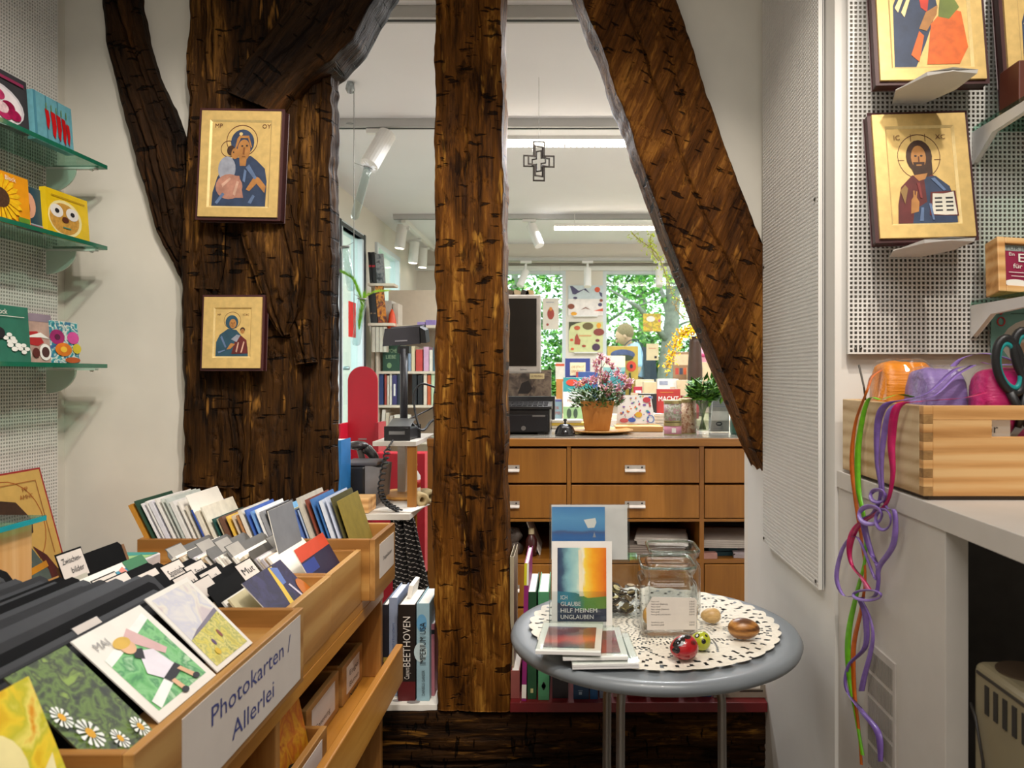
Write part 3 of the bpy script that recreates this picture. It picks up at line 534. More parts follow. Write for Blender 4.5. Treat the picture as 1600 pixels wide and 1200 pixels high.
shelf_book('dark cookery book with a plate of red plums on the top glass shelf', -1.20, 1.50, 1.663, ZS[0], .118, .016, SLATE,
    [('e', mat('d9d5dd', .4), .42, .36, .50, .38), ('e', mat('efe9ee', .4), .42, .36, .45, .33)]+[('e', mat(c, .4, var=.25, scale=90), x, y, .12, .10) for c, x, y in [('a3164f', .2, .5), ('c23a6d', .45, .52), ('8f1140', .62, .36), ('d9a8b8', .38, .36), ('a81b55', .3, .22), ('b92a63', .55, .2), ('e7c9cf', .5, .3), ('a3164f', .72, .24)]]+[('r', mat('8f2f55', .5), .5, .84, .92, .90), ('r', mat('c5b64b', .5), .05, .82, .35, .88)])
shelf_book('pale blue cookery book with red chillies on the top glass shelf', -1.20, 1.682, 1.812, ZS[0], .112, .018, BLUEC,
    [('r', mat('4f8fa5', .5), .0, 0, .06, 1), ('r', mat('3d7689', .5), .30, 0, .315, 1), ('r', mat('3d7689', .5), .60, 0, .615, 1)]+[chili(.26, .30, .72, .10), chili(.40, .16, .72, .12), chili(.54, .16, .70, .11), chili(.68, .12, .68, .10), chili(.80, .14, .60, .08)]+[('r', mat('6b8a3a', .5), .28+.13*i, .70, .30+.13*i, .84) for i in range(5)])
petal = mat('f2bf16', .5, var=.15, scale=90)
shelf_book('yellow notepad with a big sunflower on the middle glass shelf', -1.20, 1.535, 1.667, ZS[1], .108, .014, mat('e89a12', .5, var=.1), [('p', petal, [(.32+.06*math.cos(a), .45+.06*math.sin(a)), (.32+.42*math.cos(a-.12), .45+.42*math.sin(a-.12)), (.32+.50*math.cos(a), .45+.5*math.sin(a)), (.32+.42*math.cos(a+.12), .45+.42*math.sin(a+.12))]) for a in [i*math.pi/11 for i in range(22)]]+[('e', mat('4b2f1c', .7, var=.3, scale=200), .32, .45, .2, .2), ('t', PAPER, 'Block', .45, .84, .09), ('r', mat('5e8a2a', .5), .7, .06, .95, .16)], cat='notepad', name='notepad')
shelf_book('teal book with a pink ear shape squeezed between two yellow covers', -1.212, 1.655, 1.738, ZS[1], .098, .012, mat('24495a', .5), [('e', mat('e3a98c', .5), .32, .56, .26, .30), ('e', mat('7a3a3a', .5), .26, .5, .10, .16), ('r', mat('b71f58', .5), 0, 0, 1, .12), ('r', mat('9fb0b8', .5), 0, .12, 1, .15)])
shelf_book('yellow foil-wrapped book with a round biscuit face', -1.20, 1.722, 1.872, ZS[1], .108, .014, mat('e8c416', .35, var=.08), [('e', mat('f3e6a6', .4), .42, .42, .40, .40), ('e', mat('c9973f', .6, var=.2, scale=120), .40, .41, .35, .34)]+[('e', WHITE, x, .55, .15, .14) for x in (.22, .58)]+[('e', INK, x, .55, .05, .05) for x in (.22, .58)]+[('e', mat('5a2a18', .5), .40, .39, .08, .065), ('r', mat('2f8d7d', .5), .33, .2, .52, .225), ('r', mat('b48f14', .5), .1, .86, .9, .88)])
GRN = mat('2c6f5c', .5, var=.12, scale=30); WF = mat('eef0ea', .5)
flower = lambda x, y, r: [('e', WF, x+r*math.cos(a), y+r*math.sin(a), r*.8, r*.6) for a in (0, 1.57, 3.14, 4.71)]
shelf_book('green notepad with a ladybird on white blossom on the lowest glass shelf', -1.20, 1.50, 1.668, ZS[2], .122, .014, GRN, flower(.3, .22, .07)+flower(.7, .30, .07)+flower(.62, .42, .06)+flower(.86, .24, .06)+[('e', mat('c8441c', .35), .24, .56, .20, .16), ('e', INK, .46, .50, .09, .10), ('e', INK, .2, .58, .03, .03), ('e', INK, .3, .50, .03, .03), ('e', INK, .26, .64, .03, .03), ('t', PAPER, 'Block', .40, .84, .09), ('r', PAPER, .05, .80, .9, .81), ('r', mat('b92d45', .5), .05, .06, .2, .12)], cat='notepad', name='notepad')
shelf_book('grey pink notepad with a red moped on the lowest glass shelf', -1.208, 1.655, 1.752, ZS[2], .112, .012, mat('b79b8e', .5, var=.15, scale=50), [('r', mat('8f8190', .5), 0, .84, 1, 1), ('p', mat('b3262b', .4), [(.05, .38), (.1, .62), (.5, .64), (.7, .42), (.5, .34)]), ('p', WF, [(.02, .50), (.6, .62), (.9, .50), (.6, .52)]), ('e', WF, .72, .22, .20, .17), ('e', mat('4a2c2a', .5), .72, .22, .13, .11), ('e', WF, .10, .18, .14, .16), ('e', mat('5b2320', .5), .4, .2, .12, .1)], cat='notepad', name='notepad')
shelf_book('small notepad covered in bright mixed flowers on the lowest glass shelf', -1.205, 1.744, 1.842, ZS[2], .100, .012, mottle('flower_print', ['1c6f86', '2aa0a8', 'e8ece4', '1b8a9a', '3a5a9a'], 60), [('e', mat('a01f6b', .5, var=.2), .22, .62, .26, .18), ('e', mat('5a1040', .5), .22, .62, .1, .07), ('e', mat('cf4a9a', .5, var=.2), .78, .62, .22, .15), ('e', mat('e07b14', .5, var=.2), .40, .33, .30, .16), ('e', mat('f3c43a', .5), .40, .33, .12, .07), ('e', mat('d9c42a', .5), .88, .36, .16, .12), ('e', mat('b9551e', .5), .7, .08, .28, .07), ('t', PAPER, 'Block', .36, .86, .07)], cat='notepad', name='notepad')

# big icon board leaning under the shelves
a = P(112, 905, 1.85); c = P(62, 730, 1.85); O = Vector((a.x, 1.85-.36, .735)); V = Vector((c.x-a.x, 0, c.z-.735)); t = thing('icon', 'large leaning icon of two haloed dark haired figures with a red edge', 'icon', O)
IG = mat('c9a457', .55, var=.08, scale=30); U = Vector((0, .36, 0)); N = U.cross(V).normalized()
B().prism([O, O+U, O+U+V, O+V], -N*.016, mat('9a1f1f', .5)).build('board', t)
b = B(); L2 = mat('a05a20', .6)
b.art(O, U, V, [('r', IG, .006, .006, .985, .985), ('o', L2, .62, .58, .29, .36, .008), ('o', L2, .15, .60, .29, .36, .008), ('p', HAIR, [(.42, .58), (.46, .72), (.56, .80), (.70, .76), (.80, .60), (.78, .50), (.56, .48)]), ('p', FLESH, [(.44, .58), (.54, .62), (.62, .50), (.56, .38), (.46, .42)]),
  ('p', mat('4f5f5c', .6, var=.2), [(.40, 0), (.46, .30), (.60, .42), (.72, .40), (.86, .10), (.88, 0)]), ('p', mat('4a1716', .6, var=.3, scale=80), [(.74, .40), (.84, .30), (.96, .06), (.97, 0), (.84, 0), (.82, .2)]), ('p', mat('c98a1f', .5), [(.5, .16), (.5, .21), (.82, .26), (.83, .21)]), ('p', FLESH, [(.58, .2), (.56, .32), (.66, .36), (.70, .28)]),
  ('p', HAIR, [(.02, .7), (.1, .72), (.26, .68), (.32, .56), (.2, .52)]), ('p', FLESH, [(.1, .6), (.26, .6), (.28, .45), (.12, .45)]), ('r', L2, .08, .90, .92, .905), ('r', L2, .915, .3, .92, .905), ('t', L2, 'MP', .78, .83, .035), ('t', L2, 'AMHC', .74, .77, .035)])
b.build('painting', t)
PINE = wood('pine', 'b98246', 'dba664', 'ecc48a', 'Z', 16, 7, .5, rings=10, bump=.08)
t = thing('display_box', 'small pine display box with a teal edged glass lid beside the leaning icon', 'box', (-1.1, 1.2, .755))
B().box(-1.27, -.985, 1.02, 1.372, .755, .982, PINE).build('body', t, bevel=.003)
B().box(-1.28, -.97, 1.0, 1.386, .983, .993, glass('b8e6de', 'lid_glass', 1)).build('glass_lid', t)
B().box(-.9705, -.9688, 1.0, 1.386, .9835, .9925, mat('159aa6', .2)).build('lid_edge', t)
# white book lying flat, on a closed wooden card box
BEECH = wood('beech_x', '8f6330', 'ac7c42', 'c09558', 'Y', 14, 8, .45, bump=.08, rings=5)
BEECHX = wood('beech_y', '8a5c28', 'a67438', 'ba8c4c', 'X', 14, 8, .45, bump=.08, rings=5)
BEECHZ = wood('beech_z', '7f4f1c', '9c672c', 'b58244', 'Z', 14, 8, .45, bump=.08)
BEECHO = wood('beech_orange', '9a641f', 'ba7e2e', 'cf9a48', 'Y', 14, 8, .4, bump=.08, coat=.2)
tag(B().box(-1.06, -.86, 1.47, 1.655, .752, .838, BEECHX).build('wooden_box', bevel=.003), 'closed low wooden box under the white and green book', 'box')
t = thing('book', 'thick white book with a green cover picture lying flat by the wall', 'book', (-.95, 1.5, .839))
B().box(-1.02, -.885, 1.50, 1.62, .839, .869, mat('e2dfe2', .5)).build('cover', t, bevel=.003)
b = B(); b.art((-1.02, 1.50, .8695), (.135, 0, 0), (0, .12, 0), [('r', mat('9fc98a', .5, var=.15, scale=40), .02, .04, .98, .96), ('p', mat('3f9a94', .5), [(.02, .7), (.3, .96), (.98, .96), (.98, .8), (.5, .66)]), ('e', WF, .42, .45, .22, .14), ('e', WF, .62, .38, .16, .10), ('e', mat('7cb83a', .5), .3, .25, .2, .12)])
b.art((-1.02, 1.50, .839), (.135, 0, 0), (0, 0, .03), [('r', LINE, .35, .36, .8, .40), ('t', MAROON, 'M', .55, .30, .42)]); b.build('printed_cover', t)

# ================================================================ card rack with drawers
t = thing('card_rack', 'tall beech card rack on the left with two tiers of card drawers', 'rack', (-.7, 1.2, 0))
B().box(-1.305, -.462, .30, 1.86, .728, .750, BEECHO).build('top_shelf', t, bevel=.002)
B().box(-.95, -.425, .30, 1.86, .488, .508, BEECHO).build('lower_shelf', t, bevel=.002)
B().box(-.434, -.416, .30, 1.87, .488, .582, BEECHO).build('lip_rail', t, bevel=.003)
B().box(-.484, -.462, .30, 1.86, .70, .728, BEECHO).build('front_rail', t, bevel=.002)
for y in (.32, 1.185, 1.845):
    B().box(-.95, -.466, y, y+.02, .508, .728, BEECHZ).build('upright', t, bevel=.002); B().box(-.95, -.466, y, y+.02, 0, .488, BEECHZ).build('upright', t, bevel=.002)
B().box(-.96, -.95, .32, 1.865, 0, .728, BEECHZ).build('back_panel', t)
B().box(-1.305, -1.265, .35, .39, 0, .728, BEECHZ).build('leg', t); B().box(-1.305, -1.265, 1.80, 1.84, 0, .728, BEECHZ).build('leg', t)
LAB = mat('d9cfc6', .7, var=.04, scale=12, bump=.2)
def drawer(label, xf, xb, y0, y1, z0, z1, floor=None, name='card_tray', front=None):
    t = thing(name, label, 'tray', (xf, (y0+y1)/2, z0)); w = .012; f = floor or z0+.008
    B().box(xf-w, xf, y0, y1, z0, z1, BEECH).build('front_panel', t, bevel=.0015)
    B().box(xb, xf-w, y0, y0+w, z0, z1, BEECHX).build('side_panel', t, bevel=.0015); B().box(xb, xf-w, y1-w, y1, z0, z1, BEECHX).build('side_panel', t, bevel=.0015)
    B().box(xb, xb+w, y0+w, y1-w, z0, z1, BEECH).build('back_panel', t); B().box(xb+w, xf-w, y0+w, y1-w, z0, f, BEECHX).build('bottom', t)
    return t
D1 = drawer('long card drawer with a big white label on its front, nearest whole one', -.432, -.96, .742, 1.215, .756, .875, .846)
b = B(); b.box(-.4318, -.431, .833, 1.198, .766, .868, LAB)
BL = mat('3d4585', .6)
b.text('Photokarten /', (-.4306, .900, .828), (0, 1, 0), (0, 0, 1), .024, BL, fit=.255); b.text('Allerlei', (-.4306, .955, .784), (0, 1, 0), (0, 0, 1), .024, BL, fit=.135); b.build('paper_label', D1)
D0 = drawer('card drawer cut off at the bottom left corner of the photo', -.437, -.96, .40, .738, .752, .862, .80)
D2 = drawer('short card drawer with handwritten dividers and a blue painting card in front', -.458, -.85, 1.222, 1.436, .751, .868, .80)
D3 = drawer('card drawer packed with envelopes between grey dividers, third from the front', -.460, -.80, 1.442, 1.652, .751, .868, .80)
D4 = drawer('far card drawer with a small printed label, nearest the blue book', -.432, -.96, 1.66, 1.852, .751, .888, .80)
b = B(); b.box(-.4318, -.431, 1.70, 1.835, .79, .868, LAB); b.text('Doppelkarten', (-.4306, 1.73, .825), (0, 1, 0), (0, 0, 1), .009, INK, fit=.08); b.build('paper_label', D4)

def leaning(bld, x, y0, w, z, h, ang, th, mt):
    """one card standing at (x, y0, z), leaning back to the left"""
    bld.M = at(x, y0, z) @ rotm('Y', -ang); bld.box(-th, 0, 0, w, 0, h, mt); return bld
CARDMESH = {}
def card(name, label, cat, group, x, y, w, z, h, ang, th, mt):
    key = (round(w, 3), round(h, 3), round(th, 4), mt.name)
    if key not in CARDMESH:
        o = B().box(-th, 0, 0, w, 0, h, mt).build(name); CARDMESH[key] = o.data
    else:
        o = bpy.data.objects.new(name, CARDMESH[key]); COL.objects.link(o)
    o.matrix_world = at(x, y, z) @ rotm('Y', -ang); return tag(o, label, cat, group)
GD = mat('55524d', .5, var=.12)
DBLK = mat('0b0b0c', .75, spec=.15, var=.2)
def divider(label, group, x, y, w, z, h, ang, text=None, ty=.0, tw=.06, th_=.028, mt=None, dark=None):
    """stiff divider with an optional white tag along its top edge"""
    t = thing('card_divider', label, 'divider', (x, y, z), group); M = at(x, y, z) @ rotm('Y', -ang); mt = mt or DBLK
    b = B(M); c = .008; b.prism([(0, 0, 0), (0, w, 0), (0, w, h-c), (0, w-c, h), (0, c, h), (0, 0, h-c)], (-.0012, 0, 0), mt); o = b.build('sheet', t)
    if text is not None:
        q = B(M); q.prism([(.0005, ty, h-th_*.75), (.0005, ty+tw, h-th_*.75), (.0005, ty+tw, h+th_*.25), (.0005, ty, h+th_*.25)], (-.0022, 0, 0), mat('a09b93', .6) if mt == GD else LAB)
        q.prism([(.0002, ty-.002, h-th_*.85), (.0002, ty+tw+.002, h-th_*.85), (.0002, ty+tw+.002, h+th_*.32), (.0002, ty-.002, h+th_*.32)], (-.0012, 0, 0), mt)
        if text: q.text(text, M @ Vector((.0012, ty+tw*.12, h-th_*.5)) if False else (.0012, ty+tw*.12, h-th_*.5), (0, 1, 0), (0, 0, 1), th_*.42, INK, fit=tw*.72)
        q.build('tag', t)
    return t
def picture_card(label, x, y, w, z, h, ang, shapes, back=PAPER, cat='card'):
    t = thing('picture_card', label, cat, (x, y, z)); M = at(x, y, z) @ rotm('Y', -ang)
    b = B(M); b.box(-.0016, 0, 0, w, 0, h, back); b.build('sheet', t); a = B(M); a.art((0, 0, 0), (0, w, 0), (0, 0, h), shapes, e=.0002); a.build('printed_picture', t); return t
def nth(i): return '%d%s' % (i, 'th' if 10 <= i % 100 <= 20 else {1: 'st', 2: 'nd', 3: 'rd'}.get(i % 10, 'th'))
# --- drawer with the big label
rnd = random.Random(4)
n = 40
for i in range(n):
    x = -.512-.0106*i; an = 43-7*i/n+rnd.uniform(-2.5, 2.5); w = rnd.uniform(.39, .43); y = .756+rnd.uniform(0, .02)
    tg = '' if i in (5, 14, 22, 31, 37) else None
    divider(('%s black divider behind the photo cards, counted from the aisle' % nth(i+1))+('' if tg is None else ', with a blank tag'), 'black dividers in the long drawer', x, y, w-.03*(i < 6), .847, rnd.uniform(.094, .108) if i < 6 else rnd.uniform(.104, .126), an, tg, rnd.choice((.03, .2, .33)), .05, .012, [DBLK, mat('1d1d1f', .6, spec=.3, var=.2), mat('151517', .5, spec=.4, var=.2)][i % 3])
GRASS = mottle('meadow_print', ['1c2412', '33401c', '5f7a2c', '2a331a', '7f9a3a'], 45)
def daisy(x, y, r):
    return [('p', WF, [(x+.25*r*math.cos(a), y+.3*r*math.sin(a)), (x+r*math.cos(a-.16), y+1.0*r*math.sin(a-.16)), (x+r*1.08*math.cos(a), y+1.08*r*math.sin(a)), (x+r*math.cos(a+.16), y+1.0*r*math.sin(a+.16))]) for a in [k*math.pi/6 for k in range(12)]]+[('e', mat('d9a018', .6), x, y, r*.38, r*.38)]
picture_card('photo card of white daisies in dark grass at the front of the long drawer', -.470, .755, .092, .848, .140, 46, [('r', GRASS, 0, 0, 1, 1)]+daisy(.52, .13, .09)+daisy(.26, .30, .13)+daisy(.13, .52, .10)+daisy(.85, .1, .1), mat('2a2c1c', .5))
GRC = mottle('garden_print', ['3c8a4a', '5fae5e', '7cc07a', '3f8f4f', 'a6cfa0'], 38)
picture_card('square white card with a painted child sitting in a green garden', -.475, .866, .139, .849, .139, 47.5, [('p', GRC, [(.10, .08), (.92, .08), (.92, .90), (.52, .78), (.10, .70)]), ('p', WF, [(.10, .62), (.52, .72), (.92, .84), (.92, .92), (.10, .70)]),
   ('p', mat('d9b2b0', .6), [(.44, .78), (.60, .86), (.80, .50), (.72, .46)]), ('p', WF, [(.12, .18), (.52, .30), (.56, .22), (.14, .08)]), ('p', mat('e9e3ec', .6), [(.34, .40), (.48, .62), (.64, .56), (.70, .30), (.46, .26)]), ('p', INK, [(.38, .58), (.44, .66), (.54, .62), (.46, .52)]), ('e', mat('e2b58c', .6), .42, .70, .09, .08), ('e', mat('d9b048', .6), .40, .76, .11, .06), ('p', INK, [(.44, .28), (.70, .34), (.74, .26), (.48, .20)]), ('p', mat('e2b58c', .6), [(.48, .22), (.54, .22), (.56, .10), (.50, .10)]), ('p', mat('e2b58c', .6), [(.66, .28), (.72, .28), (.80, .14), (.74, .12)]), ('e', INK, .53, .08, .05, .03), ('e', INK, .78, .12, .05, .03), ('t', mat('9c9a98', .6), 'MAI', .12, .80, .08)])
WC = mottle('watercolour_sky', ['d2cfd3', 'dedad6', 'c7c6d2', 'e2dccf', 'cdbfc2'], 22); MEAD = mottle('watercolour_meadow', ['b6ab3a', 'd6c84a', 'a8a850', 'dccf6a', '8a8f3a'], 70)
picture_card('white card with a pale watercolour of a flower meadow under clouds', -.477, 1.014, .112, .849, .140, 45, [('r', WC, .07, .05, .93, .95), ('p', MEAD, [(.07, .05), (.93, .05), (.93, .52), (.7, .50), (.45, .46), (.07, .40)]), ('p', mat('7d7686', .6), [(.07, .40), (.30, .46), (.55, .50), (.93, .56), (.93, .51), (.5, .45)]), ('e', mat('5a3f6a', .6), .38, .26, .03, .04), ('e', mat('8a4a3a', .6), .6, .3, .03, .05), ('e', mat('d8b41a', .6), .3, .16, .05, .04)])
picture_card('yellow painted flower card at the bottom left corner', -.452, .545, .155, .835, .145, 22, [('r', mottle('yellow_print', ['e3b80f', 'f0d12a', 'c9c22a', 'f3e26a', 'e59a10'], 30), 0, 0, 1, 1), ('e', mat('f0e2a0', .6), .55, .55, .22, .26), ('p', mat('f2e7b0', .6), [(.5, .1), (.9, .2), (.95, .5), (.8, .4)]), ('p', mat('4a2f22', .6), [(.86, .12), (.98, .1), (.94, .34)])], mat('d9b020', .5))
picture_card('second yellow flower card behind the corner one', -.475, .54, .155, .82, .16, 24, [('r', mottle('yellow_print2', ['d8c23a', 'efe6a0', 'c9c22a', 'f3e26a'], 26), 0, 0, 1, 1)], mat('d9b020', .5))
for i in range(9): card('picture_card', 'plain %s card, %s behind the yellow flower cards' % (['cream', 'tan', 'ochre'][i % 3], nth(i+1)), 'card', 'cards in the cut off drawer', -.50-.04*i, .55, .15, .81, .125, 28, .002, (PAPER, mat('d9c9a0', .6), mat('c9b24a', .6))[i % 3])
# --- short drawer with handwritten dividers
tags = [('', .02), ('Meer', .05), ('Spanisch', .08), ('z. Stand', .11), ('Blau', .03), ('Musik', .06), ('', .0), ('Mut', .12), ('', .02), ('Natur', .05)]
xs = [-.70, -.665, -.632, -.612, -.590, -.560, -.545, -.525, -.72, -.76]
for (tx, ty), x in zip(tags, xs):
    lab = ('black divider tagged %s in the short drawer' % tx) if tx else 'black divider with a blank tag in the short drawer, %s' % {-.70: 'behind the one tagged Meer', -.545: 'between Musik and Mut', -.72: 'farthest but one'}[x]
    divider(lab, 'black dividers in the short drawer', x, 1.236, .185, .80, .125 if tx != 'Spanisch' else .135, 38, tx, ty, .062, .032)
for i in range(26): card('greeting_card', 'thin card standing edge-on in the short drawer', 'card', 'cards in the short drawer', -.50-.0095*i, 1.237+rnd.uniform(0, .01), .17, .80, rnd.uniform(.088, .104), 38, .0035, rnd.choice((PAPER, mat('d9cfa8', .6), mat('e4e0d6', .6), mat('b7a98e', .6))))
picture_card('dark blue painted card with a yellow figure at the front of the short drawer', -.474, 1.245, .165, .828, .105, 43, [('r', mottle('night_print', ['1c1a38', '2a2450', '241c3a', '35305a'], 30), 0, 0, 1, 1), ('p', mat('d9b93a', .5), [(.40, .05), (.50, .45), (.62, .98), (.72, .98), (.60, .5), (.54, .2)]), ('p', mat('5a72b0', .5), [(.66, .98), (.8, .9), (.72, .6), (.62, .6)]), ('p', mat('c9c2cf', .5), [(.72, .55), (.76, .55), (.86, .0), (.82, .0)]), ('e', mat('b5661f', .5), .95, .25, .12, .3)])
picture_card('white card with bright orange, yellow and green patches behind the black divider', -.745, 1.25, .185, .81, .125, 38, [('p', mat('e2611c', .5), [(0, .3), (.2, .3), (.26, .8), (.04, .9)]), ('p', mat('2d86a0', .5), [(.24, .3), (.7, .3), (.7, .9), (.3, .9)]), ('p', mat('e6c21d', .5), [(.3, .4), (.48, .3), (.52, .5), (.34, .8)]), ('p', mat('e0806c', .5), [(.54, .9), (.62, .94), (.72, .5), (.64, .4)]), ('p', mat('176a34', .5), [(.66, .3), (1, .3), (1, 1), (.66, 1)])])
divider('tall black divider with a two line white tag standing by the wall', None, -.80, 1.245, .17, .80, .148, 20, '', .0, .062, .046)
bl = B(at(-.80, 1.245, .80) @ rotm('Y', -20)); bl.text('Zwischen-', (.0014, .006, .142), (0, 1, 0), (0, 0, 1), .010, INK, fit=.048); bl.text('bilder', (.0014, .022, .124), (0, 1, 0), (0, 0, 1), .010, INK, fit=.032); bl.build('lettering', [o for o in bpy.data.objects if o.get('label', '').startswith('tall black divider')][0])
card('greeting_card', 'brown card behind the tall black divider', 'card', None, -.815, 1.26, .185, .80, .135, 20, .004, mat('7a5636', .6))
card('greeting_card', 'pale card in front of the tall black divider', 'card', None, -.79, 1.238, .05, .80, .12, 20, .003, mat('b7b3a4', .6))
# --- packed drawer
tones = [PAPER, mat('cdbb9c', .6), mat('d8cbb4', .6), mat('b79f7e', .6), mat('e9e6df', .6), mat('a58c70', .6), mat('bdb9c0', .6)]
k = 0; x = -.505
while x > -.70:
    if k % 6 == 5:
        divider('%s grey tagged divider from the aisle in the packed drawer' % nth(k//6+1), 'grey dividers in the packed drawer', x, 1.456, .182, .80, rnd.uniform(.136, .146), 40, '', rnd.choice((.01, .05, .1)), .055, .026, GD); x -= .007
    else:
        card('envelope', 'envelope seen edge-on in the packed drawer', 'envelope', 'envelopes in the packed drawer', x, 1.455+rnd.uniform(0, .004), .185, .80, rnd.uniform(.123, .131), 40, .0052, rnd.choice(tones) if k % 3 else PAPER); x -= .0066
    k += 1
picture_card('orange topped card with a dark strip at the front of the packed drawer', -.482, 1.462, .17, .81, .115, 30, [('r', mat('27233f', .5), 0, 0, 1, .75), ('r', mat('c9472a', .5), 0, .75, 1, 1), ('r', mat('2b3f8a', .5), 0, .5, .4, .72)])
picture_card('plain grey folded card standing high in the packed drawer', -.560, 1.50, .13, .80, .185, 14, [('r', mat('7d7f84', .5), 0, 0, 1, 1)], PAPER)
# --- far drawer
def hue(h):
    r, g, b_ = [int(h[q:q+2], 16) for q in (0, 2, 4)]; m_, n_ = max(r, g, b_), min(r, g, b_)
    if m_-n_ < 28: return 'white' if m_ > 205 else 'grey' if m_ > 90 else 'black'
    return ('pale ' if n_ > 150 else 'dark ' if m_ < 90 else '')+('blue' if m_ == b_ else 'green' if m_ == g else 'brown' if r-g > 20 and b_ < 120 else 'cream')
cols = ['b9802c', '2c4a3a', 'e4e2e6', 'e8e6e4', 'd9d8e2', 'e4e0dc', 'cfd3cc', 'b9c0bb', 'dcdad8', 'e8e4de', 'd6cfc2', '2f4ea0', 'e3dccd', 'e2dccb', '1d4a44', 'b7a98e', '6a4a3a', 'd9b24a', 'c9b9a0', 'a9784a', 'd7d0c2', '3a5fae', '6f9ad0', 'e8e8e8', '8d8f94', '34302f', '6fa6d0', 'd8d2bc', '8a8a6a', 'dfe3d8', '5d79b8', '9fb0cc', 'b9b3a6', '7a3a2a', '3f6fa8', '2f5f98', 'c9d0dc', 'c2cbe0', '4f4a24', '8a7a34']
for i, c in enumerate(cols):
    x = -.90+.0112*i; h = (.195 if i < 10 else .175 if i < 14 else .15 if i < 20 else .165 if i < 26 else .16 if i < 32 else .19); an = 27-9*i/40
    card('greeting_card', '%s %s greeting card, %s from the left in the far drawer' % ('thin' if i % 4 else 'thick', hue(c), nth(i+1)), 'card', 'greeting cards in the far drawer', x, 1.675+rnd.uniform(0, .006), .155, .80, h-rnd.uniform(0, .012), an, .0035 if i % 4 else .008, mat(c, .55, var=.12, scale=40))
picture_card('white card with a small dark landscape photo in the far drawer', -.772, 1.678, .15, .80, .203, 26, [('r', mat('3a4550', .5, var=.4, scale=90), .28, .52, .86, .74), ('r', mat('9fb0bb', .5), .32, .60, .82, .70)])
# --- boxes on the lower tier
def lowbox(label, x, y0, y1, z1, lines):
    t = drawer(label, x, -.80, y0, y1, .509, z1, name='card_box'); b = B(); b.box(x, x+.0008, y0+.03, y1-.03, .525, z1-.012, LAB)
    for i, s in enumerate(lines):
        if s: b.text(s, (x+.001, y0+.05, z1-.038-.026*i), (0, 1, 0), (0, 0, 1), .012, INK, fit=(y1-y0)*.45)
    b.build('paper_label', t); return t
lowbox('small card box with a three line label on the lower tier, farthest one', -.508, 1.675, 1.835, .598, ['Engel', 'Blumen', 'Natur'])
lowbox('small card box with a one line label on the lower tier, in the middle', -.512, 1.455, 1.66, .598, ['', 'Genesung'])
lowbox('small card box with a long label low on the lower tier, nearest one', -.462, 1.215, 1.425, .585, ['', 'mit besten Wünschen'])
for i in range(13): card('greeting_card', '%s card, %s from the front in the farthest low box' % (['violet blue', 'grey', 'green grey', 'black', 'cream'][i % 5], nth(i+1)), 'card', 'cards in the farthest low box', -.60-.013*i, 1.69, .13, .518, .15, 24, .006, [mat('33345a', .5, var=.3), mat('8a8f9c', .5), mat('4a5f58', .5), mat('1f1c2a', .5), mat('b9b2a4', .6)][i % 5])
for i in range(5): card('greeting_card', '%s card, %s from the front in the middle low box' % (['dark brown', 'dark red', 'navy'][i % 3], nth(i+1)), 'card', 'cards in the middle low box', -.60-.016*i, 1.48, .14, .518, .13, 24, .006, [mat('3a1d1c', .5), mat('5a231c', .5), mat('23233a', .5)][i % 3])
picture_card('orange and yellow painted card leaning in the nearest low box', -.484, 1.226, .185, .518, .160, 12, [('r', mottle('orange_print', ['d98a14', 'c9661a', 'e0a01f', 'b3441a'], 26), 0, 0, 1, 1), ('p', mat('1f241c', .6), [(.1, .1), (.5, .06), (.7, .22), (.5, .3), (.2, .24)])])
# ================================================================ round grey table and what stands on it
TX, TY, TZ, TR = .178, 1.58, .722, .302
t = thing('round_table', 'round grey metal bistro table with thin tube legs in the middle', 'table', (TX, TY, 0))
TGREY = mat('757b80', .36, var=.05, scale=8, coat=.15)
B().lathe([(0, -.004), (TR-.03, -.004), (TR-.012, 0), (TR-.004, -.004), (TR, -.012), (TR-.003, -.021), (TR-.012, -.026), (TR-.03, -.026), (0, -.022)], (TX, TY, TZ), TGREY, 96).build('table_top', t, True)
for lx, ly in ((.078, 1.46), (.098, 1.40), (.285, 1.43)):
    r = Vector((lx-TX, ly-TY, 0)).normalized(); p = Vector((lx, ly, 0))
    B().tube([p-r*.10+Vector((0, 0, TZ-.034)), p-r*.03+Vector((0, 0, TZ-.036)), p+Vector((0, 0, TZ-.05)), p+r*.008+Vector((0, 0, TZ-.09)), p+r*.01+Vector((0, 0, .3)), p+r*.02], .0085, mat('8f8a85', .35, metal=.8, var=.05), 10).build('leg', t, True)
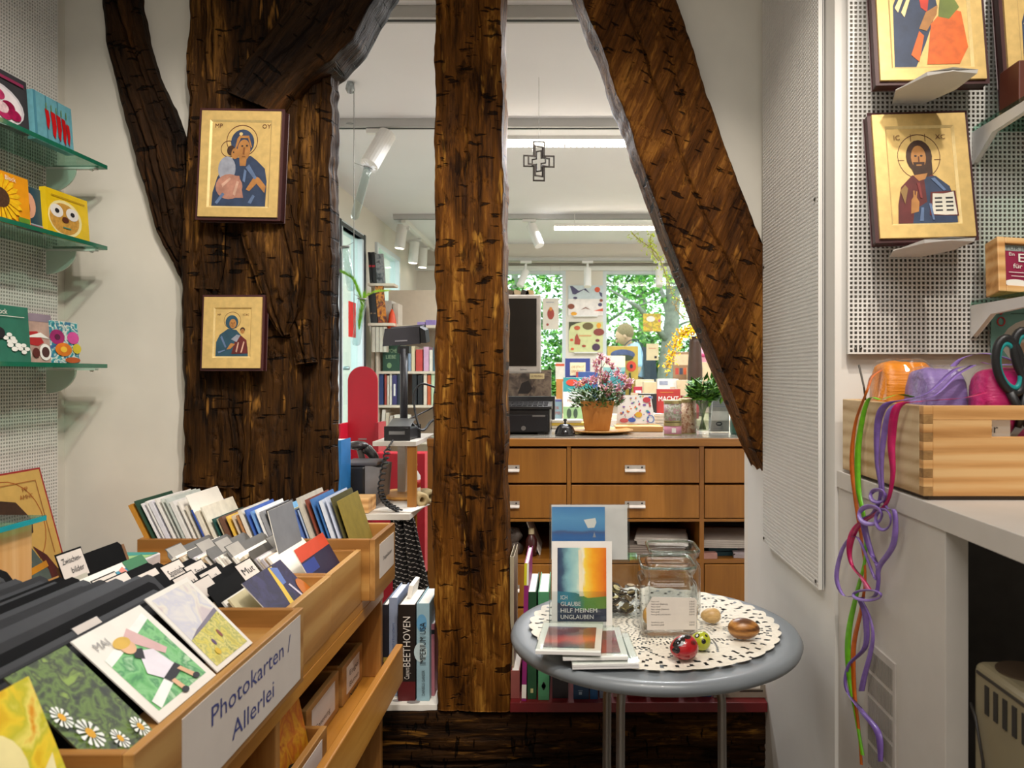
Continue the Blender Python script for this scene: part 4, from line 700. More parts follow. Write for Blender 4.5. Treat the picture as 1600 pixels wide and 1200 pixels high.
# lace doily: polar grid of threads with open cells
LACE = mat('d9d2c3', .85, var=.06, scale=120, bump=.3); b = B(); nr = 44; ns = 216; R = .258; cx, cy = .178, 1.60; rl = random.Random(3)
def rad(i, j):
    r = R*i/nr
    if i == nr: r += .007*abs(math.sin(j*math.pi/6))
    return r
vs_ = []
for i in range(nr+1):
    for j in range(ns):
        a = 2*math.pi*j/ns; r = rad(i, j); vs_.append((cx+r*math.cos(a), cy+r*math.sin(a), TZ+.0012+(.002*math.sin(j*math.pi/6)**2 if i >= nr-1 else .0006*math.sin(i*2+j))))
fs = []
for i in range(2, nr):
    for j in range(ns):
        a = j/ns*12 % 1; z = i/nr
        petal_ = abs(a-.5)*2
        hole = (.28 < z < .40 and (j+i) % 3 == 0 and i % 2) or (.55 < z < .76 and abs(petal_-(z-.53)/.26) < .14 and (j+i) % 2 == 0) or (.41 < z < .52 and j % 4 == (i % 2)*2) or (.82 < z < .88 and j % 5 == 0) or (.55 < z < .72 and petal_ < .3 and j % 3 == 0 and i % 2) or (.1 < z < .26 and (j % 6 < 2) and i % 2) or (.90 < z < .94 and j % 4 == 0) or rl.random() < .03
        if not hole: fs.append((i*ns+j, i*ns+(j+1) % ns, (i+1)*ns+(j+1) % ns, (i+1)*ns+j))
fs.append(tuple(2*ns+j for j in range(ns)))
b.add(vs_, fs, LACE); tag(b.build('lace_doily', smooth=True), 'round cream lace doily spread on the grey table', 'doily')
ZT = TZ+.0035
# acrylic stand with prints
t = thing('acrylic_stand', 'clear acrylic leaflet stand with a blue sea print on the table', 'stand', (.02, 1.56, ZT)); AC = glass('f8fafa', 'acrylic', 1.0)
M = at(P(858, 985, 1.565).x, 1.575, ZT) @ rotm('X', -5)
w = .170
b = B(M); b.box(0, .112, .010, .012, 0, .253, AC); b.box(.112, w, .010, .012, .128, .253, AC); b.build('back_sheet', t)
b = B(M); b.box(0, w, -.006, -.0045, .132, .253, AC); b.box(0, .0015, -.006, .012, 0, .253, AC); b.box(w-.0015, w, -.006, .012, .132, .253, AC); b.build('sleeve', t)
b = B(M); b.box(0, .118, -.026, -.0245, 0, .075, AC); b.box(0, .118, -.026, .012, 0, .002, AC); b.box(0, .0015, -.026, .012, 0, .075, AC); b.box(.1165, .118, -.026, .012, 0, .075, AC); b.build('pocket', t)
SEA = ramp_mat('sea_print', [(0, '3b78b8'), (.30, '2f66a8'), (.36, '4a5f8f'), (.42, '4f8fc4'), (.7, '5f9fce'), (1, '3f7fbd')], 'Z', ZT+.16, ZT+.25, wob=.06, scale=60)
b = B(M); b.box(.004, w-.004, .002, .003, .136, .251, mat('dcd6d2', .7, var=.05)); b.build('grey_leaflet', t)
b = B(M); b.box(.005, .118, -.001, .0, .150, .247, SEA); b.art((.005, -.001, .150), (.113, 0, 0), (0, 0, .097), [('p', WHITE, [(.60, .72), (.82, .76), (.84, .66), (.80, .55), (.68, .54)]), ('p', GREYP, [(.77, .34), (.80, .46), (.83, .34)])]); b.build('sea_print', t)
# the card in the pocket
t = thing('picture_card', 'white card with a blue to orange painting and lettering in the stand', 'card', (.02, 1.55, ZT))
M = at(P(862, 985, 1.56).x, 1.556, ZT+.003) @ rotm('X', -5)
x0 = (M @ Vector((.012, 0, 0))).x
PAINT = ramp_mat('light_painting', [(0, '2b3450'), (.10, '3a5570'), (.22, '7fb0b8'), (.40, 'a9cfc8'), (.50, 'f2ecd0'), (.56, 'f4d24a'), (.72, 'f0a51c'), (1, 'd9660f')], 'X', x0, x0+.102, wob=.10, scale=45)
PAINT2 = ramp_mat('light_painting_low', [(0, '2a6f88'), (.2, '2f87a0'), (.45, '3f7f78'), (.6, '5a8f3a'), (1, '6f8f2f')], 'X', x0, x0+.102, wob=.2, scale=40); PAINT3 = ramp_mat('light_painting_foot', [(0, '2f3f55'), (.5, '2b3048'), (1, '3a3f50')], 'X', x0, x0+.102)
b = B(M); b.box(0, .126, -.003, 0, 0, .176, WHITE); b.build('sheet', t)
b = B(M); b.art((0, -.003, 0), (.126, 0, 0), (0, 0, .176), [('r', PAINT, .095, .07, .905, .925), ('p', PAINT2, [(.095, .07), (.905, .07), (.905, .36), (.6, .34), (.4, .40), (.095, .42)]), ('p', PAINT3, [(.095, .07), (.905, .07), (.905, .22), (.5, .20), (.095, .29)]), ('p', mat('eadfbf', .6), [(.46, .36), (.52, .36), (.50, .90), (.44, .90)]),
  ('t', WHITE, 'ICH', .15, .325, .048, .11), ('t', WHITE, 'GLAUBE', .15, .25, .048, .33), ('t', WHITE, 'HILF MEINEM', .15, .175, .048, .60), ('t', WHITE, 'UNGLAUBEN', .15, .10, .048, .54)], e=.0003); b.build('printed_picture', t)
# clear money box with coins
t = thing('coin_box', 'clear plastic box half full of coins behind the leaflet stand', 'box', (.09, 1.68, ZT)); x0, x1 = .075, .150; y0, y1 = 1.625, 1.69; h = .125
b = B(); b.box(x0, x1, y0, y0+.002, ZT, ZT+h, AC); b.box(x0, x1, y1-.002, y1, ZT, ZT+h, AC); b.box(x0, x0+.002, y0, y1, ZT, ZT+h, AC); b.box(x1-.002, x1, y0, y1, ZT, ZT+h, AC); b.box(x0, x1, y0, y1, ZT+h, ZT+h+.002, AC); b.build('case', t)
rc = random.Random(5); COIN = [mat('8a6a3a', .35, metal=.8), mat('6a4f2f', .4, metal=.8), mat('b09a5a', .35, metal=.8), mat('4a3a2a', .45, metal=.7)]
for k in range(46):
    c = B(at(rc.uniform(x0+.012, x1-.012), rc.uniform(y0+.012, y1-.012), ZT+.004+.0012*k) @ rotm('X', rc.uniform(-40, 40)) @ rotm('Y', rc.uniform(-40, 40))); c.lathe([(.009, -.001), (.009, .001)], (0, 0, 0), COIN[k % 4], 12); tag(c.build('coin'), 'small brown coin heaped in the clear box', 'coin', 'coins in the clear box')
# square glass jars
JG = glass('fcfdfc', 'jar_glass', 1.8)
def jar(label, cx, cy, hw, h):
    t = thing('glass_jar', label, 'jar', (cx, cy, ZT))
    pr = [(hw*.2, .001), (hw*.94, .001), (hw, .006), (hw, h*.70), (hw*.97, h*.76), (hw*.86, h*.80), (hw*.85, h*.86), (hw*.93, h*.92), (hw*.98, h*.96), (hw*.98, h), (hw*.90, h), (hw*.88, h*.93), (hw*.80, h*.86), (hw*.80, h*.80), (hw*.92, h*.74), (hw*.955, h*.68), (hw*.955, .012), (hw*.9, .009), (hw*.2, .009)]
    b = B(); b.lathe(pr, (cx, cy, ZT), JG, 48, sq=9); b.build('glass_body', t, True)
    b = B(); n = 40; pts = []
    for j in range(n):
        a = 2*math.pi*j/n; x, y = math.cos(a), math.sin(a); k = (abs(x)**7+abs(y)**7)**(-1/7); pts.append((cx+hw*.95*x*k, cy+hw*.95*y*k, ZT+h))
    b.tube(pts, .0032, glass('dfeae2', 'jar_rim', 2.2), 8, closed=True); b.build('rim', t, True); return t
J1 = jar('open square glass jar with a price list stuck on its front', P(1043, 0, 1.54).x, 1.56, .058, .138)
jx = P(1043, 0, 1.54).x-.058; jy = 1.56-.0586
b = B(); b.prism([(jx+.012, jy, ZT+.016), (jx+.110, jy, ZT+.016), (jx+.112, jy, ZT+.074), (jx+.108, jy, ZT+.080), (jx+.022, jy, ZT+.082), (jx+.010, jy, ZT+.060)], (0, -.0006, 0), mat('d8d0c6', .7, var=.03))
rows_ = [('Herz mini', '2,50 €'), ('Herz mini (Edelholz)', '3,50 €'), ('Herz mittel', '3,50 €'), ('Herz mittel (Edelholz)', '4,50 €'), ('Herz groß', '4,50 €'), ('Herz groß ( mit Schrift )', '5,50 €'), None, None, ('Speckstein mini', '2,50 €'), ('Speckstein groß', '4,50 €')]
for k, rw in enumerate(rows_):
    if rw:
        z = ZT+.0715-.0052*k; b.text(rw[0], (jx+.020, jy-.0009, z), (1, 0, 0), (0, 0, 1), .0028, INK); b.text(rw[1], (jx+.107, jy-.0009, z), (1, 0, 0), (0, 0, 1), .0028, INK, align='r')
b.build('price_label', J1)
jar('open square glass jar standing behind the one with the price list', P(1050, 0, 1.70).x, 1.70, .058, .138)
def egg(name, label, c, rx, ry, rz, mt, rot=0, spots=(), point=.18, cat='egg'):
    t = thing(name, label, cat, (c[0], c[1], ZT)); M = at(*c) @ rotm('Z', rot); b = B(M); n, m = 24, 14; vs_ = []
    def sp(th, ph, k=1.0): x = math.cos(th); r = math.sin(th)*(1+point*x); return Vector((rx*x*k, ry*r*math.cos(ph)*k, rz*r*math.sin(ph)*k))
    for i in range(m+1):
        for j in range(n): vs_.append(sp(math.pi*i/m, 2*math.pi*j/n))
    b.add(vs_, [(i*n+j, (i+1)*n+j, (i+1)*n+(j+1) % n, i*n+(j+1) % n) for i in range(m) for j in range(n)], mt); b.build('body', t, True)
    for (th, ph, r1, r2, sm) in spots:
        q = B(M); pts = [sp(th, ph, 1.01)]+[sp(th+r1*g*math.cos(a), ph+r2*g*math.sin(a), 1.01) for g in (.33, .66, 1) for a in [2*math.pi*k/16 for k in range(16)]]
        q.add(pts, [(0, 1+k, 1+(k+1) % 16) for k in range(16)]+[(1+16*r_+k, 1+16*r_+(k+1) % 16, 17+16*r_+(k+1) % 16, 17+16*r_+k) for r_ in (0, 1) for k in range(16)], sm); q.build('painted_patch', t, True)
    return t
DK = mat('1c1414', .2, coat=.6); WO = wood('olive_wood', '5a3414', '9a6428', 'c08a48', 'X', 5, 30, .35, bump=.05, rings=18, coat=.2)
egg('painted_egg', 'glossy red and black painted wooden egg on the doily', (P(1068, 0, 1.385).x, 1.385, ZT+.0225), .028, .023, .0225, mat('a8141c', .2, coat=.7, var=.15), 25, [(2.2, 2.0, .5, .55, DK), (1.45, 1.75, .3, .4, DK), (2.6, 2.9, .35, .6, DK), (1.2, 2.5, .25, .2, mat('6a1014', .2, coat=.6))])
egg('painted_egg', 'small yellow green painted egg with dark dots on the doily', (P(1095, 0, 1.43).x, 1.435, ZT+.0175), .0195, .0175, .0175, mat('a9b021', .25, coat=.5), -30, [(1.7, 2.3, .26, .28, DK), (1.7, 2.3, .14, .15, WF), (.9, 2.8, .25, .3, DK), (2.3, 2.9, .25, .35, mat('c9981f', .3)), (2.2, 3.4, .2, .25, DK), (.8, 1.9, .16, .2, DK)])
egg('wooden_egg', 'small pale wooden egg beside the price list jar', (P(1111, 0, 1.585).x, 1.59, ZT+.016), .0215, .016, .016, wood('pale_wood', 'b08a50', 'd2b078', 'e2c894', 'X', 6, 30, .4, bump=.03), 0)
egg('wooden_egg', 'larger brown olive wood egg near the right edge of the doily', (P(1163, 0, 1.49).x, 1.495, ZT+.0205), .0315, .0225, .0205, WO, -8, point=-.1)
egg('wooden_egg', 'yellow egg lying inside the price list jar', (P(1043, 0, 1.54).x-.036, 1.545, ZT+.030), .024, .015, .018, mat('d99a1a', .4), 80)
egg('wooden_egg', 'light wooden egg at the bottom of the price list jar', (P(1043, 0, 1.54).x-.005, 1.56, ZT+.027), .024, .017, .0165, mat('c98f3a', .4), 20)
egg('painted_egg', 'red egg lying inside the price list jar', (P(1043, 0, 1.54).x+.033, 1.56, ZT+.026), .022, .016, .016, mat('8a1a1c', .3), 10)
# packs of folded cards at the front of the table
RED = ramp_mat('red_painting', [(0, '3a2f3a'), (.15, '6a2f30'), (.30, 'c8442f'), (.42, 'a8372c'), (.55, '6a2a34'), (.75, '7a3034'), (.9, '8f8aa0'), (1, 'b9b4c4')], 'Y', 1.36, 1.50, wob=.16, scale=28)
def pack(label, M, w, d, th, pic, n=1):
    t = thing('card_pack', label, 'card pack', M.to_translation()); b = B(M)
    for k in range(n): b.box(0, w, 0, d, k*th/n, (k+.82)*th/n, mat('e4e1de', .5, var=.02))
    b.build('cards', t); a = B(M); a.art((0, 0, th), (w, 0, 0), (0, d, 0), pic, e=.0003); a.build('printed_picture', t); s = B(M); s.box(-.001, w+.001, -.001, d+.001, th+.0024, th+.0028, CLEAR); s.build('film', t); return t
pack('wrapped pack of cards with dark grey print lying at the table edge, lowest', at(.005, 1.338, ZT) @ rotm('Z', 3), .120, .160, .009, [('r', mat('4a5248', .5, var=.4, scale=120), .12, .12, .9, .86)], 2)
pack('wrapped pack of cards with a dark red print under the top pack', at(-.012, 1.347, ZT+.0125) @ rotm('Z', 2), .118, .160, .006, [('r', mat('7a2a2c', .5, var=.3, scale=60), .12, .12, .9, .86)], 1)
pack('wrapped pack of cards with a red sunset painting lying on top', at(-.062, 1.352, ZT+.0225) @ rotm('Z', -4), .118, .155, .007, [('r', RED, .10, .12, .90, .84)], 1)
# ================================================================ white desk on the right
DW = mat('cbc5bd', .5, var=.02); t = thing('desk', 'white laminate desk on the right carrying the pine crate', 'desk', (.9, 1.2, 0))
B().box(.517, 1.9, .25, 1.448, 1.036, 1.068, DW).build('desk_top', t, bevel=.001)
B().box(.520, .552, 1.035, 1.448, 0, 1.036, DW).build('side_panel', t, bevel=.001)
B().box(.552, 1.9, 1.43, 1.448, 0, 1.036, mat('6a6460', .7)).build('back_panel', t)
B().box(1.6, 1.632, .5, 1.43, 0, 1.036, DW).build('side_panel', t)
g = B(); ga, gb = 1.19, 1.302; gz0, gz1 = .42, .792; g.box(.517, .5205, ga, gb, gz0, gz1, mat('bdb6ae', .5)); gr = g.build('vent_grille', t)
SL = mat('918b82', .6)
for r in range(9):
    s = B(); z1 = gz1-.012-.041*r
    for k in range(16): y = ga+.008+.0062*k; s.box(.5160, .5172, y, y+.0035, z1-.034, z1, SL)
    s.build('slot_row', gr)
# beige appliance under the desk
t = thing('appliance', 'beige metal appliance with a row of vent slots under the desk', 'appliance', (.75, .8, .0)); BG = mat('8f8468', .45, var=.06, scale=12)
B().box(.555, .95, .45, 1.032, .30, .860, BG).build('body', t, bevel=.012, seg=3)
for k in range(20): B().box(.5535, .556, .60+.0205*k, .609+.0205*k, .800, .838, mat('2b2722', .7)).build('vent_slot', t)
B().box(.5540, .556, .47, 1.02, .846, .850, mat('3a342c', .7)).build('lid_seam', t)
B().lathe([(.0, 0), (.035, 0), (.035, .002), (0, .002)], (.60, .985, .8605), mat('4a3a2a', .6), 24).build('round_cap', t)
tag(B().box(.555, .96, .44, 1.034, 0, .299, mat('57503f', .7)).build('storage_box', bevel=.004), 'dark low box the beige appliance stands on', 'box')
tag(B().tube([(.5525, 1.03, .80), (.548, 1.01, .79), (.547, .99, .74), (.547, .985, .66), (.547, .99, .55), (.55, 1.0, .45)], .0022, mat('2a2622', .5), 6).build('cable', smooth=True), 'thin dark cable curving down beside the beige appliance', 'cable')

# ================================================================ pine crate
CX0, CX1, CY0, CY1, CZ0, CZ1 = .518, .98, 1.095, 1.42, 1.0745, 1.207
PX = wood('pine_front', 'b57f45', 'd8a263', 'e6bb80', 'X', 12, 9, .5, rings=14, bump=.06, dist=1.6, contrast=(.3, .5, .72)); PY = wood('pine_side', 'ad8a5c', 'cdb188', 'dcc59c', 'Y', 6, 7, .55, rings=14, bump=.05, dist=2.2)
t = thing('crate', 'open pine crate with finger joints and a handle slot on the desk', 'crate', (.7, 1.2, CZ0)); w = .014
B().box(CX0, CX0+w, CY0+w, CY1, CZ0, CZ1, PY).build('side_board', t, bevel=.0015)
B().box(CX1-w, CX1, CY0+w, CY1, CZ0, CZ1, PY).build('side_board', t)
B().box(CX0+w, CX1-w, CY1-w, CY1, CZ0, CZ1, PX).build('back_board', t)
hx0, hx1, hz0, hz1 = .618, .76, CZ1-.046, CZ1-.021
B().box(CX0+w, CX1-w, CY0, CY0+w, CZ0, hz0, PX).build('front_board', t, bevel=.001)
B().box(CX0+w, CX1-w, CY0, CY0+w, hz1, CZ1, PX).build('front_rail', t, bevel=.001)
B().box(CX0+w, hx0, CY0, CY0+w, hz0, hz1, PX).build('front_block', t); B().box(hx1, CX1-w, CY0, CY0+w, hz0, hz1, PX).build('front_block', t)
B().box(CX0+w, CX1-w, CY0+w, CY1-w, CZ0, CZ0+.008, PX).build('bottom', t)
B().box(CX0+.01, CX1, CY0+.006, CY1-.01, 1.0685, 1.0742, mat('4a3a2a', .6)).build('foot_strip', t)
EG = wood('pine_end', '7d5a32', 'a07845', 'b98f58', 'X', 2, 40, .6, bump=.1); nf = 10; fh = (CZ1-CZ0)/nf
for k in range(nf): B().box(CX0, CX0+w, CY0, CY0+w, CZ0+fh*k, CZ0+fh*(k+1), PX if k % 2 else EG).build('finger_joint', t, bevel=.0008)
# bundles of raffia in the crate
def bundle(label, x0, x1, y0, y1, z1, c1, c2, film=True, rough=.35):
    M_ = wood('raffia_'+c1, c1, c2, c2, 'X', 18, 22, rough, bump=.9, dist=.4); t = thing('raffia_bundle', label, 'raffia', ((x0+x1)/2, (y0+y1)/2, CZ0+.009)); rr = random.Random(int(x0*1000))
    b = B(); n = 26; m = 20; vs_ = []; cx, cy = (x0+x1)/2, (y0+y1)/2; z0 = CZ0+.009
    cz = (z0+z1)/2; hx, hy, hz = (x1-x0)/2, (y1-y0)/2, (z1-z0)/2
    for i in range(m+1):
        u = -1+2*i/m; e = (1-abs(u)**10)**.35
        for j in range(n):
            a = 2*math.pi*j/n; y, z = math.cos(a), math.sin(a); k = (abs(y)**4+abs(z)**4)**(-.25); f = 1+.05*mn.noise(Vector((u*2, j*.9, x0*9)))
            vs_.append((cx+hx*u, cy+hy*y*k*e*f, cz+hz*z*k*e*f))
    b.add(vs_, [(i*n+j, i*n+(j+1) % n, (i+1)*n+(j+1) % n, (i+1)*n+j) for i in range(m) for j in range(n)]+[tuple(range(n)), tuple(m*n+j for j in range(n))], M_); b.build('fibres', t, True)
    if film:
        q = B(); vs2 = [(a+rr.uniform(-.001, .001), c+(c-cy)*.05, d+(d-cz)*.06+rr.uniform(-.002, .002)) for a, c, d in [tuple(v) for v in vs_]]
        q.add(vs2, [(i*n+j, i*n+(j+1) % n, (i+1)*n+(j+1) % n, (i+1)*n+j) for i in range(m) for j in range(n)], glass('ffffff', 'film', .8)); q.build('film', t)
    return t
bundle('bundle of orange raffia in the crate', .548, .645, 1.30, 1.385, 1.275, 'b9620f', 'd9841f')
bundle('bundle of purple raffia between the orange and pink ones', .568, .642, 1.19, 1.285, 1.262, '5f4a80', '8f78b4')
bundle('bundle of pink raffia in clear film in the crate', .622, .77, 1.122, 1.186, 1.262, '9a1050', 'c8206e')
# ribbons hanging over the crate side
def RB(x, y, X=.509): Y = X*F/(x-VX); return Vector((X, Y, CZ-(y-VY)*Y/F))
def smooth(pts, n=8):
    out = []
    for i in range(len(pts)-1):
        p0, p1, p2, p3 = pts[max(i-1, 0)], pts[i], pts[i+1], pts[min(i+2, len(pts)-1)]
        for k in range(n):
            t = k/n; out.append(.5*((2*p1)+(p2-p0)*t+(2*p0-5*p1+4*p2-p3)*t*t+(3*p1-p0-3*p2+p3)*t**3))
    return out+[pts[-1]]
def ribbon(name, label, path, X, wd, col, pre=(), parts=None):
    pts = [Vector(p) for p in pre]+[RB(x, y, X) for x, y in path]; pts = smooth(pts)
    nr_ = [Vector((.75+.2*math.sin(i*.22), -.6+.3*math.sin(i*.09), .2*math.sin(i*.13))).normalized() for i in range(len(pts))]
    w_ = [wd*1.1*(.75+.25*math.cos(i*.17)) for i in range(len(pts))]
    b = B(); vs_ = []
    for p, d_, ww in zip(pts, nr_, w_):
        q = Vector((.0005, 0, 0)); vs_ += [p-d_*ww/2-q, p+d_*ww/2-q, p+d_*ww/2+q, p-d_*ww/2+q]
    b.add(vs_, [(i*4+j, i*4+(j+1) % 4, i*4+4+(j+1) % 4, i*4+4+j) for i in range(len(pts)-1) for j in range(4)], mat(col, .35, var=.15, scale=80, coat=.2)); o = b.build(name, smooth=True); return tag(o, label, 'ribbon')
ribbon('ribbon', 'orange raffia ribbon hanging over the crate side', [(1355, 610), (1337, 660), (1331, 720), (1337, 780), (1347, 850), (1352, 900), (1346, 950), (1334, 1010), (1335, 1080), (1342, 1140), (1346, 1195)], .508, .007, 'c9641c', [(.56, 1.33, 1.265), (.53, 1.31, 1.25)])
ribbon('ribbon', 'bright green ribbon hanging over the crate side', [(1356, 626), (1342, 690), (1341, 760), (1350, 810), (1352, 870), (1338, 930), (1326, 990), (1326, 1050), (1336, 1110), (1348, 1180)], .507, .009, '6fbf1f', [(.58, 1.24, 1.212), (.545, 1.235, 1.220), (.515, 1.235, 1.212)])
ribbon('ribbon', 'wide purple ribbon falling in loops from the crate to the floor', [(1385, 632), (1372, 660), (1370, 720), (1376, 770), (1366, 800), (1350, 815), (1360, 860), (1372, 890), (1368, 930), (1345, 935), (1352, 960), (1352, 1010), (1326, 1040), (1322, 1075), (1346, 1110), (1372, 1145), (1376, 1190)], .504, .010, '7d5fae', [(.66, 1.19, 1.268), (.61, 1.18, 1.262), (.56, 1.165, 1.226), (.525, 1.165, 1.214)])
ribbon('ribbon', 'second purple ribbon looping wide to the left below the knot', [(1392, 640), (1380, 690), (1378, 740), (1384, 790), (1398, 800), (1396, 850), (1374, 885), (1368, 905), (1340, 840), (1318, 855), (1307, 900), (1318, 930), (1345, 936), (1364, 990), (1350, 1060), (1346, 1080)], .503, .008, '8a6cba', [(.64, 1.185, 1.268), (.60, 1.16, 1.252), (.56, 1.145, 1.222), (.525, 1.145, 1.212)])
ribbon('ribbon', 'magenta ribbon hanging over the crate side to the knots', [(1402, 636), (1393, 690), (1395, 740), (1388, 780), (1372, 800), (1340, 822), (1328, 850), (1330, 880), (1348, 905), (1358, 922)], .502, .011, 'c2185f', [(.62, 1.118, 1.226), (.59, 1.116, 1.218), (.55, 1.125, 1.214), (.525, 1.125, 1.212)])
ribbon('ribbon', 'loose curl of lilac ribbon standing up on the pink bundle', [], .5, .008, '9a7cc8', [(.615, 1.20, 1.266), (.625, 1.19, 1.279), (.65, 1.18, 1.286), (.675, 1.17, 1.281), (.695, 1.165, 1.270), (.66, 1.16, 1.268), (.64, 1.165, 1.272)])
def loop(cx_, cy_, rx, ry, X, r, col, lab):
    pts = [RB(cx_+rx*math.cos(a), cy_+ry*math.sin(a), X+.003*math.sin(2*a)) for a in [2*math.pi*k/22 for k in range(22)]]
    return B().tube(pts, r, mat(col, .35, var=.15, scale=80), 8, closed=True, flat=.5)
t = thing('ribbon_knot', 'purple knot tying the ribbons together below the crate', 'ribbon', RB(1365, 790, .50))
loop(1372, 775, 12, 10, .4985, .0035, '7d5fae', '').build('loop', t, True); loop(1360, 805, 18, 14, .4985, .0042, '8a6cba', '').build('loop', t, True); loop(1380, 812, 12, 16, .4980, .003, '7d5fae', '').build('loop', t, True); loop(1355, 930, 22, 8, .4985, .003, '8a6cba', '').build('loop', t, True)
tag(B().tube([RB(1342, 570, .53), RB(1350, 605, .535), RB(1354, 640, .545)], .0018, mat('5a554e', .4, metal=.6), 6).build('skewer'), 'thin dark stick poking out of the crate corner', 'stick')
# scissors with teal and black grips
t = thing('scissors', 'scissors with black and teal grips standing in the crate', 'scissors', (.70, 1.115, CZ0)); SY = 1.118
def grip(cx_, cy_, rx, ry, tilt, lab):
    pts = []
    for k in range(26):
        a = 2*math.pi*k/26; u = rx*math.cos(a); v = ry*math.sin(a)*(1+.12*math.cos(a)); c_, s_ = math.cos(tilt), math.sin(tilt); pts.append(P(cx_+u*c_-v*s_, cy_+u*s_+v*c_, SY))
    B().tube(pts, .0062, mat('1b1b1d', .4), 10, closed=True).build('grip', t, True)
    q = [P(cx_+(x.x-P(cx_, cy_, SY).x)*F/SY*.80, cy_-(x.z-P(cx_, cy_, SY).z)*F/SY*.80, SY) for x in pts]
    B().tube(q, .0042, mat('148a8a', .35), 8, closed=True).build('grip_lining', t, True)
grip(1577, 572, 20, 44, -.22, ''); grip(1606, 560, 19, 44, -.3, '')
B().tube([P(1578, 612, SY), P(1592, 640, SY), P(1604, 665, SY)], [.007, .007, .005], mat('1b1b1d', .4), 8).build('shank', t, True); B().tube([P(1605, 600, SY), P(1598, 640, SY), P(1590, 668, SY)], [.007, .007, .005], mat('1b1b1d', .4), 8).build('shank', t, True)
b = B(); b.prism([P(1590, 662, SY), P(1606, 662, SY), P(1560, 715, SY), P(1553, 716, SY)], (0, .003, 0), STEEL); b.build('blade', t)
tag(B().prism([(.612, CY0+w+.003, hz0-.01), (.655, CY0+w+.003, hz0-.01), (.655, CY0+w+.003, hz1+.006), (.618, CY0+w+.003, hz1+.006)], (0, .0015, 0), PAPER).text('Gr', (.616, CY0+w+.0022, hz0+.005), (1, 0, 0), (0, 0, 1), .013, INK).build('paper_slip'), 'white paper slip with handwriting seen through the crate slot', 'paper')
# ================================================================ shelves and goods at the right edge
def rshelf(z, lab, bx):
    t = thing('glass_shelf', lab, 'shelf', (.9, 1.35, z)); b = B(); b.box(bx, 1.5, 1.20, 1.425, z, z+.008, GGLASS); g = b.build('glass_plate', t); B().box(bx, 1.5, 1.198, 1.2002, z, z+.008, mat('1f6d54', .15, coat=.5)).build('ground_edge', g)
    k = B(); k.prism([(bx, 1.425, z-.002), (bx, 1.20, z-.002), (bx, 1.20, z-.014), (bx, 1.36, z-.020), (bx, 1.40, z-.045), (bx, 1.425, z-.060)], (.010, 0, 0), WHITEM); k.build('bracket', t, bevel=.002)
rshelf(1.385, 'glass shelf on a white bracket carrying the angel box', .765); rshelf(1.716, 'glass shelf on a white bracket near the top right corner', .768)
t = thing('angel_box', 'small pine box frame with a magenta angel print on the glass shelf', 'box', (.80, 1.3, 1.3935)); M = at(.762, 1.33, 1.4015) @ rotm('X', -10) @ rotm('Y', 4)
fw, fh_ = .13, .102
for x0, x1, z0, z1 in ((0, .014, 0, fh_), (fw-.014, fw, 0, fh_), (.014, fw-.014, 0, .012), (.014, fw-.014, fh_-.012, fh_)): B(M).box(x0, x1, -.002, .04, z0, z1, PX).build('rail', t, bevel=.0015)
b = B(M); b.box(.014, fw-.014, .006, .008, .012, fh_-.012, mat('8f1440', .5)); b.art((.014, .006, .012), (fw-.028, 0, 0), (0, 0, fh_-.024), [('r', mat('9aa09a', .6), 0, .86, 1, 1), ('t', mat('5a5a58', .6), 'FÜR JEDEN TAG', .06, .885, .08, .9), ('t', PAPER, 'Ein', .10, .74, .08), ('t', PAPER, 'Engel', .26, .60, .20, .62), ('t', PAPER, 'für jeden Tag', .16, .44, .11, .75), ('r', PAPER, .08, .33, .9, .345), ('r', PAPER, .12, .24, .85, .255), ('e', PAPER, .2, .08, .2, .09)]); b.build('printed_card', t)
t = thing('wall_calendar', 'teal calendar card with a red curl hanging under the angel shelf', 'calendar', (.8, 1.41, 1.26)); b = B(); a_ = P(1548, 560, 1.41); c_ = P(1660, 478, 1.41); b.box(a_.x, c_.x, 1.408, 1.411, a_.z, c_.z, mat('6f9a94', .6)); b.build('sheet', t)
b = B(); b.art((a_.x, 1.408, a_.z), (c_.x-a_.x, 0, 0), (0, 0, c_.z-a_.z), [('e', mat('c9bcb6', .6), .62, .30, .48, .46), ('r', mat('c9bcb6', .6), .30, 0, 1, .5), ('r', mat('b98a74', .6), .3, .1, .9, .3), ('o', mat('b3242c', .5), .13, .70, .06, .09, .022), ('p', mat('b3242c', .5), [(.06, .92), (.12, .82), (.22, .94), (.12, .86)]), ('r', mat('3a5a58', .6), .26, .84, .9, .855)]); b.build('print', t)
tag(B().box(P(1592, 0, 1.3).x, .95, 1.30, 1.36, 1.7245, 1.80, mat('5a2a1c', .5)).build('small_box', bevel=.002), 'small dark red box at the right edge on the upper glass shelf', 'box')
# ================================================================ long counter seen from the staff side
YC = 2.8
def cx(x): return (x-VX)*YC/F
def cz(y): return CZ-(y-VY)*YC/F
VEN = wood('counter_veneer', '8f5a1c', 'a56c24', 'b67a30', 'Z', 18, 10, .45, bump=.03, coat=.1); VENX = wood('counter_veneer_x', '8f5a1c', 'a56c24', 'b87e34', 'X', 16, 10, .42, bump=.05, coat=.15)
t = thing('counter', 'long brown veneer counter with drawers and open pigeonholes', 'counter', (.2, 3.1, 0)); x0, x1 = cx(668), 1.35; yb = 3.45
B().box(x0, x1, YC-.012, yb, cz(697), cz(685), VENX).build('worktop', t, bevel=.002)
B().box(x0+.004, x1, YC-.006, yb, cz(685)-.0005, cz(685)+.004, mat('9c968c', .22, var=.03, coat=.4)).build('worktop_sheet', t)
for xa, xb in ((668, 680), (886, 892), (1093, 1100), (1330, 1338)): B().box(cx(xa), cx(xb), YC, yb-.02, 0, cz(697), VEN).build('divider', t)
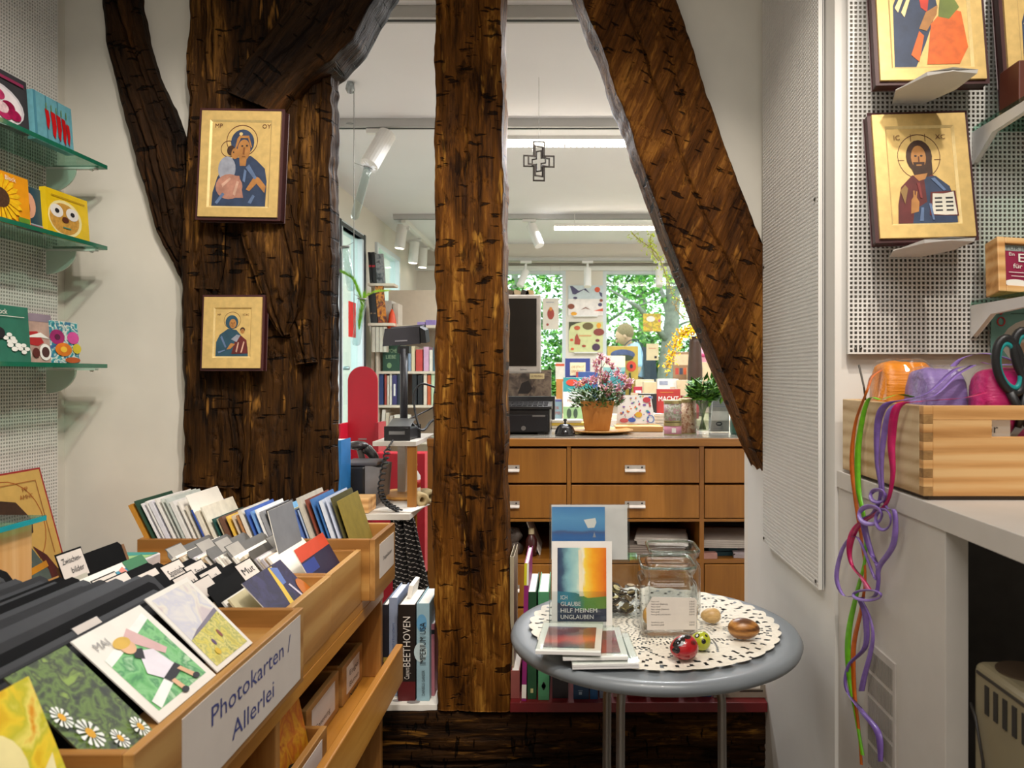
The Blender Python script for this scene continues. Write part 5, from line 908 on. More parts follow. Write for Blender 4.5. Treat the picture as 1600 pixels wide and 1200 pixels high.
B().box(x0, x1, yb-.02, yb, 0, cz(697), mat('2b1608', .7)).build('back_panel', t)
for ya, yb_ in ((811, 815), (874, 880), (1020, 1026)): B().box(x0, x1, YC+.001, 3.43, cz(yb_), cz(ya), VENX).build('rail', t)
HM = mat('cfc8c0', .35, metal=.5)
def cdrawer(xa, xb, ya, yb_, hx):
    o = B().box(cx(xa)+.002, cx(xb)-.002, YC-.004, YC+.35, cz(yb_)+.002, cz(ya)-.002, VEN).build('drawer', t, bevel=.0015)
    if hx:
        X = cx(hx); Z = cz((ya+yb_)/2+4); h = B(); h.prism([(X-.038, YC-.006, Z+.012), (X+.038, YC-.006, Z+.012), (X+.038, YC-.006, Z-.008), (X+.034, YC-.006, Z-.014), (X-.034, YC-.006, Z-.014), (X-.038, YC-.006, Z-.008)], (0, -.003, 0), HM)
        h.prism([(X-.038, YC-.009, Z-.002), (X+.038, YC-.009, Z-.002), (X+.038, YC-.020, Z-.010), (X-.038, YC-.020, Z-.010)], (0, 0, -.003), HM); q = h.build('handle', o)
        for s_ in (-.026, .026): B().ball((X+s_, YC-.0095, Z+.004), .0035, .002, .0035, INK, 8, 4).build('screw', q)
for xa, xb, hx in ((680, 886, 796), (892, 1093, 992), (1100, 1330, 1190)):
    cdrawer(xa, xb, 700, 755, hx); cdrawer(xa, xb, 757, 810, hx); cdrawer(xa, xb, 881, 948, 1196 if hx > 1100 else hx); cdrawer(xa, xb, 950, 1018, hx)
# things in the pigeonholes
zf = cz(874)+.001
def sheaf(label, xa, xb, y0, y1, z0, th, col, rot=0, n=3, cat='paper', name='paper_stack'):
    b = B(at((cx(xa)+cx(xb))/2, (y0+y1)/2, z0) @ rotm('Z', rot)); w = (cx(xb)-cx(xa))/2; d_ = (y1-y0)/2; r_ = random.Random(xa)
    for k in range(n):
        j = r_.uniform(-.008, .008); b.box(-w+j, w+j, -d_, d_, k*th/n, (k+.85)*th/n, mat(col, .7, var=.06))
    return tag(b.build(name), label, cat)
sheaf('broad pile of crumpled white paper in the middle pigeonhole', 940, 1072, YC+.04, YC+.3, zf, .045, '9a9088', 4, 5)
sheaf('loose white paper bags lying on top of the pile in the middle pigeonhole', 1000, 1080, YC+.02, YC+.2, zf+.047, .028, 'c2bab2', -8, 4)
sheaf('dark teal folder in the right pigeonhole', 1104, 1150, YC+.05, YC+.28, zf, .035, '163c44', 5, 2, 'folder', 'folder')
sheaf('white paper bag pile sloping over the teal folder', 1102, 1180, YC+.02, YC+.26, zf+.037, .03, 'c8c0b8', -3, 4)
sheaf('lilac white sheets at the right end of the right pigeonhole', 1152, 1215, YC+.01, YC+.22, zf, .022, 'b9aeb4', -6, 4)
sheaf('small pink book spine in the right pigeonhole', 1101, 1122, YC+.003, YC+.04, zf, .024, 'b98a80', 0, 1, 'book', 'book')
t2 = thing('glue_bottle', 'small dark bottle with a cream cap in the left pigeonhole', 'bottle', (cx(829), YC+.06, zf)); B().lathe([(.022, 0), (.022, .06), (.012, .078), (.010, .082)], (cx(829), YC+.06, zf), mat('4a2020', .3, coat=.5), 16).build('body', t2, True); B().lathe([(.0115, .082), (.0115, .105)], (cx(829), YC+.06, zf), mat('cdbf9a', .5), 14).build('cap', t2)
tag(B().tube([(cx(800)+.02*math.sin(k*1.3), YC+.08+.015*math.cos(k*1.7), zf+.012+.010*k) for k in range(10)], [.016, .022, .02, .024, .018, .022, .017, .02, .014, .006], mat('5a4f48', .6, var=.3, scale=60), 9).build('crumpled_bag', smooth=True), 'crumpled grey bag in the left pigeonhole', 'bag')
tag(B(at(cx(842), YC+.06, zf) @ rotm('Y', -22)).box(0, .004, 0, .2, 0, .135, PAPER).build('paper_sheet'), 'white sheet leaning in the left pigeonhole', 'paper')

# red shelf board on the sill, with books
RB_ = mat('6b1216', .4, var=.12, scale=20); YR = 1.935
b = B(); xr0, xr1 = P(797, 0, YR).x, .512; zr1 = P(0, 1098, YR).z; zr0 = P(0, 1113, YR).z; b.box(xr0, xr1, YR, 2.26, zr0, zr1, RB_); tag(b.build('red_shelf_board', bevel=.001), 'dark red shelf board lying on the sill behind the table', 'board')
def sbook(label, xa, ya, xb, yb_, Y, dpt, col, shapes=(), name='book', cat='book', z0=None, page=True, lean=0):
    """book standing with its spine (or cover) to us; photo rectangle at distance Y"""
    a = P(xa, yb_, Y); c = P(xb, ya, Y); z = z0 if z0 is not None else a.z; w = c.x-a.x; h = c.z-z; M = at(a.x, Y, z) @ rotm('Y', lean)
    t = thing(name, label, cat, (a.x+w/2, Y, z)); m_ = mat(col, .5, var=.08, scale=30) if isinstance(col, str) else col
    b = B(M); tk = min(.0025, w*.15); b.box(0, w, 0, .0025, 0, h, m_); b.box(0, tk, .0025, dpt, 0, h, m_); b.box(w-tk, w, .0025, dpt, 0, h, m_); b.build('cover', t)
    if page: B(M).box(tk, w-tk, .0025, dpt-.004, .003, h-.004, PAPER).build('pages', t)
    if shapes: q = B(M); q.art((0, 0, 0), (w, 0, 0), (0, 0, h), list(shapes)); q.build('print', t)
    return t
def vtext(m, s, x, y, h, fit): return ('v', m, s, x, y, h, fit)
_art = B.art
def art2(s, O, U, V, shapes, e=.0004):
    _art(s, O, U, V, [q for q in shapes if q[0] != 'v'], e); O = Vector(O); U = Vector(U); V = Vector(V); N = U.cross(V).normalized()
    for q in shapes:
        if q[0] == 'v': s.text(q[2], O+U*q[3]+V*q[4]+N*.0032, V, -U, q[5]*U.length, q[1], fit=q[6]*V.length)
    return s
B.art = art2
zb = zr1+.0005
sbook('pinkish brown box file at the left end of the red board', 798, 1048, 812, 1098, 1.96, .2, '8a4a44', z0=zb)
sbook('slim purple magazine spine with a yellow top on the red board', 815, 880, 822, 1100, 1.945, .2, '8a1f6a', [('r', mat('c9c21f', .5), 0, .84, .6, 1), ('r', PAPER, .6, .84, 1, 1), vtext(PAPER, 'Publik-Forum', .62, .30, .5, .18), ('r', PAPER, 0, .02, 1, .12)], z0=zb, lean=1.2)
sbook('dark green hardback with a gold title on the red board', 824, 925, 838, 1092, 1.955, .2, '1d4a2c', [vtext(mat('b9b27a', .5), 'Gotteslob', .62, .34, .3, .26), ('r', mat('b9b27a', .5), .35, .06, .65, .10)], z0=zb)
sbook('light green hardback with a gilt title on the red board', 841, 925, 858, 1094, 1.95, .2, '4f9468', [vtext(mat('a5823a', .5), 'Sonne', .7, .34, .5, .2), ('o', INK, .5, .13, .2, .022, .06)], z0=zb)
sbook('black book with a white bracket mark on the red board', 863, 1020, 888, 1090, 1.96, .2, '1f1a20', [('r', mat('c9b81f', .5), .3, .78, .62, .86), ('p', mat('b9b2b6', .5), [(.25, .70), (.65, .70), (.65, .40), (.50, .40), (.50, .60), (.25, .60)])], z0=zb)
sbook('navy blue book with small crest on the red board', 896, 1020, 920, 1092, 1.955, .2, '1b3f66', [('r', mat('9ab0c8', .5), .3, .18, .6, .19), ('r', mat('9ab0c8', .5), .35, .1, .55, .16)], z0=zb)
sbook('brighter blue book beside the navy one on the red board', 922, 1020, 934, 1092, 1.955, .2, '1d5a96', z0=zb)
sbook('blue grey slim book with red marks on the red board', 937, 1020, 946, 1090, 1.96, .2, '7a86a0', [('r', mat('a8423f', .5), .2, .3, .8, .5)], z0=zb)
for k, (xa, xb, c) in enumerate(((958, 975, 'b9948e'), (980, 1010, '8f3438'), (1015, 1060, '7a1c20'), (1066, 1085, '8a8f94'), (1088, 1112, '34507a'))): sbook(['pale pink', 'brick red', 'dark red', 'grey', 'steel blue'][k]+' book half hidden by the table on the red board', xa, 1035, xb, 1090, 1.97, .2, c, z0=zb)
sbook('flat pile of grey cream catalogues at the right end of the red board', 1115, 1070, 1196, 1092, 1.965, .2, '9a8f80', [('r', PAPER, .02, .7, .9, .95), ('r', mat('3a3028', .6), .5, .45, .95, .6)], z0=zb)
sbook('upright cream board with a dark knob beside the centre post', 797, 870, 803, 1098, 1.99, .15, 'a99c82', z0=zb, page=False)
# books by the post on the left of the opening
zl = P(0, 1095, 2.0).z
t = thing('shelf_board', 'white shelf board with a grey leaf pattern beside the rack', 'board', (-.45, 2.0, zl-.02)); B().box(P(596, 0, 1.975).x, P(683, 0, 1.975).x, 1.975, 2.2, zl-.018, zl-.0005, PAPER).build('board', t)
b = B(); b.art((P(596, 0, 1.975).x, 1.9755, zl-.0004), (P(683, 0, 1.975).x-P(596, 0, 1.975).x, 0, 0), (0, .22, 0), [('e', mat('8f8a88', .6), .25, .12, .10, .04), ('e', mat('8f8a88', .6), .55, .08, .12, .05), ('e', mat('a58a88', .6), .42, .3, .08, .05), ('e', mat('8f8a88', .6), .75, .2, .09, .05)]); b.build('leaf_print', t)
GT = mat('d6d0c8', .6)
sbook('thick black biography with a dark red foot beside the post', 622, 945, 649, 1087, 2.0, .16, '1b1512', [('r', mat('5a1518', .5), 0, 0, 1, .20), vtext(GT, 'BEETHOVEN', .72, .36, .42, .52), vtext(GT, 'Caeyers', .66, .23, .28, .12)], z0=zl)
sbook('pale blue paperback with a world power title beside the post', 651, 943, 671, 1089, 2.0, .16, '8fb0bc', [('e', mat('5f9ac0', .6, var=.1), .4, .8, .4, .09), ('e', mat('b9cdd0', .6), .3, .5, .5, .1), vtext(INK, 'IMPERIUM USA', .72, .38, .46, .43), vtext(mat('3a4a52', .6), 'DANIELE GANSER', .66, .06, .24, .26)], z0=zl)
sbook('light grey blue book behind the black biography', 608, 934, 621, 1080, 2.03, .15, '8d9ab4', [vtext(mat('5a6a90', .5), 'das Jahrhundert', .66, .4, .3, .35)], z0=zl)
sbook('dark navy book at the rack end beside the grey blue one', 597, 945, 607, 1085, 2.035, .15, '20232f', [('r', mat('b9a04a', .5), .2, .36, .8, .42)], z0=zl)
sbook('pink spined book against the centre post', 673, 975, 679, 1088, 2.03, .15, 'b5707c', [('r', INK, 0, .86, 1, .92)], z0=zl)
tag(B(at(P(632, 0, 2.04).x, 2.07, zl+.255) @ rotm('Y', 10)).box(0, .012, 0, .09, 0, .035, PAPER).build('paper_slip'), 'white paper slip sticking up from the books beside the post', 'paper')
# dark patterned cloth bag behind them
b = B(); nx, nz = 40, 36; vs_ = []
for i in range(nz+1):
    for j in range(nx+1):
        u = j/nx; v = i/nz; xl = P(608+4*v, 0, 2.52).x; xr = P(648+34*v, 0, 2.52).x
        vs_.append((xl+(xr-xl)*u, 2.535+.016*math.sin(u*17+v*2)+.008*math.sin(u*31), .769-.36*v))
CL, nt, pp = nodes('dashed_cloth'); tc = nt.nodes.new('ShaderNodeTexCoord'); mp = nt.nodes.new('ShaderNodeMapping'); mp.inputs['Rotation'].default_value = (0, math.radians(32), 0); mp.inputs['Scale'].default_value = (46, 1, 130)
bk = nt.nodes.new('ShaderNodeTexChecker'); bk.inputs['Scale'].default_value = 1; sx = nt.nodes.new('ShaderNodeSeparateXYZ'); fr_ = nt.nodes.new('ShaderNodeMath'); fr_.operation = 'FRACT'; gt = nt.nodes.new('ShaderNodeMath'); gt.operation = 'LESS_THAN'; gt.inputs[1].default_value = .22
fz = nt.nodes.new('ShaderNodeMath'); fz.operation = 'FRACT'; gz_ = nt.nodes.new('ShaderNodeMath'); gz_.operation = 'LESS_THAN'; gz_.inputs[1].default_value = .62; mm = nt.nodes.new('ShaderNodeMath'); mm.operation = 'MULTIPLY'; rr_ = nt.nodes.new('ShaderNodeValToRGB'); rr_.color_ramp.elements[0].color = lin('14100f')+(1,); rr_.color_ramp.elements[1].color = lin('b9b0a8')+(1,)
nt.links.new(tc.outputs['Object'], mp.inputs[0]); nt.links.new(mp.outputs[0], sx.inputs[0]); nt.links.new(sx.outputs['X'], fr_.inputs[0]); nt.links.new(fr_.outputs[0], gt.inputs[0]); nt.links.new(sx.outputs['Z'], fz.inputs[0]); nt.links.new(fz.outputs[0], gz_.inputs[0]); nt.links.new(gt.outputs[0], mm.inputs[0]); nt.links.new(gz_.outputs[0], mm.inputs[1]); nt.links.new(mm.outputs[0], rr_.inputs[0]); nt.links.new(rr_.outputs[0], pp.inputs['Base Color']); pp.inputs['Roughness'].default_value = .9
b.add(vs_, [(i*(nx+1)+j, i*(nx+1)+j+1, (i+1)*(nx+1)+j+1, (i+1)*(nx+1)+j) for i in range(nz) for j in range(nx)], CL); o = b.build('hanging_cloth', smooth=True); sm = o.modifiers.new('thickness', 'SOLIDIFY'); sm.thickness = .003
tag(o, 'dark cloth with rows of white dashes hanging under the staff desk', 'cloth')

# ================================================================ things on the counter
ZC = cz(685)+.0045
# till: cash drawer, keyboard, monitor
t = thing('cash_drawer', 'black cash drawer with a round lock on the counter', 'cash drawer', (cx(815), 2.95, ZC)); BK = mat('131316', .35, var=.1, coat=.2); Y = 2.93
B().box(P(715, 0, Y).x, P(859, 0, Y).x, Y, Y+.34, ZC+.008, P(0, 640, Y).z, BK).build('body', t, bevel=.003); B().box(P(716, 0, Y).x, P(856, 0, Y).x, Y-.006, Y, ZC+.012, P(0, 648, Y).z, mat('1d1d21', .3)).build('drawer_front', t, bevel=.002); B().box(P(832, 0, Y).x, P(852, 0, Y).x, Y-.008, Y-.006, P(0, 651, Y).z, P(0, 648.5, Y).z, STEEL).build('grip_strip', t)
B().lathe([(.009, 0), (.009, .006), (0, .006)], (0, 0, 0), STEEL, 16).build('lock', t).matrix_local = at(*(P(818, 669, Y-.006)-t.location)) @ rotm('X', 90)
for x in (735, 845): B().box(P(x, 0, Y).x-.012, P(x, 0, Y).x+.012, Y+.01, Y+.04, ZC, ZC+.008, BLACK).build('foot', t)
zk = P(0, 640, Y).z+.001
t = thing('keyboard', 'black computer keyboard lying on the cash drawer', 'keyboard', (cx(815), 3.0, zk)); B().prism([(P(715, 0, Y).x, Y-.01, zk), (P(715, 0, Y).x, Y+.14, zk), (P(715, 0, Y).x, Y+.14, zk+.026), (P(715, 0, Y).x, Y-.01, zk+.012)], (P(862, 0, Y).x-P(715, 0, Y).x, 0, 0), BK).build('case', t, bevel=.002)
for r in range(4):
    q = B()
    for k in range(17): xx = P(718, 0, Y).x+.0205*k; q.box(xx, xx+.017, Y+.004+.031*r, Y+.030+.031*r, zk+.010+.0028*r, zk+.018+.0032*r, mat('26262a', .5))
    q.build('key_row', t)
t = thing('monitor', 'silver framed flat monitor with a dark screen behind the centre post', 'monitor', (P(800, 0, 3.12).x, 3.12, ZC)); Y = 3.1; SIL = mat('b4aea6', .4, metal=.3)
a, c = P(735, 583, Y), P(845, 460, Y); B().box(a.x, c.x, Y, Y+.04, a.z, c.z, SIL).build('housing', t, bevel=.006); b_, d_ = P(742, 572, Y), P(838.5, 466.5, Y); B().box(b_.x, d_.x, Y-.002, Y, b_.z, d_.z, mat('16130f', .25)).build('screen', t); q = B(); q.text('Belinea', P(813, 578.5, Y-.001), (1, 0, 0), (0, 0, 1), .007, INK, fit=.026); q.build('logo', t)
ztop = P(0, 640, 2.93).z+.001; B().box(P(775, 0, Y).x-.03, P(775, 0, Y).x+.03, Y+.04, Y+.06, ztop+.012, P(0, 500, Y).z, SIL).build('neck', t); B().box(P(775, 0, Y).x-.1, P(775, 0, Y).x+.1, Y+.005, Y+.15, ztop, ztop+.012, SIL).build('foot', t)
for k, (x, c_) in enumerate(((797, '5a4a3a'), (808, 'b9a482'), (820, '3a342e'), (828, 'bfa678'))): tag(B().prism([P(x-6, 460, Y+.01), P(x+6, 460, Y+.01), P(x+5, 455, Y+.01), P(x-4, 453, Y+.01)], (0, .03, 0), mat(c_, .6)).build('pebble', bevel=.002), ['dark', 'cream', 'blackish', 'tan'][k]+' stone on top of the monitor', 'stone')
sbook('brown folio with a cream label plate behind the keyboard', 757, 578, 861, 624, 3.29, .06, mottle('old_photo', ['3a302a', '5a4c42', '7a6a5a', '4a3e36'], 26), [('r', mat('c9b88a', .6), .68, .66, .9, .86), ('t', LINE, 'GUTENBERG', .70, .72, .08, .18), ('p', mat('241c18', .6), [(.5, .1), (.56, .5), (.66, .6), (.72, .3), (.66, .1)])], 'folio', 'folio', page=False, z0=ZC+.14)
tag(B().box(P(760, 0, 3.18).x, P(866, 0, 3.18).x, 3.285, 3.40, ZC, ZC+.139, BLACK).build('card_reader_box'), 'black box hidden behind the cash drawer', 'box')
t = thing('counter_bell', 'black rounded counter bell next to the cash drawer', 'bell', (P(883, 0, 2.88).x, 2.88, ZC)); q = P(883, 0, 2.88).x; B().lathe([(.038, 0), (.040, .006), (.038, .018), (.030, .034), (.018, .044), (0, .047)], (q, 2.88, ZC), mat('16161a', .25, coat=.5), 28).build('dome', t, True); B().lathe([(.004, .046), (.004, .056), (.008, .058), (.006, .064), (0, .065)], (q, 2.88, ZC), BLACK, 12).build('button', t)
# wooden platter, square wooden pot with pink flowers
px_ = P(936, 0, 3.0).x
t = thing('wooden_platter', 'round turned wooden platter under the flower pot', 'platter', (px_, 3.0, ZC)); PW = wood('platter_wood', 'a9722f', 'c8924a', 'dcae6a', 'X', 8, 12, .4, bump=.04, coat=.2); B().lathe([(.06, 0), (.09, .004), (.135, .012), (.137, .015), (.13, .017), (.08, .012), (0, .010)], (px_, 3.0, ZC), PW, 48).build('dish', t, True)
t = thing('flower_pot', 'tapered square wooden pot of small pink flowers on the platter', 'flower pot', (P(933, 0, 3.0).x, 3.0, ZC+.012)); cxp, cyp, zp = P(933, 0, 2.97).x, 3.0, ZC+.0125; WP = wood('pot_wood', '8f5a22', 'b5752f', 'c98c44', 'Z', 8, 9, .5, bump=.06)
b = B(); vs_ = []
for (h_, r_) in ((0, .048), (.118, .067), (.118, .058), (.105, .056)): vs_ += [(cxp+sx_*r_, cyp+sy_*r_, zp+h_) for sx_, sy_ in ((-1, -1), (1, -1), (1, 1), (-1, 1))]
b.add(vs_, [(k*4+j, k*4+(j+1) % 4, k*4+4+(j+1) % 4, k*4+4+j) for k in range(3) for j in range(4)]+[(3, 2, 1, 0), (12, 13, 14, 15)], WP); b.build('pot', t, bevel=.002)
B().lathe([(.052, .100), (.054, .114), (.05, .116), (0, .112)], (cxp, cyp, zp), mat('2a2420', .8), 20).build('soil', t)
rf = random.Random(11); LEAF = mat('3a5a26', .5, var=.35, scale=60); LEAF2 = mat('5a7a3a', .5, var=.3, scale=60); PINK = mat('e3b0c0', .5, var=.2, scale=90); PINK2 = mat('b0506a', .5, var=.2); LEAFC = [LEAF, LEAF2]
def leaf(b, p, d, l, w, mt):
    d = Vector(d).normalized(); s_ = d.cross(Vector((0, 0, 1))); s_ = s_.normalized() if s_.length > .01 else Vector((1, 0, 0)); u_ = s_.cross(d).normalized(); p = Vector(p)
    b.add([p, p+d*l*.45+s_*w/2-u_*.1*l, p+d*l, p+d*l*.45-s_*w/2-u_*.1*l, p+d*l*.5+u_*.06*l], [(0, 1, 4), (1, 2, 4), (2, 3, 4), (3, 0, 4)], mt)
b = B()
for k in range(700):
    a_ = rf.uniform(0, 6.283); r_ = .1*rf.random()**.5; z_ = rf.uniform(.10, .17)-.2*r_*.5; leaf(b, (cxp+r_*math.cos(a_), cyp+r_*math.sin(a_), zp+z_), (math.cos(a_)+rf.uniform(-.6, .6), math.sin(a_)+rf.uniform(-.6, .6), rf.uniform(-.2, .9)), rf.uniform(.015, .028), .011, rf.choice(LEAFC))
fo = b.build('foliage', t)
fl = [(640, 160), (580, 210), (700, 190), (600, 300), (770, 280), (840, 340), (880, 400), (640, 420), (720, 430), (760, 500), (660, 530), (820, 520), (950, 500), (990, 440), (430, 430), (490, 440), (340, 480), (560, 430), (690, 380), (850, 580), (900, 660), (740, 580), (1010, 470), (930, 420)]
for k, (u, v) in enumerate(fl):
    p = P(860+u/8, 540+v/8, 2.98+rf.uniform(-.05, .05)); fb = B(); root = Vector((cxp+rf.uniform(-.04, .04), cyp+rf.uniform(-.04, .04), zp+.12)); fb.tube(smooth([root, (root+p)/2+Vector((rf.uniform(-.01, .01), 0, .02)), p], 4), .0012, LEAF, 5); sb = fb.build('stem', t)
    fb = B()
    for q in range(4):
        c_ = p+Vector((rf.uniform(-.012, .012), rf.uniform(-.01, .01), rf.uniform(-.008, .012)))
        for j in range(5): an = j*1.2566+q; leaf(fb, c_, (math.cos(an), rf.uniform(-.8, .2), math.sin(an)), .017, .013, PINK if (j+q) % 4 else PINK2)
        fb.ball(c_, .003, .003, .003, mat('d9b24a', .5), 6, 4)
    fb.build('blossom', t)
# patterned card box leaning, on a wooden tray
t = thing('pattern_book', 'white book with a bright butterfly and letter pattern leaning on the counter', 'book', (P(1000, 0, 3.1).x, 3.1, ZC)); a = P(963, 664, 3.08); c = P(1024, 664, 3.08); M = at(a.x, 3.08, ZC+.033) @ rotm('X', -22); w_ = c.x-a.x; h_ = .125
B(M).prism([(0, 0, 0), (w_, 0, 0), (w_-.014, 0, h_), (.012, 0, h_)], (0, .014, 0), WHITE).build('cover', t); rp = random.Random(2); sh = []
for k in range(46):
    x, y = rp.uniform(.1, .9), rp.uniform(.05, .95); c_ = mat(rp.choice(['c23a4a', '3a5ab0', 'd9b21f', '7a4aa0', 'd9702a', '3a9a8a', 'd06a9a']), .5); s_ = rp.uniform(.02, .05)
    sh.append(('p', c_, [(x, y), (x+s_, y+s_*1.4), (x+s_*1.5, y+.1*s_), (x+s_*.6, y-s_)]) if k % 3 else ('e', c_, x, y, s_, s_*.7))
sh += [('e', mat('b92f3a', .5), .80, .82, .10, .10), ('e', mat('d9a81f', .5), .58, .30, .09, .10), ('e', mat('3a5ab0', .5), .40, .12, .10, .08), ('e', mat('c95a5a', .5), .2, .10, .11, .08), ('o', mat('5a7ab0', .5), .88, .15, .10, .14, .03)]
q = B(M); q.art((0, 0, 0), (w_, 0, 0), (0, 0, h_), sh); q.build('print', t)
tag(B().box(P(962, 0, 3.06).x, P(1036, 0, 3.06).x, 3.06, 3.19, ZC, ZC+.022, PW).build('wooden_tray', bevel=.002), 'flat wooden tray under the leaning patterned book', 'tray')
for k in range(5): tag(B(at(P(1022, 0, 3.2).x, 3.2, ZC+.001+.0135*k) @ rotm('Z', -4+3*k)).box(0, .045, 0, .07, 0, .012, mat('dcd6cc', .6)).build('card_packet', bevel=.001), 'white card packet in the small pile beside the tray', 'card packet', 'white card packets beside the tray')
t = thing('note_card', 'cream card propped up behind the pink flowers', 'card', P(985, 620, 3.2)); B(at(P(978, 0, 3.2).x, 3.2, ZC) @ rotm('Y', 8)).box(0, .03, 0, .004, 0, .16, mat('e0d4b8', .6)).build('sheet', t); B(at(P(978, 0, 3.2).x, 3.2, ZC)).box(.0, .03, .006, .03, 0, .006, mat('e0d4b8', .6)).build('foot', t)
# tins, vase, sign, green bottle
def tin(label, x, Y, r, zs, cols):
    t = thing('tin', label, 'tin', (P(x, 0, Y).x, Y, ZC)); c_ = (P(x, 0, Y).x, Y, ZC)
    B().lathe([(r, zs[0]), (r, zs[1])], c_, cols[0], 28).build('body', t, True); B().lathe([(r*1.03, zs[1]), (r*1.03, zs[1]+.012), (r*.9, zs[1]+.014), (0, zs[1]+.014)], c_, cols[1], 28).build('lid', t, False)
    B().lathe([(r*1.02, zs[0]), (r*1.02, zs[0]+.004)], c_, cols[1], 28).build('base_ring', t); return t
TG = mat('a89a6a', .35, metal=.5)
tin('small pink tin with a white square standing under the flowered tin', 1051, 2.92, .034, (.0, .036), (mat('c98aa0', .4), TG)); a_ = P(1051, 0, 2.92); q = B(); q.box(a_.x-.008, a_.x+.008, 2.8845, 2.886, ZC+.010, ZC+.028, PAPER); q.build('white_square', [o for o in bpy.data.objects if o.get('label', '').startswith('small pink tin')][0])
t = tin('grey and pink flowered tin stacked on the small pink tin', 1051, 2.92, .034, (.0515, .122), (mottle('tin_print', ['b9b0aa', 'c9c2bc', '8a9a7a', 'c08a98', '6a6a68'], 70), TG))
tin('tall brown patterned tin partly behind the vase', 1074, 2.99, .036, (.0, .125), (mottle('tin_print2', ['9a6a4a', 'b98a6a', 'd9c2a4', '8a4a34'], 60), TG))
t = thing('glass_vase', 'straight glass vase holding dark green leafy stems and lilac buds', 'vase', (P(1098, 0, 2.93).x, 2.93, ZC)); vx, vy = P(1098, 0, 2.93).x, 2.93
B().lathe([(.0, .002), (.028, .002), (.030, .012), (.040, .134), (.0415, .136), (.0385, .134), (.028, .016), (0, .014)], (vx, vy, ZC), JG, 32).build('glass', t, True)
B().lathe([(0, .016), (.027, .017), (.0335, .085), (0, .085)], (vx, vy, ZC), glass('dfe6d8', 'vase_water', .3), 24).build('water', t, True)
for k in range(19):
    a_ = k*2.4; top = Vector((vx+.075*math.cos(a_)*rf.uniform(.3, 1)+.01, vy+.06*math.sin(a_)*rf.uniform(.3, 1), ZC+rf.uniform(.15, .215))); base = Vector((vx-.012*math.cos(a_), vy-.012*math.sin(a_), ZC+.02)); mid = Vector((vx+.02*math.cos(a_), vy+.02*math.sin(a_), ZC+.13))
    b = B(); pts = smooth([base, mid, top], 6); b.tube(pts, .0022, mat('5f7a3a', .5), 6); st = b.build('stem', t, True); b = B()
    for j in range(20):
        p = pts[min(len(pts)-1, 7+rf.randrange(6))]; leaf(b, p, (rf.uniform(-1, 1)+.6*math.cos(a_), rf.uniform(-1, 1), rf.uniform(-.3, .8)), rf.uniform(.03, .055), .018, rf.choice((mat('46782a', .5, var=.3), mat('6fa238', .5, var=.3), mat('355c22', .5, var=.3))))
    b.build('leaves', st)
    if k % 4 == 0: B().ball(top+Vector((0, 0, .012)), .006, .006, .012, mat('8a8aa8', .6), 8, 6).build('bud', st, True)
t = thing('menu_sign', 'clear acrylic sign with a printed sheet behind the vase', 'sign', (P(1125, 0, 3.05).x, 3.05, ZC)); a = P(1107, 672, 3.05); c = P(1140, 612, 3.05); B().box(a.x, c.x, 3.05, 3.053, ZC, c.z, AC).build('acrylic', t); q = B(); q.box(a.x+.002, c.x-.002, 3.053, 3.0545, ZC+.002, c.z-.002, mat('bdb6b0', .6)); q.art((a.x+.002, 3.0530, ZC+.002), (c.x-a.x-.004, 0, 0), (0, 0, c.z-ZC-.004), [('r', GREYP, .1, .90-.045*k, .9, .915-.045*k) for k in range(7)]+[('r', mat('d6d0ca', .6), .05, .28, .95, .52), ('o', INK, .5, .20, .16, .055, .04), ('r', GREYP, .25, .08, .7, .09)]); q.build('sheet', t)
t = thing('green_bottle', 'dark green cylinder bottle beside the slanting brace', 'bottle', (P(1158, 0, 2.95).x, 2.95, ZC)); B().lathe([(.036, 0), (.038, .01), (.036, .13), (.025, .15), (.014, .165), (.014, .19), (0, .19)], (P(1156, 0, 2.95).x, 2.95, ZC), mat('2a5a4c', .35, coat=.3), 24).build('body', t, True); B().lathe([(.016, .185), (.016, .205), (0, .205)], (P(1156, 0, 2.95).x, 2.95, ZC), BLACK, 16).build('cap', t)
# ================================================================ staff desk left of the counter
WD = mat('cfc8be', .45, var=.02); YD = 2.6
def dz(y, Y=YD): return CZ-(y-VY)*Y/F
def dx_(x, Y=YD): return (x-VX)*Y/F
t = thing('staff_desk', 'white staff desk with two levels at the left end of the counter', 'desk', (-.65, 2.75, 0)); zu = dz(690); zl2 = dz(795)
B().box(dx_(582), x0-.002, YD, 2.98, zu-.016, zu, WD).build('upper_board', t, bevel=.001); B().box(dx_(500), x0-.002, YD-.1, 3.02, zl2-.02, zl2, WD).build('lower_board', t, bevel=.001)
B().box(x0-.035, x0-.004, YD+.01, 2.6+.03, 0, zu-.016, VEN).build('upright', t); B().box(dx_(590), dx_(590)+.03, 2.9, 2.95, zl2, zu-.016, WD).build('upright', t); B().box(dx_(505), dx_(505)+.03, 2.55, 3.0, 0, zl2-.02, WD).build('side_panel', t)
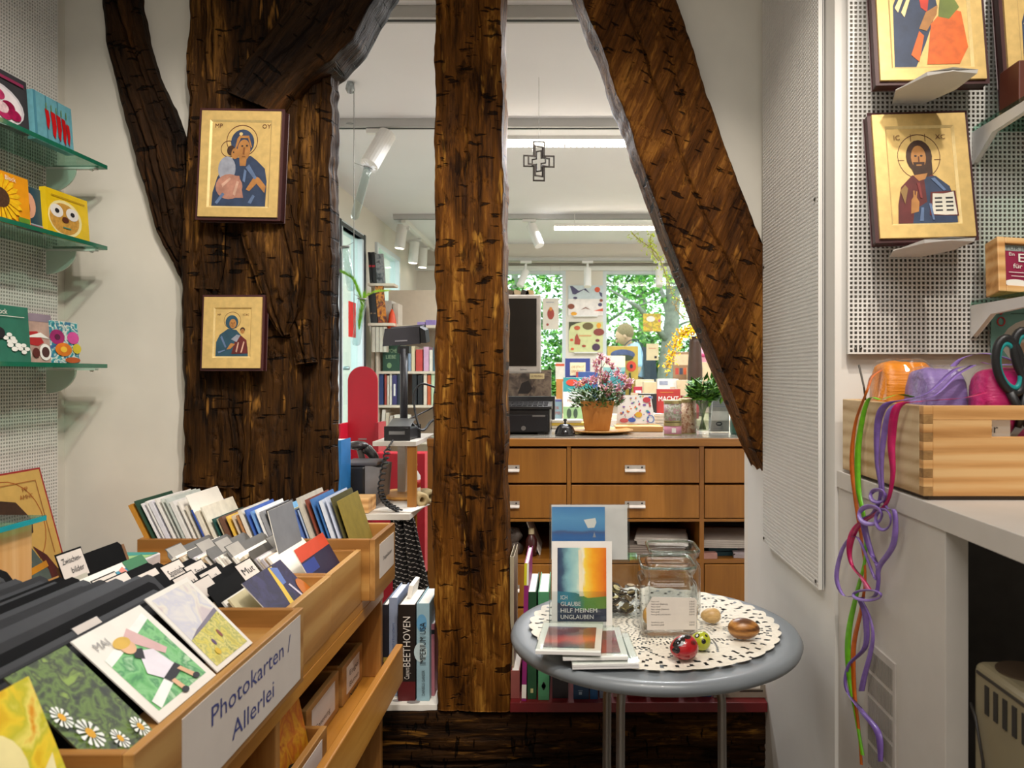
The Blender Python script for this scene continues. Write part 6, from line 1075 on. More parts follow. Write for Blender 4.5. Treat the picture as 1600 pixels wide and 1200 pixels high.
# customer display on a pole
t = thing('customer_display', 'black customer display on a tall pole over the staff desk', 'display', (dx_(631, 2.75), 2.75, zu)); Y = 2.75; SL_ = mat('39373f', .4, var=.08)
B().tube([(dx_(631, Y), Y, zu+.001), (dx_(631, Y), Y, P(0, 545, Y).z)], .014, mat('24242a', .4), 12).build('pole', t, True)
a, c = P(599, 541, Y), P(656, 515, Y); b = B(); b.prism([P(602, 515, Y), P(655, 511, Y), P(656, 536, Y), P(599, 540, Y)], (.012, .05, .01), SL_); b.build('head', t, bevel=.003)
B().prism([P(655, 511, Y), P(664, 516, Y), P(666, 536, Y), P(656, 536, Y)], (.004, .05, .008), BLACK).build('end_cap', t); B().prism([P(617, 532, Y-.003), P(636, 531, Y-.003), P(636, 533, Y-.003), P(617, 534, Y-.003)], (0, .004, 0), mat('9a98a0', .3)).build('slot', t); B().box(dx_(622, Y), dx_(640, Y), Y-.01, Y+.03, P(0, 552, Y).z, P(0, 541, Y).z, BLACK).build('bracket', t)
t = thing('card_terminal', 'black and silver card terminal at the edge of the staff desk', 'terminal', (dx_(625, 2.66), 2.66, zu)); a, c = P(606, 687, 2.66), P(641, 655, 2.66)
B().prism([(a.x, 2.63, zu+.002), (c.x, 2.63, zu+.002), (c.x, 2.63, zu+.045), (a.x, 2.63, zu+.045)], (.012, .13, 0), BLACK).build('body', t, bevel=.006); B().prism([(a.x, 2.629, zu+.046), (c.x, 2.629, zu+.046), (c.x+.008, 2.70, zu+.072), (a.x+.008, 2.70, zu+.072)], (0, .02, .002), STEEL).build('lid', t, bevel=.002); B().box(a.x+.012, c.x-.012, 2.626, 2.63, zu+.022, zu+.034, STEEL).build('slot', t)
CB = mat('1a1a1c', .45)
def cable(label, pts, r=.004, Y=2.62, name='cable'): return tag(B().tube(smooth([P(x, y, Y+(q if len(z) else 0)) for (x, y, *z) in pts for q in [z[0] if z else 0]], 8), r, CB, 7).build(name, smooth=True), label, 'cable')
cable('black cable arching over the desk beside the display pole', [(655, 668, .1), (648, 640, .12), (648, 612, .14), (660, 600, .16), (680, 605, .18)], .004); cable('second black cable running from the terminal towards the post', [(628, 660, .1), (645, 652, .14), (670, 640, .2), (684, 632, .2)], .003); cable('short thick cable lying on the staff desk', [(640, 656, .12), (650, 668, .12), (662, 672, .14), (672, 660, .18), (680, 655, .2)], .005)
# coiled cable
pts = []; axis = smooth([P(614, 688, 2.58), P(606, 702, 2.55), P(600, 730, 2.55), (P(595, 765, 2.55)), P(603, 785, 2.54), P(622, 797, 2.54), P(640, 812, 2.56), P(650, 830, 2.6)], 26); n = len(axis)
for i, p in enumerate(axis):
    f_ = 1 if n*.14 < i < n*.74 else .12; pts.append(p+Vector((.0095*f_*math.cos(i*.95), .0095*f_*math.sin(i*.95), .004*f_*math.sin(i*.95))))
tag(B().tube(pts, .0032, CB, 6).build('coiled_cable', smooth=True), 'black coiled telephone cable hanging from the staff desk', 'cable')
# scanner and receipt printer on the lower board
t = thing('barcode_scanner', 'black hand scanner resting in its curved stand', 'scanner', (dx_(565, 2.85), 2.85, zl2)); Y = 2.85
B().ball(P(559, 696, Y), .042, .03, .018, mat('2b2628', .25, coat=.4), 18, 10).build('head', t, True); B().tube(smooth([P(572, 700, Y), P(583, 712, Y), P(590, 730, Y)], 5), [.02]*3+[.018]*4+[.015]*4, mat('22201f', .3, coat=.3), 12).build('grip', t, True); B().tube(smooth([P(562, 702, Y), P(567, 722, Y), P(572, 755, Y), (P(572, 774, Y))], 5), .012, mat('4a4240', .35), 10).build('stand', t, True)
t = thing('receipt_printer', 'black receipt printer with a silver side on the lower board', 'printer', (dx_(560, 2.72), 2.72, zl2)); a, c = P(535, 790, 2.66), P(572, 727, 2.66); B().box(a.x, c.x, 2.66, 2.84, zl2+.001, c.z, mat('1b191b', .35)).build('body', t, bevel=.012, seg=3); B().prism([(c.x, 2.66, zl2+.001), (c.x+.035, 2.66, zl2+.001), (c.x+.045, 2.66, c.z-.012), (c.x, 2.66, c.z-.003)], (0, .18, 0), mat('8a8686', .35, metal=.4)).build('side', t, bevel=.004); B().box(a.x-.002, c.x+.04, 2.655, 2.80, c.z-.002, c.z+.010, mat('4a464a', .4)).build('lid', t, bevel=.004)
sbook('tall bright blue ring binder standing at the post edge', 505, 688, 533, 795, 2.53, .11, '1f6fb0', z0=zl2+.001, name='binder', cat='binder')
tag(B(at(dx_(515, 2.52), 2.505, zl2+.001)).box(.06, .135, 0, .10, 0, .05, PX).build('wooden_tray', bevel=.003), 'small wooden tray beside the receipt printer', 'tray')
t = thing('glue_bottle', 'white glue bottle with a red label on the lower board', 'bottle', (dx_(648, 2.7), 2.7, zl2)); q = (dx_(648, 2.7), 2.7, zl2+.001); B().lathe([(.02, 0), (.021, .004), (.021, .10), (.010, .118), (.008, .122)], q, WHITE, 20).build('body', t, True); B().lathe([(.009, .121), (.007, .135), (.010, .139), (.008, .152), (0, .154)], q, mat('d9b9a0', .5), 14).build('nozzle', t, True); B().lathe([(.0214, .06), (.0214, .088)], q, mat('b3241f', .5), 20).build('label', t, True)
for k, (x, y, c_) in enumerate(((656, 784, 'c9b280'), (664, 776, 'cdbf94'))):
    t = thing('tape_roll', ['cream', 'yellowish'][k]+' roll of paper tape on the lower board', 'roll', P(x, y, 2.66)); M = at(dx_(x, 2.66), 2.66+.07*k, zl2+.0255) @ rotm('Z', 30) @ rotm('X', 90); B(M).lathe([(.010, -.03), (.024, -.03), (.024, .03), (.010, .03), (.010, -.03)], (0, 0, 0), mat(c_, .6), 24).build('paper', t, True)
tag(B(at(dx_(600, 2.7), 2.55, zl2+.001) @ rotm('Z', -12)).box(0, .14, 0, .16, 0, .003, PAPER).build('paper_sheet'), 'white sheets lying on the lower board under the coiled cable', 'paper')
tag(B(at(dx_(590, 2.8), 2.78, zl2+.001)).lathe([(.0, 0), (.12, 0), (.125, .006), (.12, .012), (0, .012)], (.1, .1, 0), PW, 30).build('round_board', smooth=False), 'round light wooden board behind the coiled cable', 'board')
tag(B(at(dx_(573, 2.66), 2.47, zl2-.075) @ rotm('X', -12)).lathe([(0, 0), (.085, .0), (.10, .012), (.102, .014), (.09, .010), (0, .004)], (.03, .03, 0), mat('dfe0da', .4), 30).build('paper_plate', smooth=True), 'white rounded dish with a green edge beside the far drawer', 'dish')
# red stand behind the desk
t = thing('red_stand', 'red display stand with a tall arched back panel behind the staff desk', 'stand', (P(566, 0, 3.7).x, 3.7, 0)); RD = mat('b3142b', .4, var=.06, scale=6); Y = 3.7; a, c = P(544, 690, Y), P(589, 573, Y); w2 = (c.x-a.x)/2; xm = (a.x+c.x)/2
b = B(); zt = c.z-w2; b.prism([(a.x, Y, .3), (c.x, Y, .3), (c.x, Y, zt)]+[(xm+w2*math.cos(math.pi*k/18), Y, zt+w2*math.sin(math.pi*k/18)) for k in range(1, 18)]+[(a.x, Y, zt)], (0, .012, 0), RD); b.build('arched_panel', t, bevel=.002)
B().box(a.x-.012, a.x-.002, Y-.12, Y+.12, 0, P(0, 660, Y).z, RD).build('side', t); B().box(c.x+.002, P(670, 0, Y).x, Y-.10, Y+.0, 0, P(0, 705, Y).z, RD).build('box', t, bevel=.003); B().box(c.x+.002, c.x+.02, Y-.05, Y+.1, 0, P(0, 660, Y).z, mat('9a1226', .4)).build('side', t); B().box(P(560, 0, Y).x, P(573, 0, Y).x, Y-.004, Y, P(0, 687, Y).z, P(0, 685, Y).z, STEEL).build('catch', t)
B().box(a.x-.012, P(670, 0, Y).x, Y-.12, Y+.12, 0, .3, RD).build('base', t)

# ================================================================ bookcase and wall racks in the shop's left corner
SH = mat('d3c3ae', .6, var=.03); Y = 5.25
t = thing('bookcase', 'cream bookcase full of books in the far left corner of the shop', 'bookcase', (P(640, 0, Y).x, Y, 0)); X0, X1 = P(591, 0, Y).x, P(725, 0, Y).x
zs_ = [P(0, y, Y+.0).z for y in (690, 633, 580, 508)]
for k, z in enumerate(zs_): B().box(X0, X1, Y, Y+.3, z-.018, z, SH).build('shelf', t)
B().box(X0-.015, X0, Y, Y+.3, 0, zs_[3], SH).build('side', t); B().box(X1, X1+.015, Y, Y+.3, 0, zs_[3], SH).build('side', t); B().box(X0, X1, Y+.3, Y+.31, 0, zs_[3]+.28, SH).build('back', t); B().box(X0, X1, Y, Y+.3, 0, .1, SH).build('plinth', t)
def far(label, xa, ya, xb, yb_, Yb, col, dpt=.14, shapes=(), z0=None, name='book', cat='book', lean=0):
    a = P(xa, yb_, Yb); c = P(xb, ya, Yb); z = a.z if z0 is None else z0; M = at(a.x, Yb, z) @ rotm('Y', lean); m_ = mat(col, .5, var=.10, scale=20) if isinstance(col, str) else col; t = thing(name, label, cat, (a.x, Yb, z))
    B(M).box(0, c.x-a.x, 0, dpt, 0, c.z-z, m_).build('cover', t); w_ = c.x-a.x
    if dpt > .006: B(M).box(w_*.1, w_*.9, .004, dpt-.003, c.z-z, c.z-z+.0012, PAPER).build('pages', t)
    if shapes: q = B(M); q.art((0, 0, 0), (w_, 0, 0), (0, 0, c.z-z), list(shapes), e=.0008); q.build('print', t)
    return t
row = [(588, 595, '2a3a6a', 'navy'), (597, 600, 'a03a2c', 'brick red'), (601, 604, 'c9b9a4', 'cream'), (605, 608, 'd9d2c4', 'white'), (609, 616, '3a3468', 'violet'), (617, 622, '232a3a', 'black blue'), (640, 647, '1f1f22', 'plain black'), (649, 656, '17171a', 'gloss black'), (658, 663, 'd9c9b4', 'pale'), (664, 669, 'c2562c', 'orange'), (670, 676, 'b9c9a4', 'pale green'), (677, 682, 'c94a3a', 'red')]
for k, (xa, xb, c_, nm) in enumerate(row): far(nm+' spine in the middle row of the cream bookcase', xa+4, 583+(k*7) % 5, xb+4, 632, Y+.02, c_, .18, [('r', PAPER, .3, .3, .7, .7)] if k in (2, 4) else (), z0=zs_[1]+.001)
far('dark green hardback with gold lettering shown face-on in the bookcase', 598, 536, 624, 577, Y+.04, '1f4430', .03, [('t', mat('9ab08a', .5), 'PSYCHE', .14, .66, .13, .7), ('t', mat('9ab08a', .5), 'LIEBE', .2, .44, .13, .6), ('e', mat('7a9a6a', .5), .4, .2, .14, .10)], z0=zs_[2]+.001)
for k, (xa, xb, c_, nm) in enumerate(((626, 636, '3a4a3a', 'olive'), (638, 642, '8a9ab0', 'grey blue'), (643, 648, 'd9c9a4', 'ivory'), (650, 660, 'c8423a', 'scarlet'), (662, 670, 'd0a4c0', 'pink'), (671, 676, 'e3dccd', 'off white'), (677, 682, '4a6a7a', 'slate'))): far(nm+' spine in the upper row of the cream bookcase', xa, 540+(k*5) % 9, xb, 577, Y+.05, c_, .15, z0=zs_[2]+.001)
far('small framed picture with a pale mount low in the bookcase', 616, 648, 642, 688, Y+.03, 'd8d0c0', .02, [('r', mat('3f5a5a', .5), .28, .3, .72, .75)], z0=zs_[0]+.001, name='small_picture', cat='picture')
for k, (xa, c_, nm) in enumerate(((594, 'd9cfc0', 'cream'), (600, 'c9b9a0', 'beige'), (606, 'b0a494', 'taupe'))): far(nm+' booklet leaning low in the bookcase beside the red stand', xa, 640+k*5, xa+5, 688, Y+.02, c_, .15, z0=zs_[0]+.001, lean=4)
for k, (xa, ya, xb, c_, nm) in enumerate(((602, 470, 612, 'd8d2c6', 'white'), (614, 474, 622, 'c9c0b0', 'light grey'), (652, 503, 664, '9a84b8', 'lilac'), (665, 500, 680, '8a74ac', 'mauve'))): far(nm+' box standing on top of the cream bookcase', xa, ya, xb, 506, Y+.05, c_, .14, z0=zs_[3]+.001)
Y2 = 6.5
t = thing('wall_shelf', 'cream wall shelf with face-on books in the back corner', 'shelf', (P(660, 0, Y2).x, Y2, P(0, 506, Y2).z)); B().box(P(632, 0, Y2).x, P(735, 0, Y2).x, Y2, 7.1, P(0, 512, Y2).z, P(0, 506, Y2).z, SH).build('board', t); B().box(P(660, 0, Y2).x, P(664, 0, Y2).x, Y2+.1, 7.1, P(0, 540, Y2).z, P(0, 512, Y2).z, SH).build('bracket', t)
far('green book leaning on the corner wall shelf', 640, 466, 650, 505, Y2+.05, '2f9a72', .12, [('e', mat('9ad0b0', .5), .5, .6, .25, .1)], z0=P(0, 506, Y2).z+.001, lean=-6)
far('green and gold fantasy book face-on on the corner wall shelf', 657, 470, 673, 505, Y2+.1, mottle('forest_cover', ['2a6a4a', '7ab04a', '3a8a7a', 'b0c25a'], 18), .12, [vtext(mat('d9c26a', .5), 'DUFT', .75, .15, .4, .65)], z0=P(0, 506, Y2).z+.001)
far('lilac book at the post edge on the corner wall shelf', 675, 470, 690, 505, Y2+.06, 'b09ac0', .12, z0=P(0, 506, Y2).z+.001)
# book rack on the pillar next to the door
Yp = 5.2
t = thing('book_rack', 'narrow cream rack with two rows of dark books beside the glass door', 'rack', (P(592, 0, Yp).x, Yp, P(0, 505, Yp).z))
for y in (443, 505): B().box(P(576, 0, Yp).x, P(616, 0, Yp).x, Yp-.02, Yp+.12, P(0, y+4, Yp).z, P(0, y, Yp).z, SH).build('ledge', t)
B().box(P(574, 0, Yp).x, P(579, 0, Yp).x, Yp+.1, Yp+.13, P(0, 640, Yp).z, P(0, 390, Yp).z, SH).build('upright', t)
z1_, z2_ = P(0, 443, Yp).z+.001, P(0, 505, Yp).z+.001
for k, (xa, xb, c_, nm) in enumerate(((578, 582, '1b1718', 'black'), (583, 588, '241c1c', 'dark brown'))):
    far(nm+' spine with a red band in the upper row of the narrow rack', xa, 394, xb, 442, Yp, c_, .1, [('r', mat('c2202c', .5), 0, .52, 1, .58)], z0=z1_, lean=-4); far(nm+' spine in the lower row of the narrow rack', xa+1, 458, xb+2, 504, Yp, c_, .1, [('r', mat('8a6a4a', .5), .2, .3, .8, .34)], z0=z2_, lean=-5)
far('dark fantasy cover in the upper row of the narrow rack', 589, 397, 601, 442, Yp-.005, mottle('grey_cover', ['2a2a2c', '6a6a6c', '8f8a88', '3a3434'], 22), .03, z0=z1_, lean=-4); far('orange and black fantasy cover in the lower row of the narrow rack', 591, 445, 603, 504, Yp-.005, mottle('fire_cover', ['1c1614', '7a3418', 'd9861f', '3a1c14', 'a0481c'], 20), .03, z0=z2_, lean=-5)
for k in range(4): far('%s white spiral catalogue from the door under the narrow rack' % ['first', 'second', 'third', 'fourth'][k], 581+6*k, 511, 586+6*k, 550, Yp, 'c9c0ae', .06, name='catalogue', cat='catalogue')
for o in [o for o in bpy.data.objects if 'white spiral catalogue' in o.get('label', '')]: o['group'] = 'catalogues under the narrow rack'
tag(B().lathe([(.035, 0), (.034, .06), (.020, .15), (.006, .185), (0, .19)], (P(612, 0, Yp+.05).x, Yp+.06, P(0, 524, Yp).z), mat('d9481c', .45), 20).build('paper_cone', smooth=True), 'orange pointed paper cone beside the narrow rack', 'cone')
tag(B().box(P(606, 0, Yp).x, P(619, 0, Yp).x, Yp+.01, Yp+.12, P(0, 529, Yp).z, P(0, 524.2, Yp).z, SH).build('cone_ledge'), 'small cream ledge under the orange cone', 'shelf')
# notices stuck on the glass door
def notice(label, xa, ya, xb, yb_, col):
    X = XB+.030; ya_ = [(X*F/(x-VX)) for x in (xa, xb)]; z = lambda x, y: CZ-(y-VY)*(X*F/(x-VX))/F
    tag(B().prism([(X, ya_[0], z(xa, yb_)), (X, ya_[1], z(xa, yb_)), (X, ya_[1], z(xa, ya)), (X, ya_[0], z(xa, ya))], (-.003, 0, 0), mat(col, .6)).build('notice'), label, 'notice')
notice('yellow notice stuck on the glass door', 512, 443, 525, 498, 'e0b010'); notice('red notice stuck on the glass door', 545, 470, 556, 526, 'd4201c'); notice('grey notice low on the glass door', 514, 505, 529, 547, 'a9a2a4')

for y_ in (4.60, 5.145): B().box(XB-.005, XB+.046, y_-.016, y_+.016, .02, 2.22, mat('2b2f34', .4)).build('gasket', d)
B().box(XB-.004, XB+.044, 4.6, 5.15, 2.185, 2.21, mat('2b2f34', .4)).build('gasket', d)
# ================================================================ ceiling tracks and lamps
TRK = mat('b9b8b6', .4, var=.02); LW = mat('e6e4e0', .4, var=.02)
def track(label, x0_, x1_, y, z0_, h=.04, w=.045, name='ceiling_track'):
    t = thing(name, label, 'track', ((x0_+x1_)/2, y, z0_)); B().box(x0_, x1_, y-w/2, y+w/2, z0_, z0_+h, TRK).build('rail', t, bevel=.002); B().box(x0_, x1_, y-.006, y+.006, z0_-.002, z0_, BLACK).build('groove', t); return t
track('grey ceiling track nearest the opening', -1.4, 2.6, 2.44, 2.41); track('grey ceiling track across the middle of the shop ceiling', P(528, 0, 3.5).x, 2.4, 3.5, 2.41); track('grey ceiling track across the far end of the shop', P(615, 0, 5.55).x, 2.4, 5.55, 2.415, .035)
t = thing('ceiling_track', 'short white ceiling track running back along the left wall', 'track', (-1.25, 6.3, 2.41)); B().box(-1.275, -1.24, 5.65, 6.95, 2.41, 2.45, LW).build('rail', t)
def led(label, x0_, x1_, y, z, p=9):
    t = thing('strip_lamp', label, 'lamp', ((x0_+x1_)/2, y, z)); B().box(x0_, x1_, y-.03, y+.03, z+.012, z+.032, LW).build('housing', t); n = int((x1_-x0_)/.028)
    b = B(); em = mat('fff4e2', .4, var=0, emit=p)
    for k in range(n): xx = x0_+(x1_-x0_)*k/n; b.box(xx+.002, xx+.024, y-.028, y+.028, z-.006, z+.012, em)
    b.build('diffuser', t)
    for xx in (x0_+.15, x1_-.15): B().tube([(xx, y, z+.032), (xx, y, 2.45)], .0025, LW, 6).build('hanger', t)
led('bright white strip lamp under the middle ceiling track', -.45, .75, 3.55, 2.352); led('bright white strip lamp at the far end of the shop', P(866, 0, 5.5).x, 1.2, 5.5, 2.335)
def spotlamp(label, top, bot, r, anchor, lit=True):
    top = Vector(top); bot = Vector(bot); t = thing('spot_lamp', label, 'lamp', top); B().tube([top, bot], r, LW, 20).build('cylinder', t, False); d_ = (bot-top).normalized()
    if lit: B().tube([bot-d_*.004, bot+d_*.0015], r*.82, mat('fff0d8', .4, var=0, emit=7), 16).build('lens', t)
    B().tube([Vector(anchor), (top*.7+bot*.3)], r*.28, LW, 8).build('arm', t); a_ = Vector(anchor); B().box(a_.x-.05, a_.x+.05, a_.y-.015, a_.y+.015, a_.z, a_.z+.02, LW).build('adapter', t)
spotlamp('white spot lamp tilted above the hanging glass tubes', P(605, 210, 3.5), P(577, 258, 3.42), .042, (P(590, 0, 3.5).x, 3.5, 2.385), False)
spotlamp('white spot lamp tilted on the far ceiling track', P(830, 352, 5.55), P(843, 384, 5.5), .037, (P(827, 0, 5.55).x, 5.55, 2.393), False)
for k, (x, ya, yb_, Y) in enumerate(((627, 352, 388, 5.8), (646, 378, 411, 6.3), (659, 388, 418, 6.7))): spotlamp(['nearest', 'middle', 'farthest'][k]+' of three lit spot lamps along the left wall', P(x+2, ya, Y), P(x-3+2*k, yb_, Y), .040, (P(x+3, 0, Y).x, Y, 2.385))
for k, (xa, ya, xb, yb_) in enumerate(((822, 423, 812, 447), (918, 420, 918, 448), (1030, 422, 1030, 447))): spotlamp('beige spot lamp hanging in front of the '+['left window pane', 'white pillar', 'right window'][k], P(xa, ya, 6.75), P(xb, yb_, 6.7), .033, (P(xa, 0, 6.75).x, 6.75, 2.27), False)
track('white track just in front of the windows', -.9, 2.4, 6.75, 2.29, .03)
tag(B().box(-.9, 2.4, 6.78, 7.1, 2.32, 2.45, SHOPWALL).build('trim_9'), 'beige boxed beam over the windows', 'beam')['kind'] = 'structure'
# wires, glass drop, tubes, cross
YH = 3.05
wx_ = P(553, 0, YH).x; WIRE = mat('8a8a88', .3, metal=.8)
t = thing('hanging_wire', 'thin steel wire with small rings hanging from the ceiling', 'wire', (wx_, YH, P(0, 400, YH).z)); B().tube([(wx_, YH, P(0, 520, YH).z), (wx_, YH, 2.449)], .0018, WIRE, 6).build('strand', t)
for x, y, r in ((558, 113, .013), (547, 193, .015)):
    c_ = P(x, y, YH); B().tube([c_+Vector((r*math.cos(a), r*.5*math.sin(a), 0)) for a in [k*.3927 for k in range(16)]], .0018, WIRE, 6, closed=True).build('ring', t)
t = thing('glass_drop', 'clear glass drop hanging on a thread near the ceiling', 'glass drop', P(547, 148, YH)); c_ = P(547, 140, YH); B().lathe([(0, -.018), (.012, -.014), (.019, 0), (.017, .014), (.008, .045), (.003, .08), (.001, .11)], c_, mat('9aa0a2', .05, metal=.7, var=.3, scale=60), 20).build('drop', t, True); B().tube([c_+Vector((0, 0, .108)), Vector((c_.x, YH, 2.449))], .0008, WIRE, 5).build('thread', t)
def tube_vase(label, top, bot, r, Y):
    a, b_ = P(*top, Y), P(*bot, Y); t = thing('glass_tube', label, 'glass tube', b_); d_ = (a-b_); n = 6
    B().tube([b_, b_+d_*.02, b_+d_*.06]+[b_+d_*(.06+.94*k/5) for k in range(1, 6)], [r*.4, r*.8, r]+[r]*5, glass('e6eeee', 'tube_glass', 1.6), 16).build('tube', t, True)
    u = d_.orthogonal().normalized(); v = d_.normalized().cross(u); B().tube([a+u*r*1.05*math.cos(k*.5236)+v*r*1.05*math.sin(k*.5236) for k in range(12)], .003, WIRE, 6, closed=True).build('lip', t, True); B().tube([a, Vector((wx_, YH, a.z+.02))], .0012, WIRE, 5).build('hook', t); return t
t1_ = tube_vase('slanted glass tube with a feathery clear tuft under the spot lamp', (575, 262), (553, 343), .017, YH); tube_vase('empty glass tube hanging in front of the glass door', (539, 386), (549, 455), .016, YH); t3_ = tube_vase('glass tube holding a bright green plume', (566, 467), (556, 540), .017, YH)
rt = random.Random(9); b = B(); c_ = P(576, 262, YH)
for k in range(160): d_ = Vector((rt.gauss(0, 1), rt.gauss(0, 1), rt.gauss(0, .6))).normalized()*rt.uniform(.025, .045); b.add([c_+d_*.2, c_+d_*.2+Vector((.002, 0, .002)), c_+d_], [(0, 1, 2)], mat('e6e8ea', .3, var=.05))
b.build('clear_tuft', t1_)
b = B(); GP = mat('7fc21f', .5, var=.25, scale=60, sub=.2); GP2 = mat('b0d84a', .5, var=.2, scale=60)
def plume(path, w, n, mt):
    pts = smooth([P(x, y, YH) for x, y in path], 10)
    for k in range(n):
        i = rt.randrange(len(pts)-1); p = pts[i]; d_ = (pts[i+1]-p).normalized(); s_ = Vector((rt.uniform(-1, 1), rt.uniform(-1, 1), rt.uniform(-.6, .6))); q = p+d_*rt.uniform(.02, .05)+s_*w*(1-.5*i/len(pts)); b.add([p, p+Vector((.0016, 0, .0016)), q], [(0, 1, 2)], mt)
    b.tube(pts, .002, mt, 5)
plume([(561, 515), (565, 480), (560, 455), (552, 437), (540, 428)], .016, 420, GP); plume([(562, 500), (568, 470), (580, 458), (596, 455)], .014, 360, GP2); plume([(560, 510), (566, 480), (568, 466)], .012, 200, GP); b.build('plume', t3_)
t = thing('metal_cross', 'dark metal cross of nested outlines turning on a thread', 'cross', P(842, 283, 3.0)); CR = mat('3a3430', .35, metal=.6)
def cross(s_, ang, w_):
    b = B(at(*P(842, 252, 3.0)) @ rotm('Z', ang)); a, L_, M_ = s_*.22, s_*.62, s_*.80; o_ = [(-a, a), (-a, M_), (a, M_), (a, a), (L_, a), (L_, -a), (a, -a), (a, -M_), (-a, -M_), (-a, -a), (-L_, -a), (-L_, a)]
    for k in range(12):
        (xa, za), (xb, zb_) = o_[k], o_[(k+1) % 12]; b.box(min(xa, xb)-w_/2, max(xa, xb)+w_/2, -.0015, .0015, min(za, zb_)-w_/2, max(za, zb_)+w_/2, CR)
    return b
cross(.097, 5, .006).build('outer_outline', t); cross(.074, 28, .006).build('middle_outline', t); cross(.05, -30, .005).build('inner_outline', t); B().tube([P(842, 222, 3.0), Vector((P(842, 0, 3.0).x, 3.0, 2.449))], .0007, WIRE, 5).build('thread', t)

# ================================================================ displays between counter and windows
Yt = 4.35; zt_ = 1.0
t = thing('display_table', 'low display table behind the counter covered with books', 'table', (.4, 4.6, 0)); B().box(-.15, 1.6, 4.25, 5.0, zt_-.03, zt_, SH).build('top', t)
for x, y in ((-.12, 4.28), (1.55, 4.28), (-.12, 4.95), (1.55, 4.95)): B().box(x, x+.04, y, y+.04, 0, zt_-.03, SH).build('leg', t)
zz = zt_+.001
far('tall teal and white picture book face-on behind the flower pot', 880, 590, 926, 655, Yt, '2f8a8a', .02, [('r', mat('dcdcd6', .5), 0, .28, 1, .66), ('r', mat('8aa874', .5, var=.2), 0, 0, 1, .30), ('e', mat('c9442c', .5), .3, .88, .2, .08), ('e', mat('d98a2c', .5), .6, .86, .15, .07), ('t', mat('b0603a', .5), 'Heimat', .15, .42, .07), ('e', mat('3a4a3a', .5), .2, .14, .08, .12), ('e', mat('3a4a3a', .5), .42, .14, .07, .12)], z0=zz)
far('grey blue book with a violet top beside the teal picture book', 858, 624, 878, 655, Yt+.05, '7f98a0', .02, [('r', mat('5a5a8a', .5), 0, .88, 1, 1), ('t', mat('9a4a3a', .5), 'DER', .2, .48, .15), ('t', mat('9a4a3a', .5), 'SOMMER', .1, .22, .15, .8)], z0=zz)
far('orange brown narrow book beside the teal picture book', 869, 592, 879, 626, Yt+.12, 'b5783a', .02, z0=zz)
far('black book with a white title band on the display table', 995, 615, 1026, 655, Yt, '26221f', .02, [('r', GREYP, .2, .80, .8, .90), ('t', PAPER, 'S', .8, .1, .16)], z0=zz)
far('red book titled in white capitals on the display table', 1026, 608, 1063, 655, Yt+.01, 'a8322c', .02, [('t', PAPER, 'MACHT', .08, .60, .16, .84), ('r', mat('c9863a', .5), .15, .88, .7, .90)], z0=zz)
far('dark red book right of the red titled one', 1064, 618, 1092, 655, Yt+.04, '8a1f2c', .02, [('r', PAPER, .2, .5, .8, .55)], z0=zz)
far('cream notepad standing behind the black book', 1006, 597, 1026, 620, Yt+.2, 'c9b48a', .1, z0=zz)
far('grey green book lying at the display table edge', 935, 648, 965, 655, Yt-.02, 'c9c2b0', .1, z0=zz); 
for k in range(3): tag(B(at(P(862, 0, 3.25).x, 3.25, ZC+.001+.0125*k)).box(0, .17-.02*k, 0, .1, 0, .0115, mat(['d8cdb8', 'c9a83a', 'cfc6b4'][k], .6)).build('flat_book', bevel=.001), ['lowest cream', 'middle yellow', 'top cream'][k]+' book lying flat behind the counter bell', 'book')
# window bench
Yb = 6.15; zw = 1.06
t = thing('window_bench', 'cream window bench carrying books under the windows', 'bench', (.6, 6.5, 0)); B().box(-.9, 2.4, Yb-.05, 7.05, zw-.03, zw, SH).build('top', t); B().box(-.9, 2.4, Yb, Yb+.02, 0, zw-.03, SH).build('front', t); B().box(-.9, -.88, Yb, 7.05, 0, zw-.03, SH).build('side', t)
zq = zw+.001
far('blue book with a cream title plate on the window bench', 883, 560, 922, 625, Yb, '2f3a78', .03, [('r', mat('dccba4', .5), .2, .58, .82, .90), ('t', mat('a0642c', .5), 'DIE STADT', .26, .76, .06, .5), ('t', mat('a0642c', .5), 'DER ENGEL', .26, .66, .06, .5)], z0=zq)
far('red and blue book in front of the blue one on the window bench', 900, 581, 934, 625, Yb-.04, '34508a', .03, [('r', mat('a83a3a', .5), 0, .5, .1, 1), ('t', PAPER, 'ERINNERUNG', .16, .70, .10, .8)], z0=zq)
far('tall olive book with a poppy and dark foliage on the window bench', 949, 541, 997, 625, Yb+.06, 'a08a34', .03, [('e', mat('3a4a6a', .5, var=.3), .5, .84, .4, .10), ('e', mat('2c3a1c', .5), .5, .78, .35, .06), ('e', mat('b33a22', .5), .78, .62, .16, .10), ('e', INK, .78, .62, .05, .04), ('p', mat('2c331c', .5), [(.7, .5), (.76, .5), (.8, .2), (.7, .0)])], z0=zq)
far('cream and teal book in front of the olive poppy book', 943, 556, 977, 625, Yb+.0, '3a7f84', .03, [('r', mat('ddd0b4', .5), 0, .74, 1, 1), ('r', mat('7aa8a4', .5), 0, .64, 1, .74), ('r', mat('1f5a5c', .5), 0, 0, 1, .3)], z0=zq)
far('cream box of cards on the window bench', 993, 593, 1022, 625, Yb+.0, 'd0bf9a', .1, z0=zq); far('small red and white box on the window bench', 990, 604, 1005, 625, Yb-.04, 'b02a3a', .02, [('r', PAPER, .2, .5, .8, .7)], z0=zq)
far('white patterned box on the window bench', 1027, 592, 1060, 625, Yb-.02, 'd8d2c8', .1, [('r', GREYP, .1, .7, .5, .9), ('r', mat('c9a88a', .5), .6, .2, .85, .6)], z0=zq)
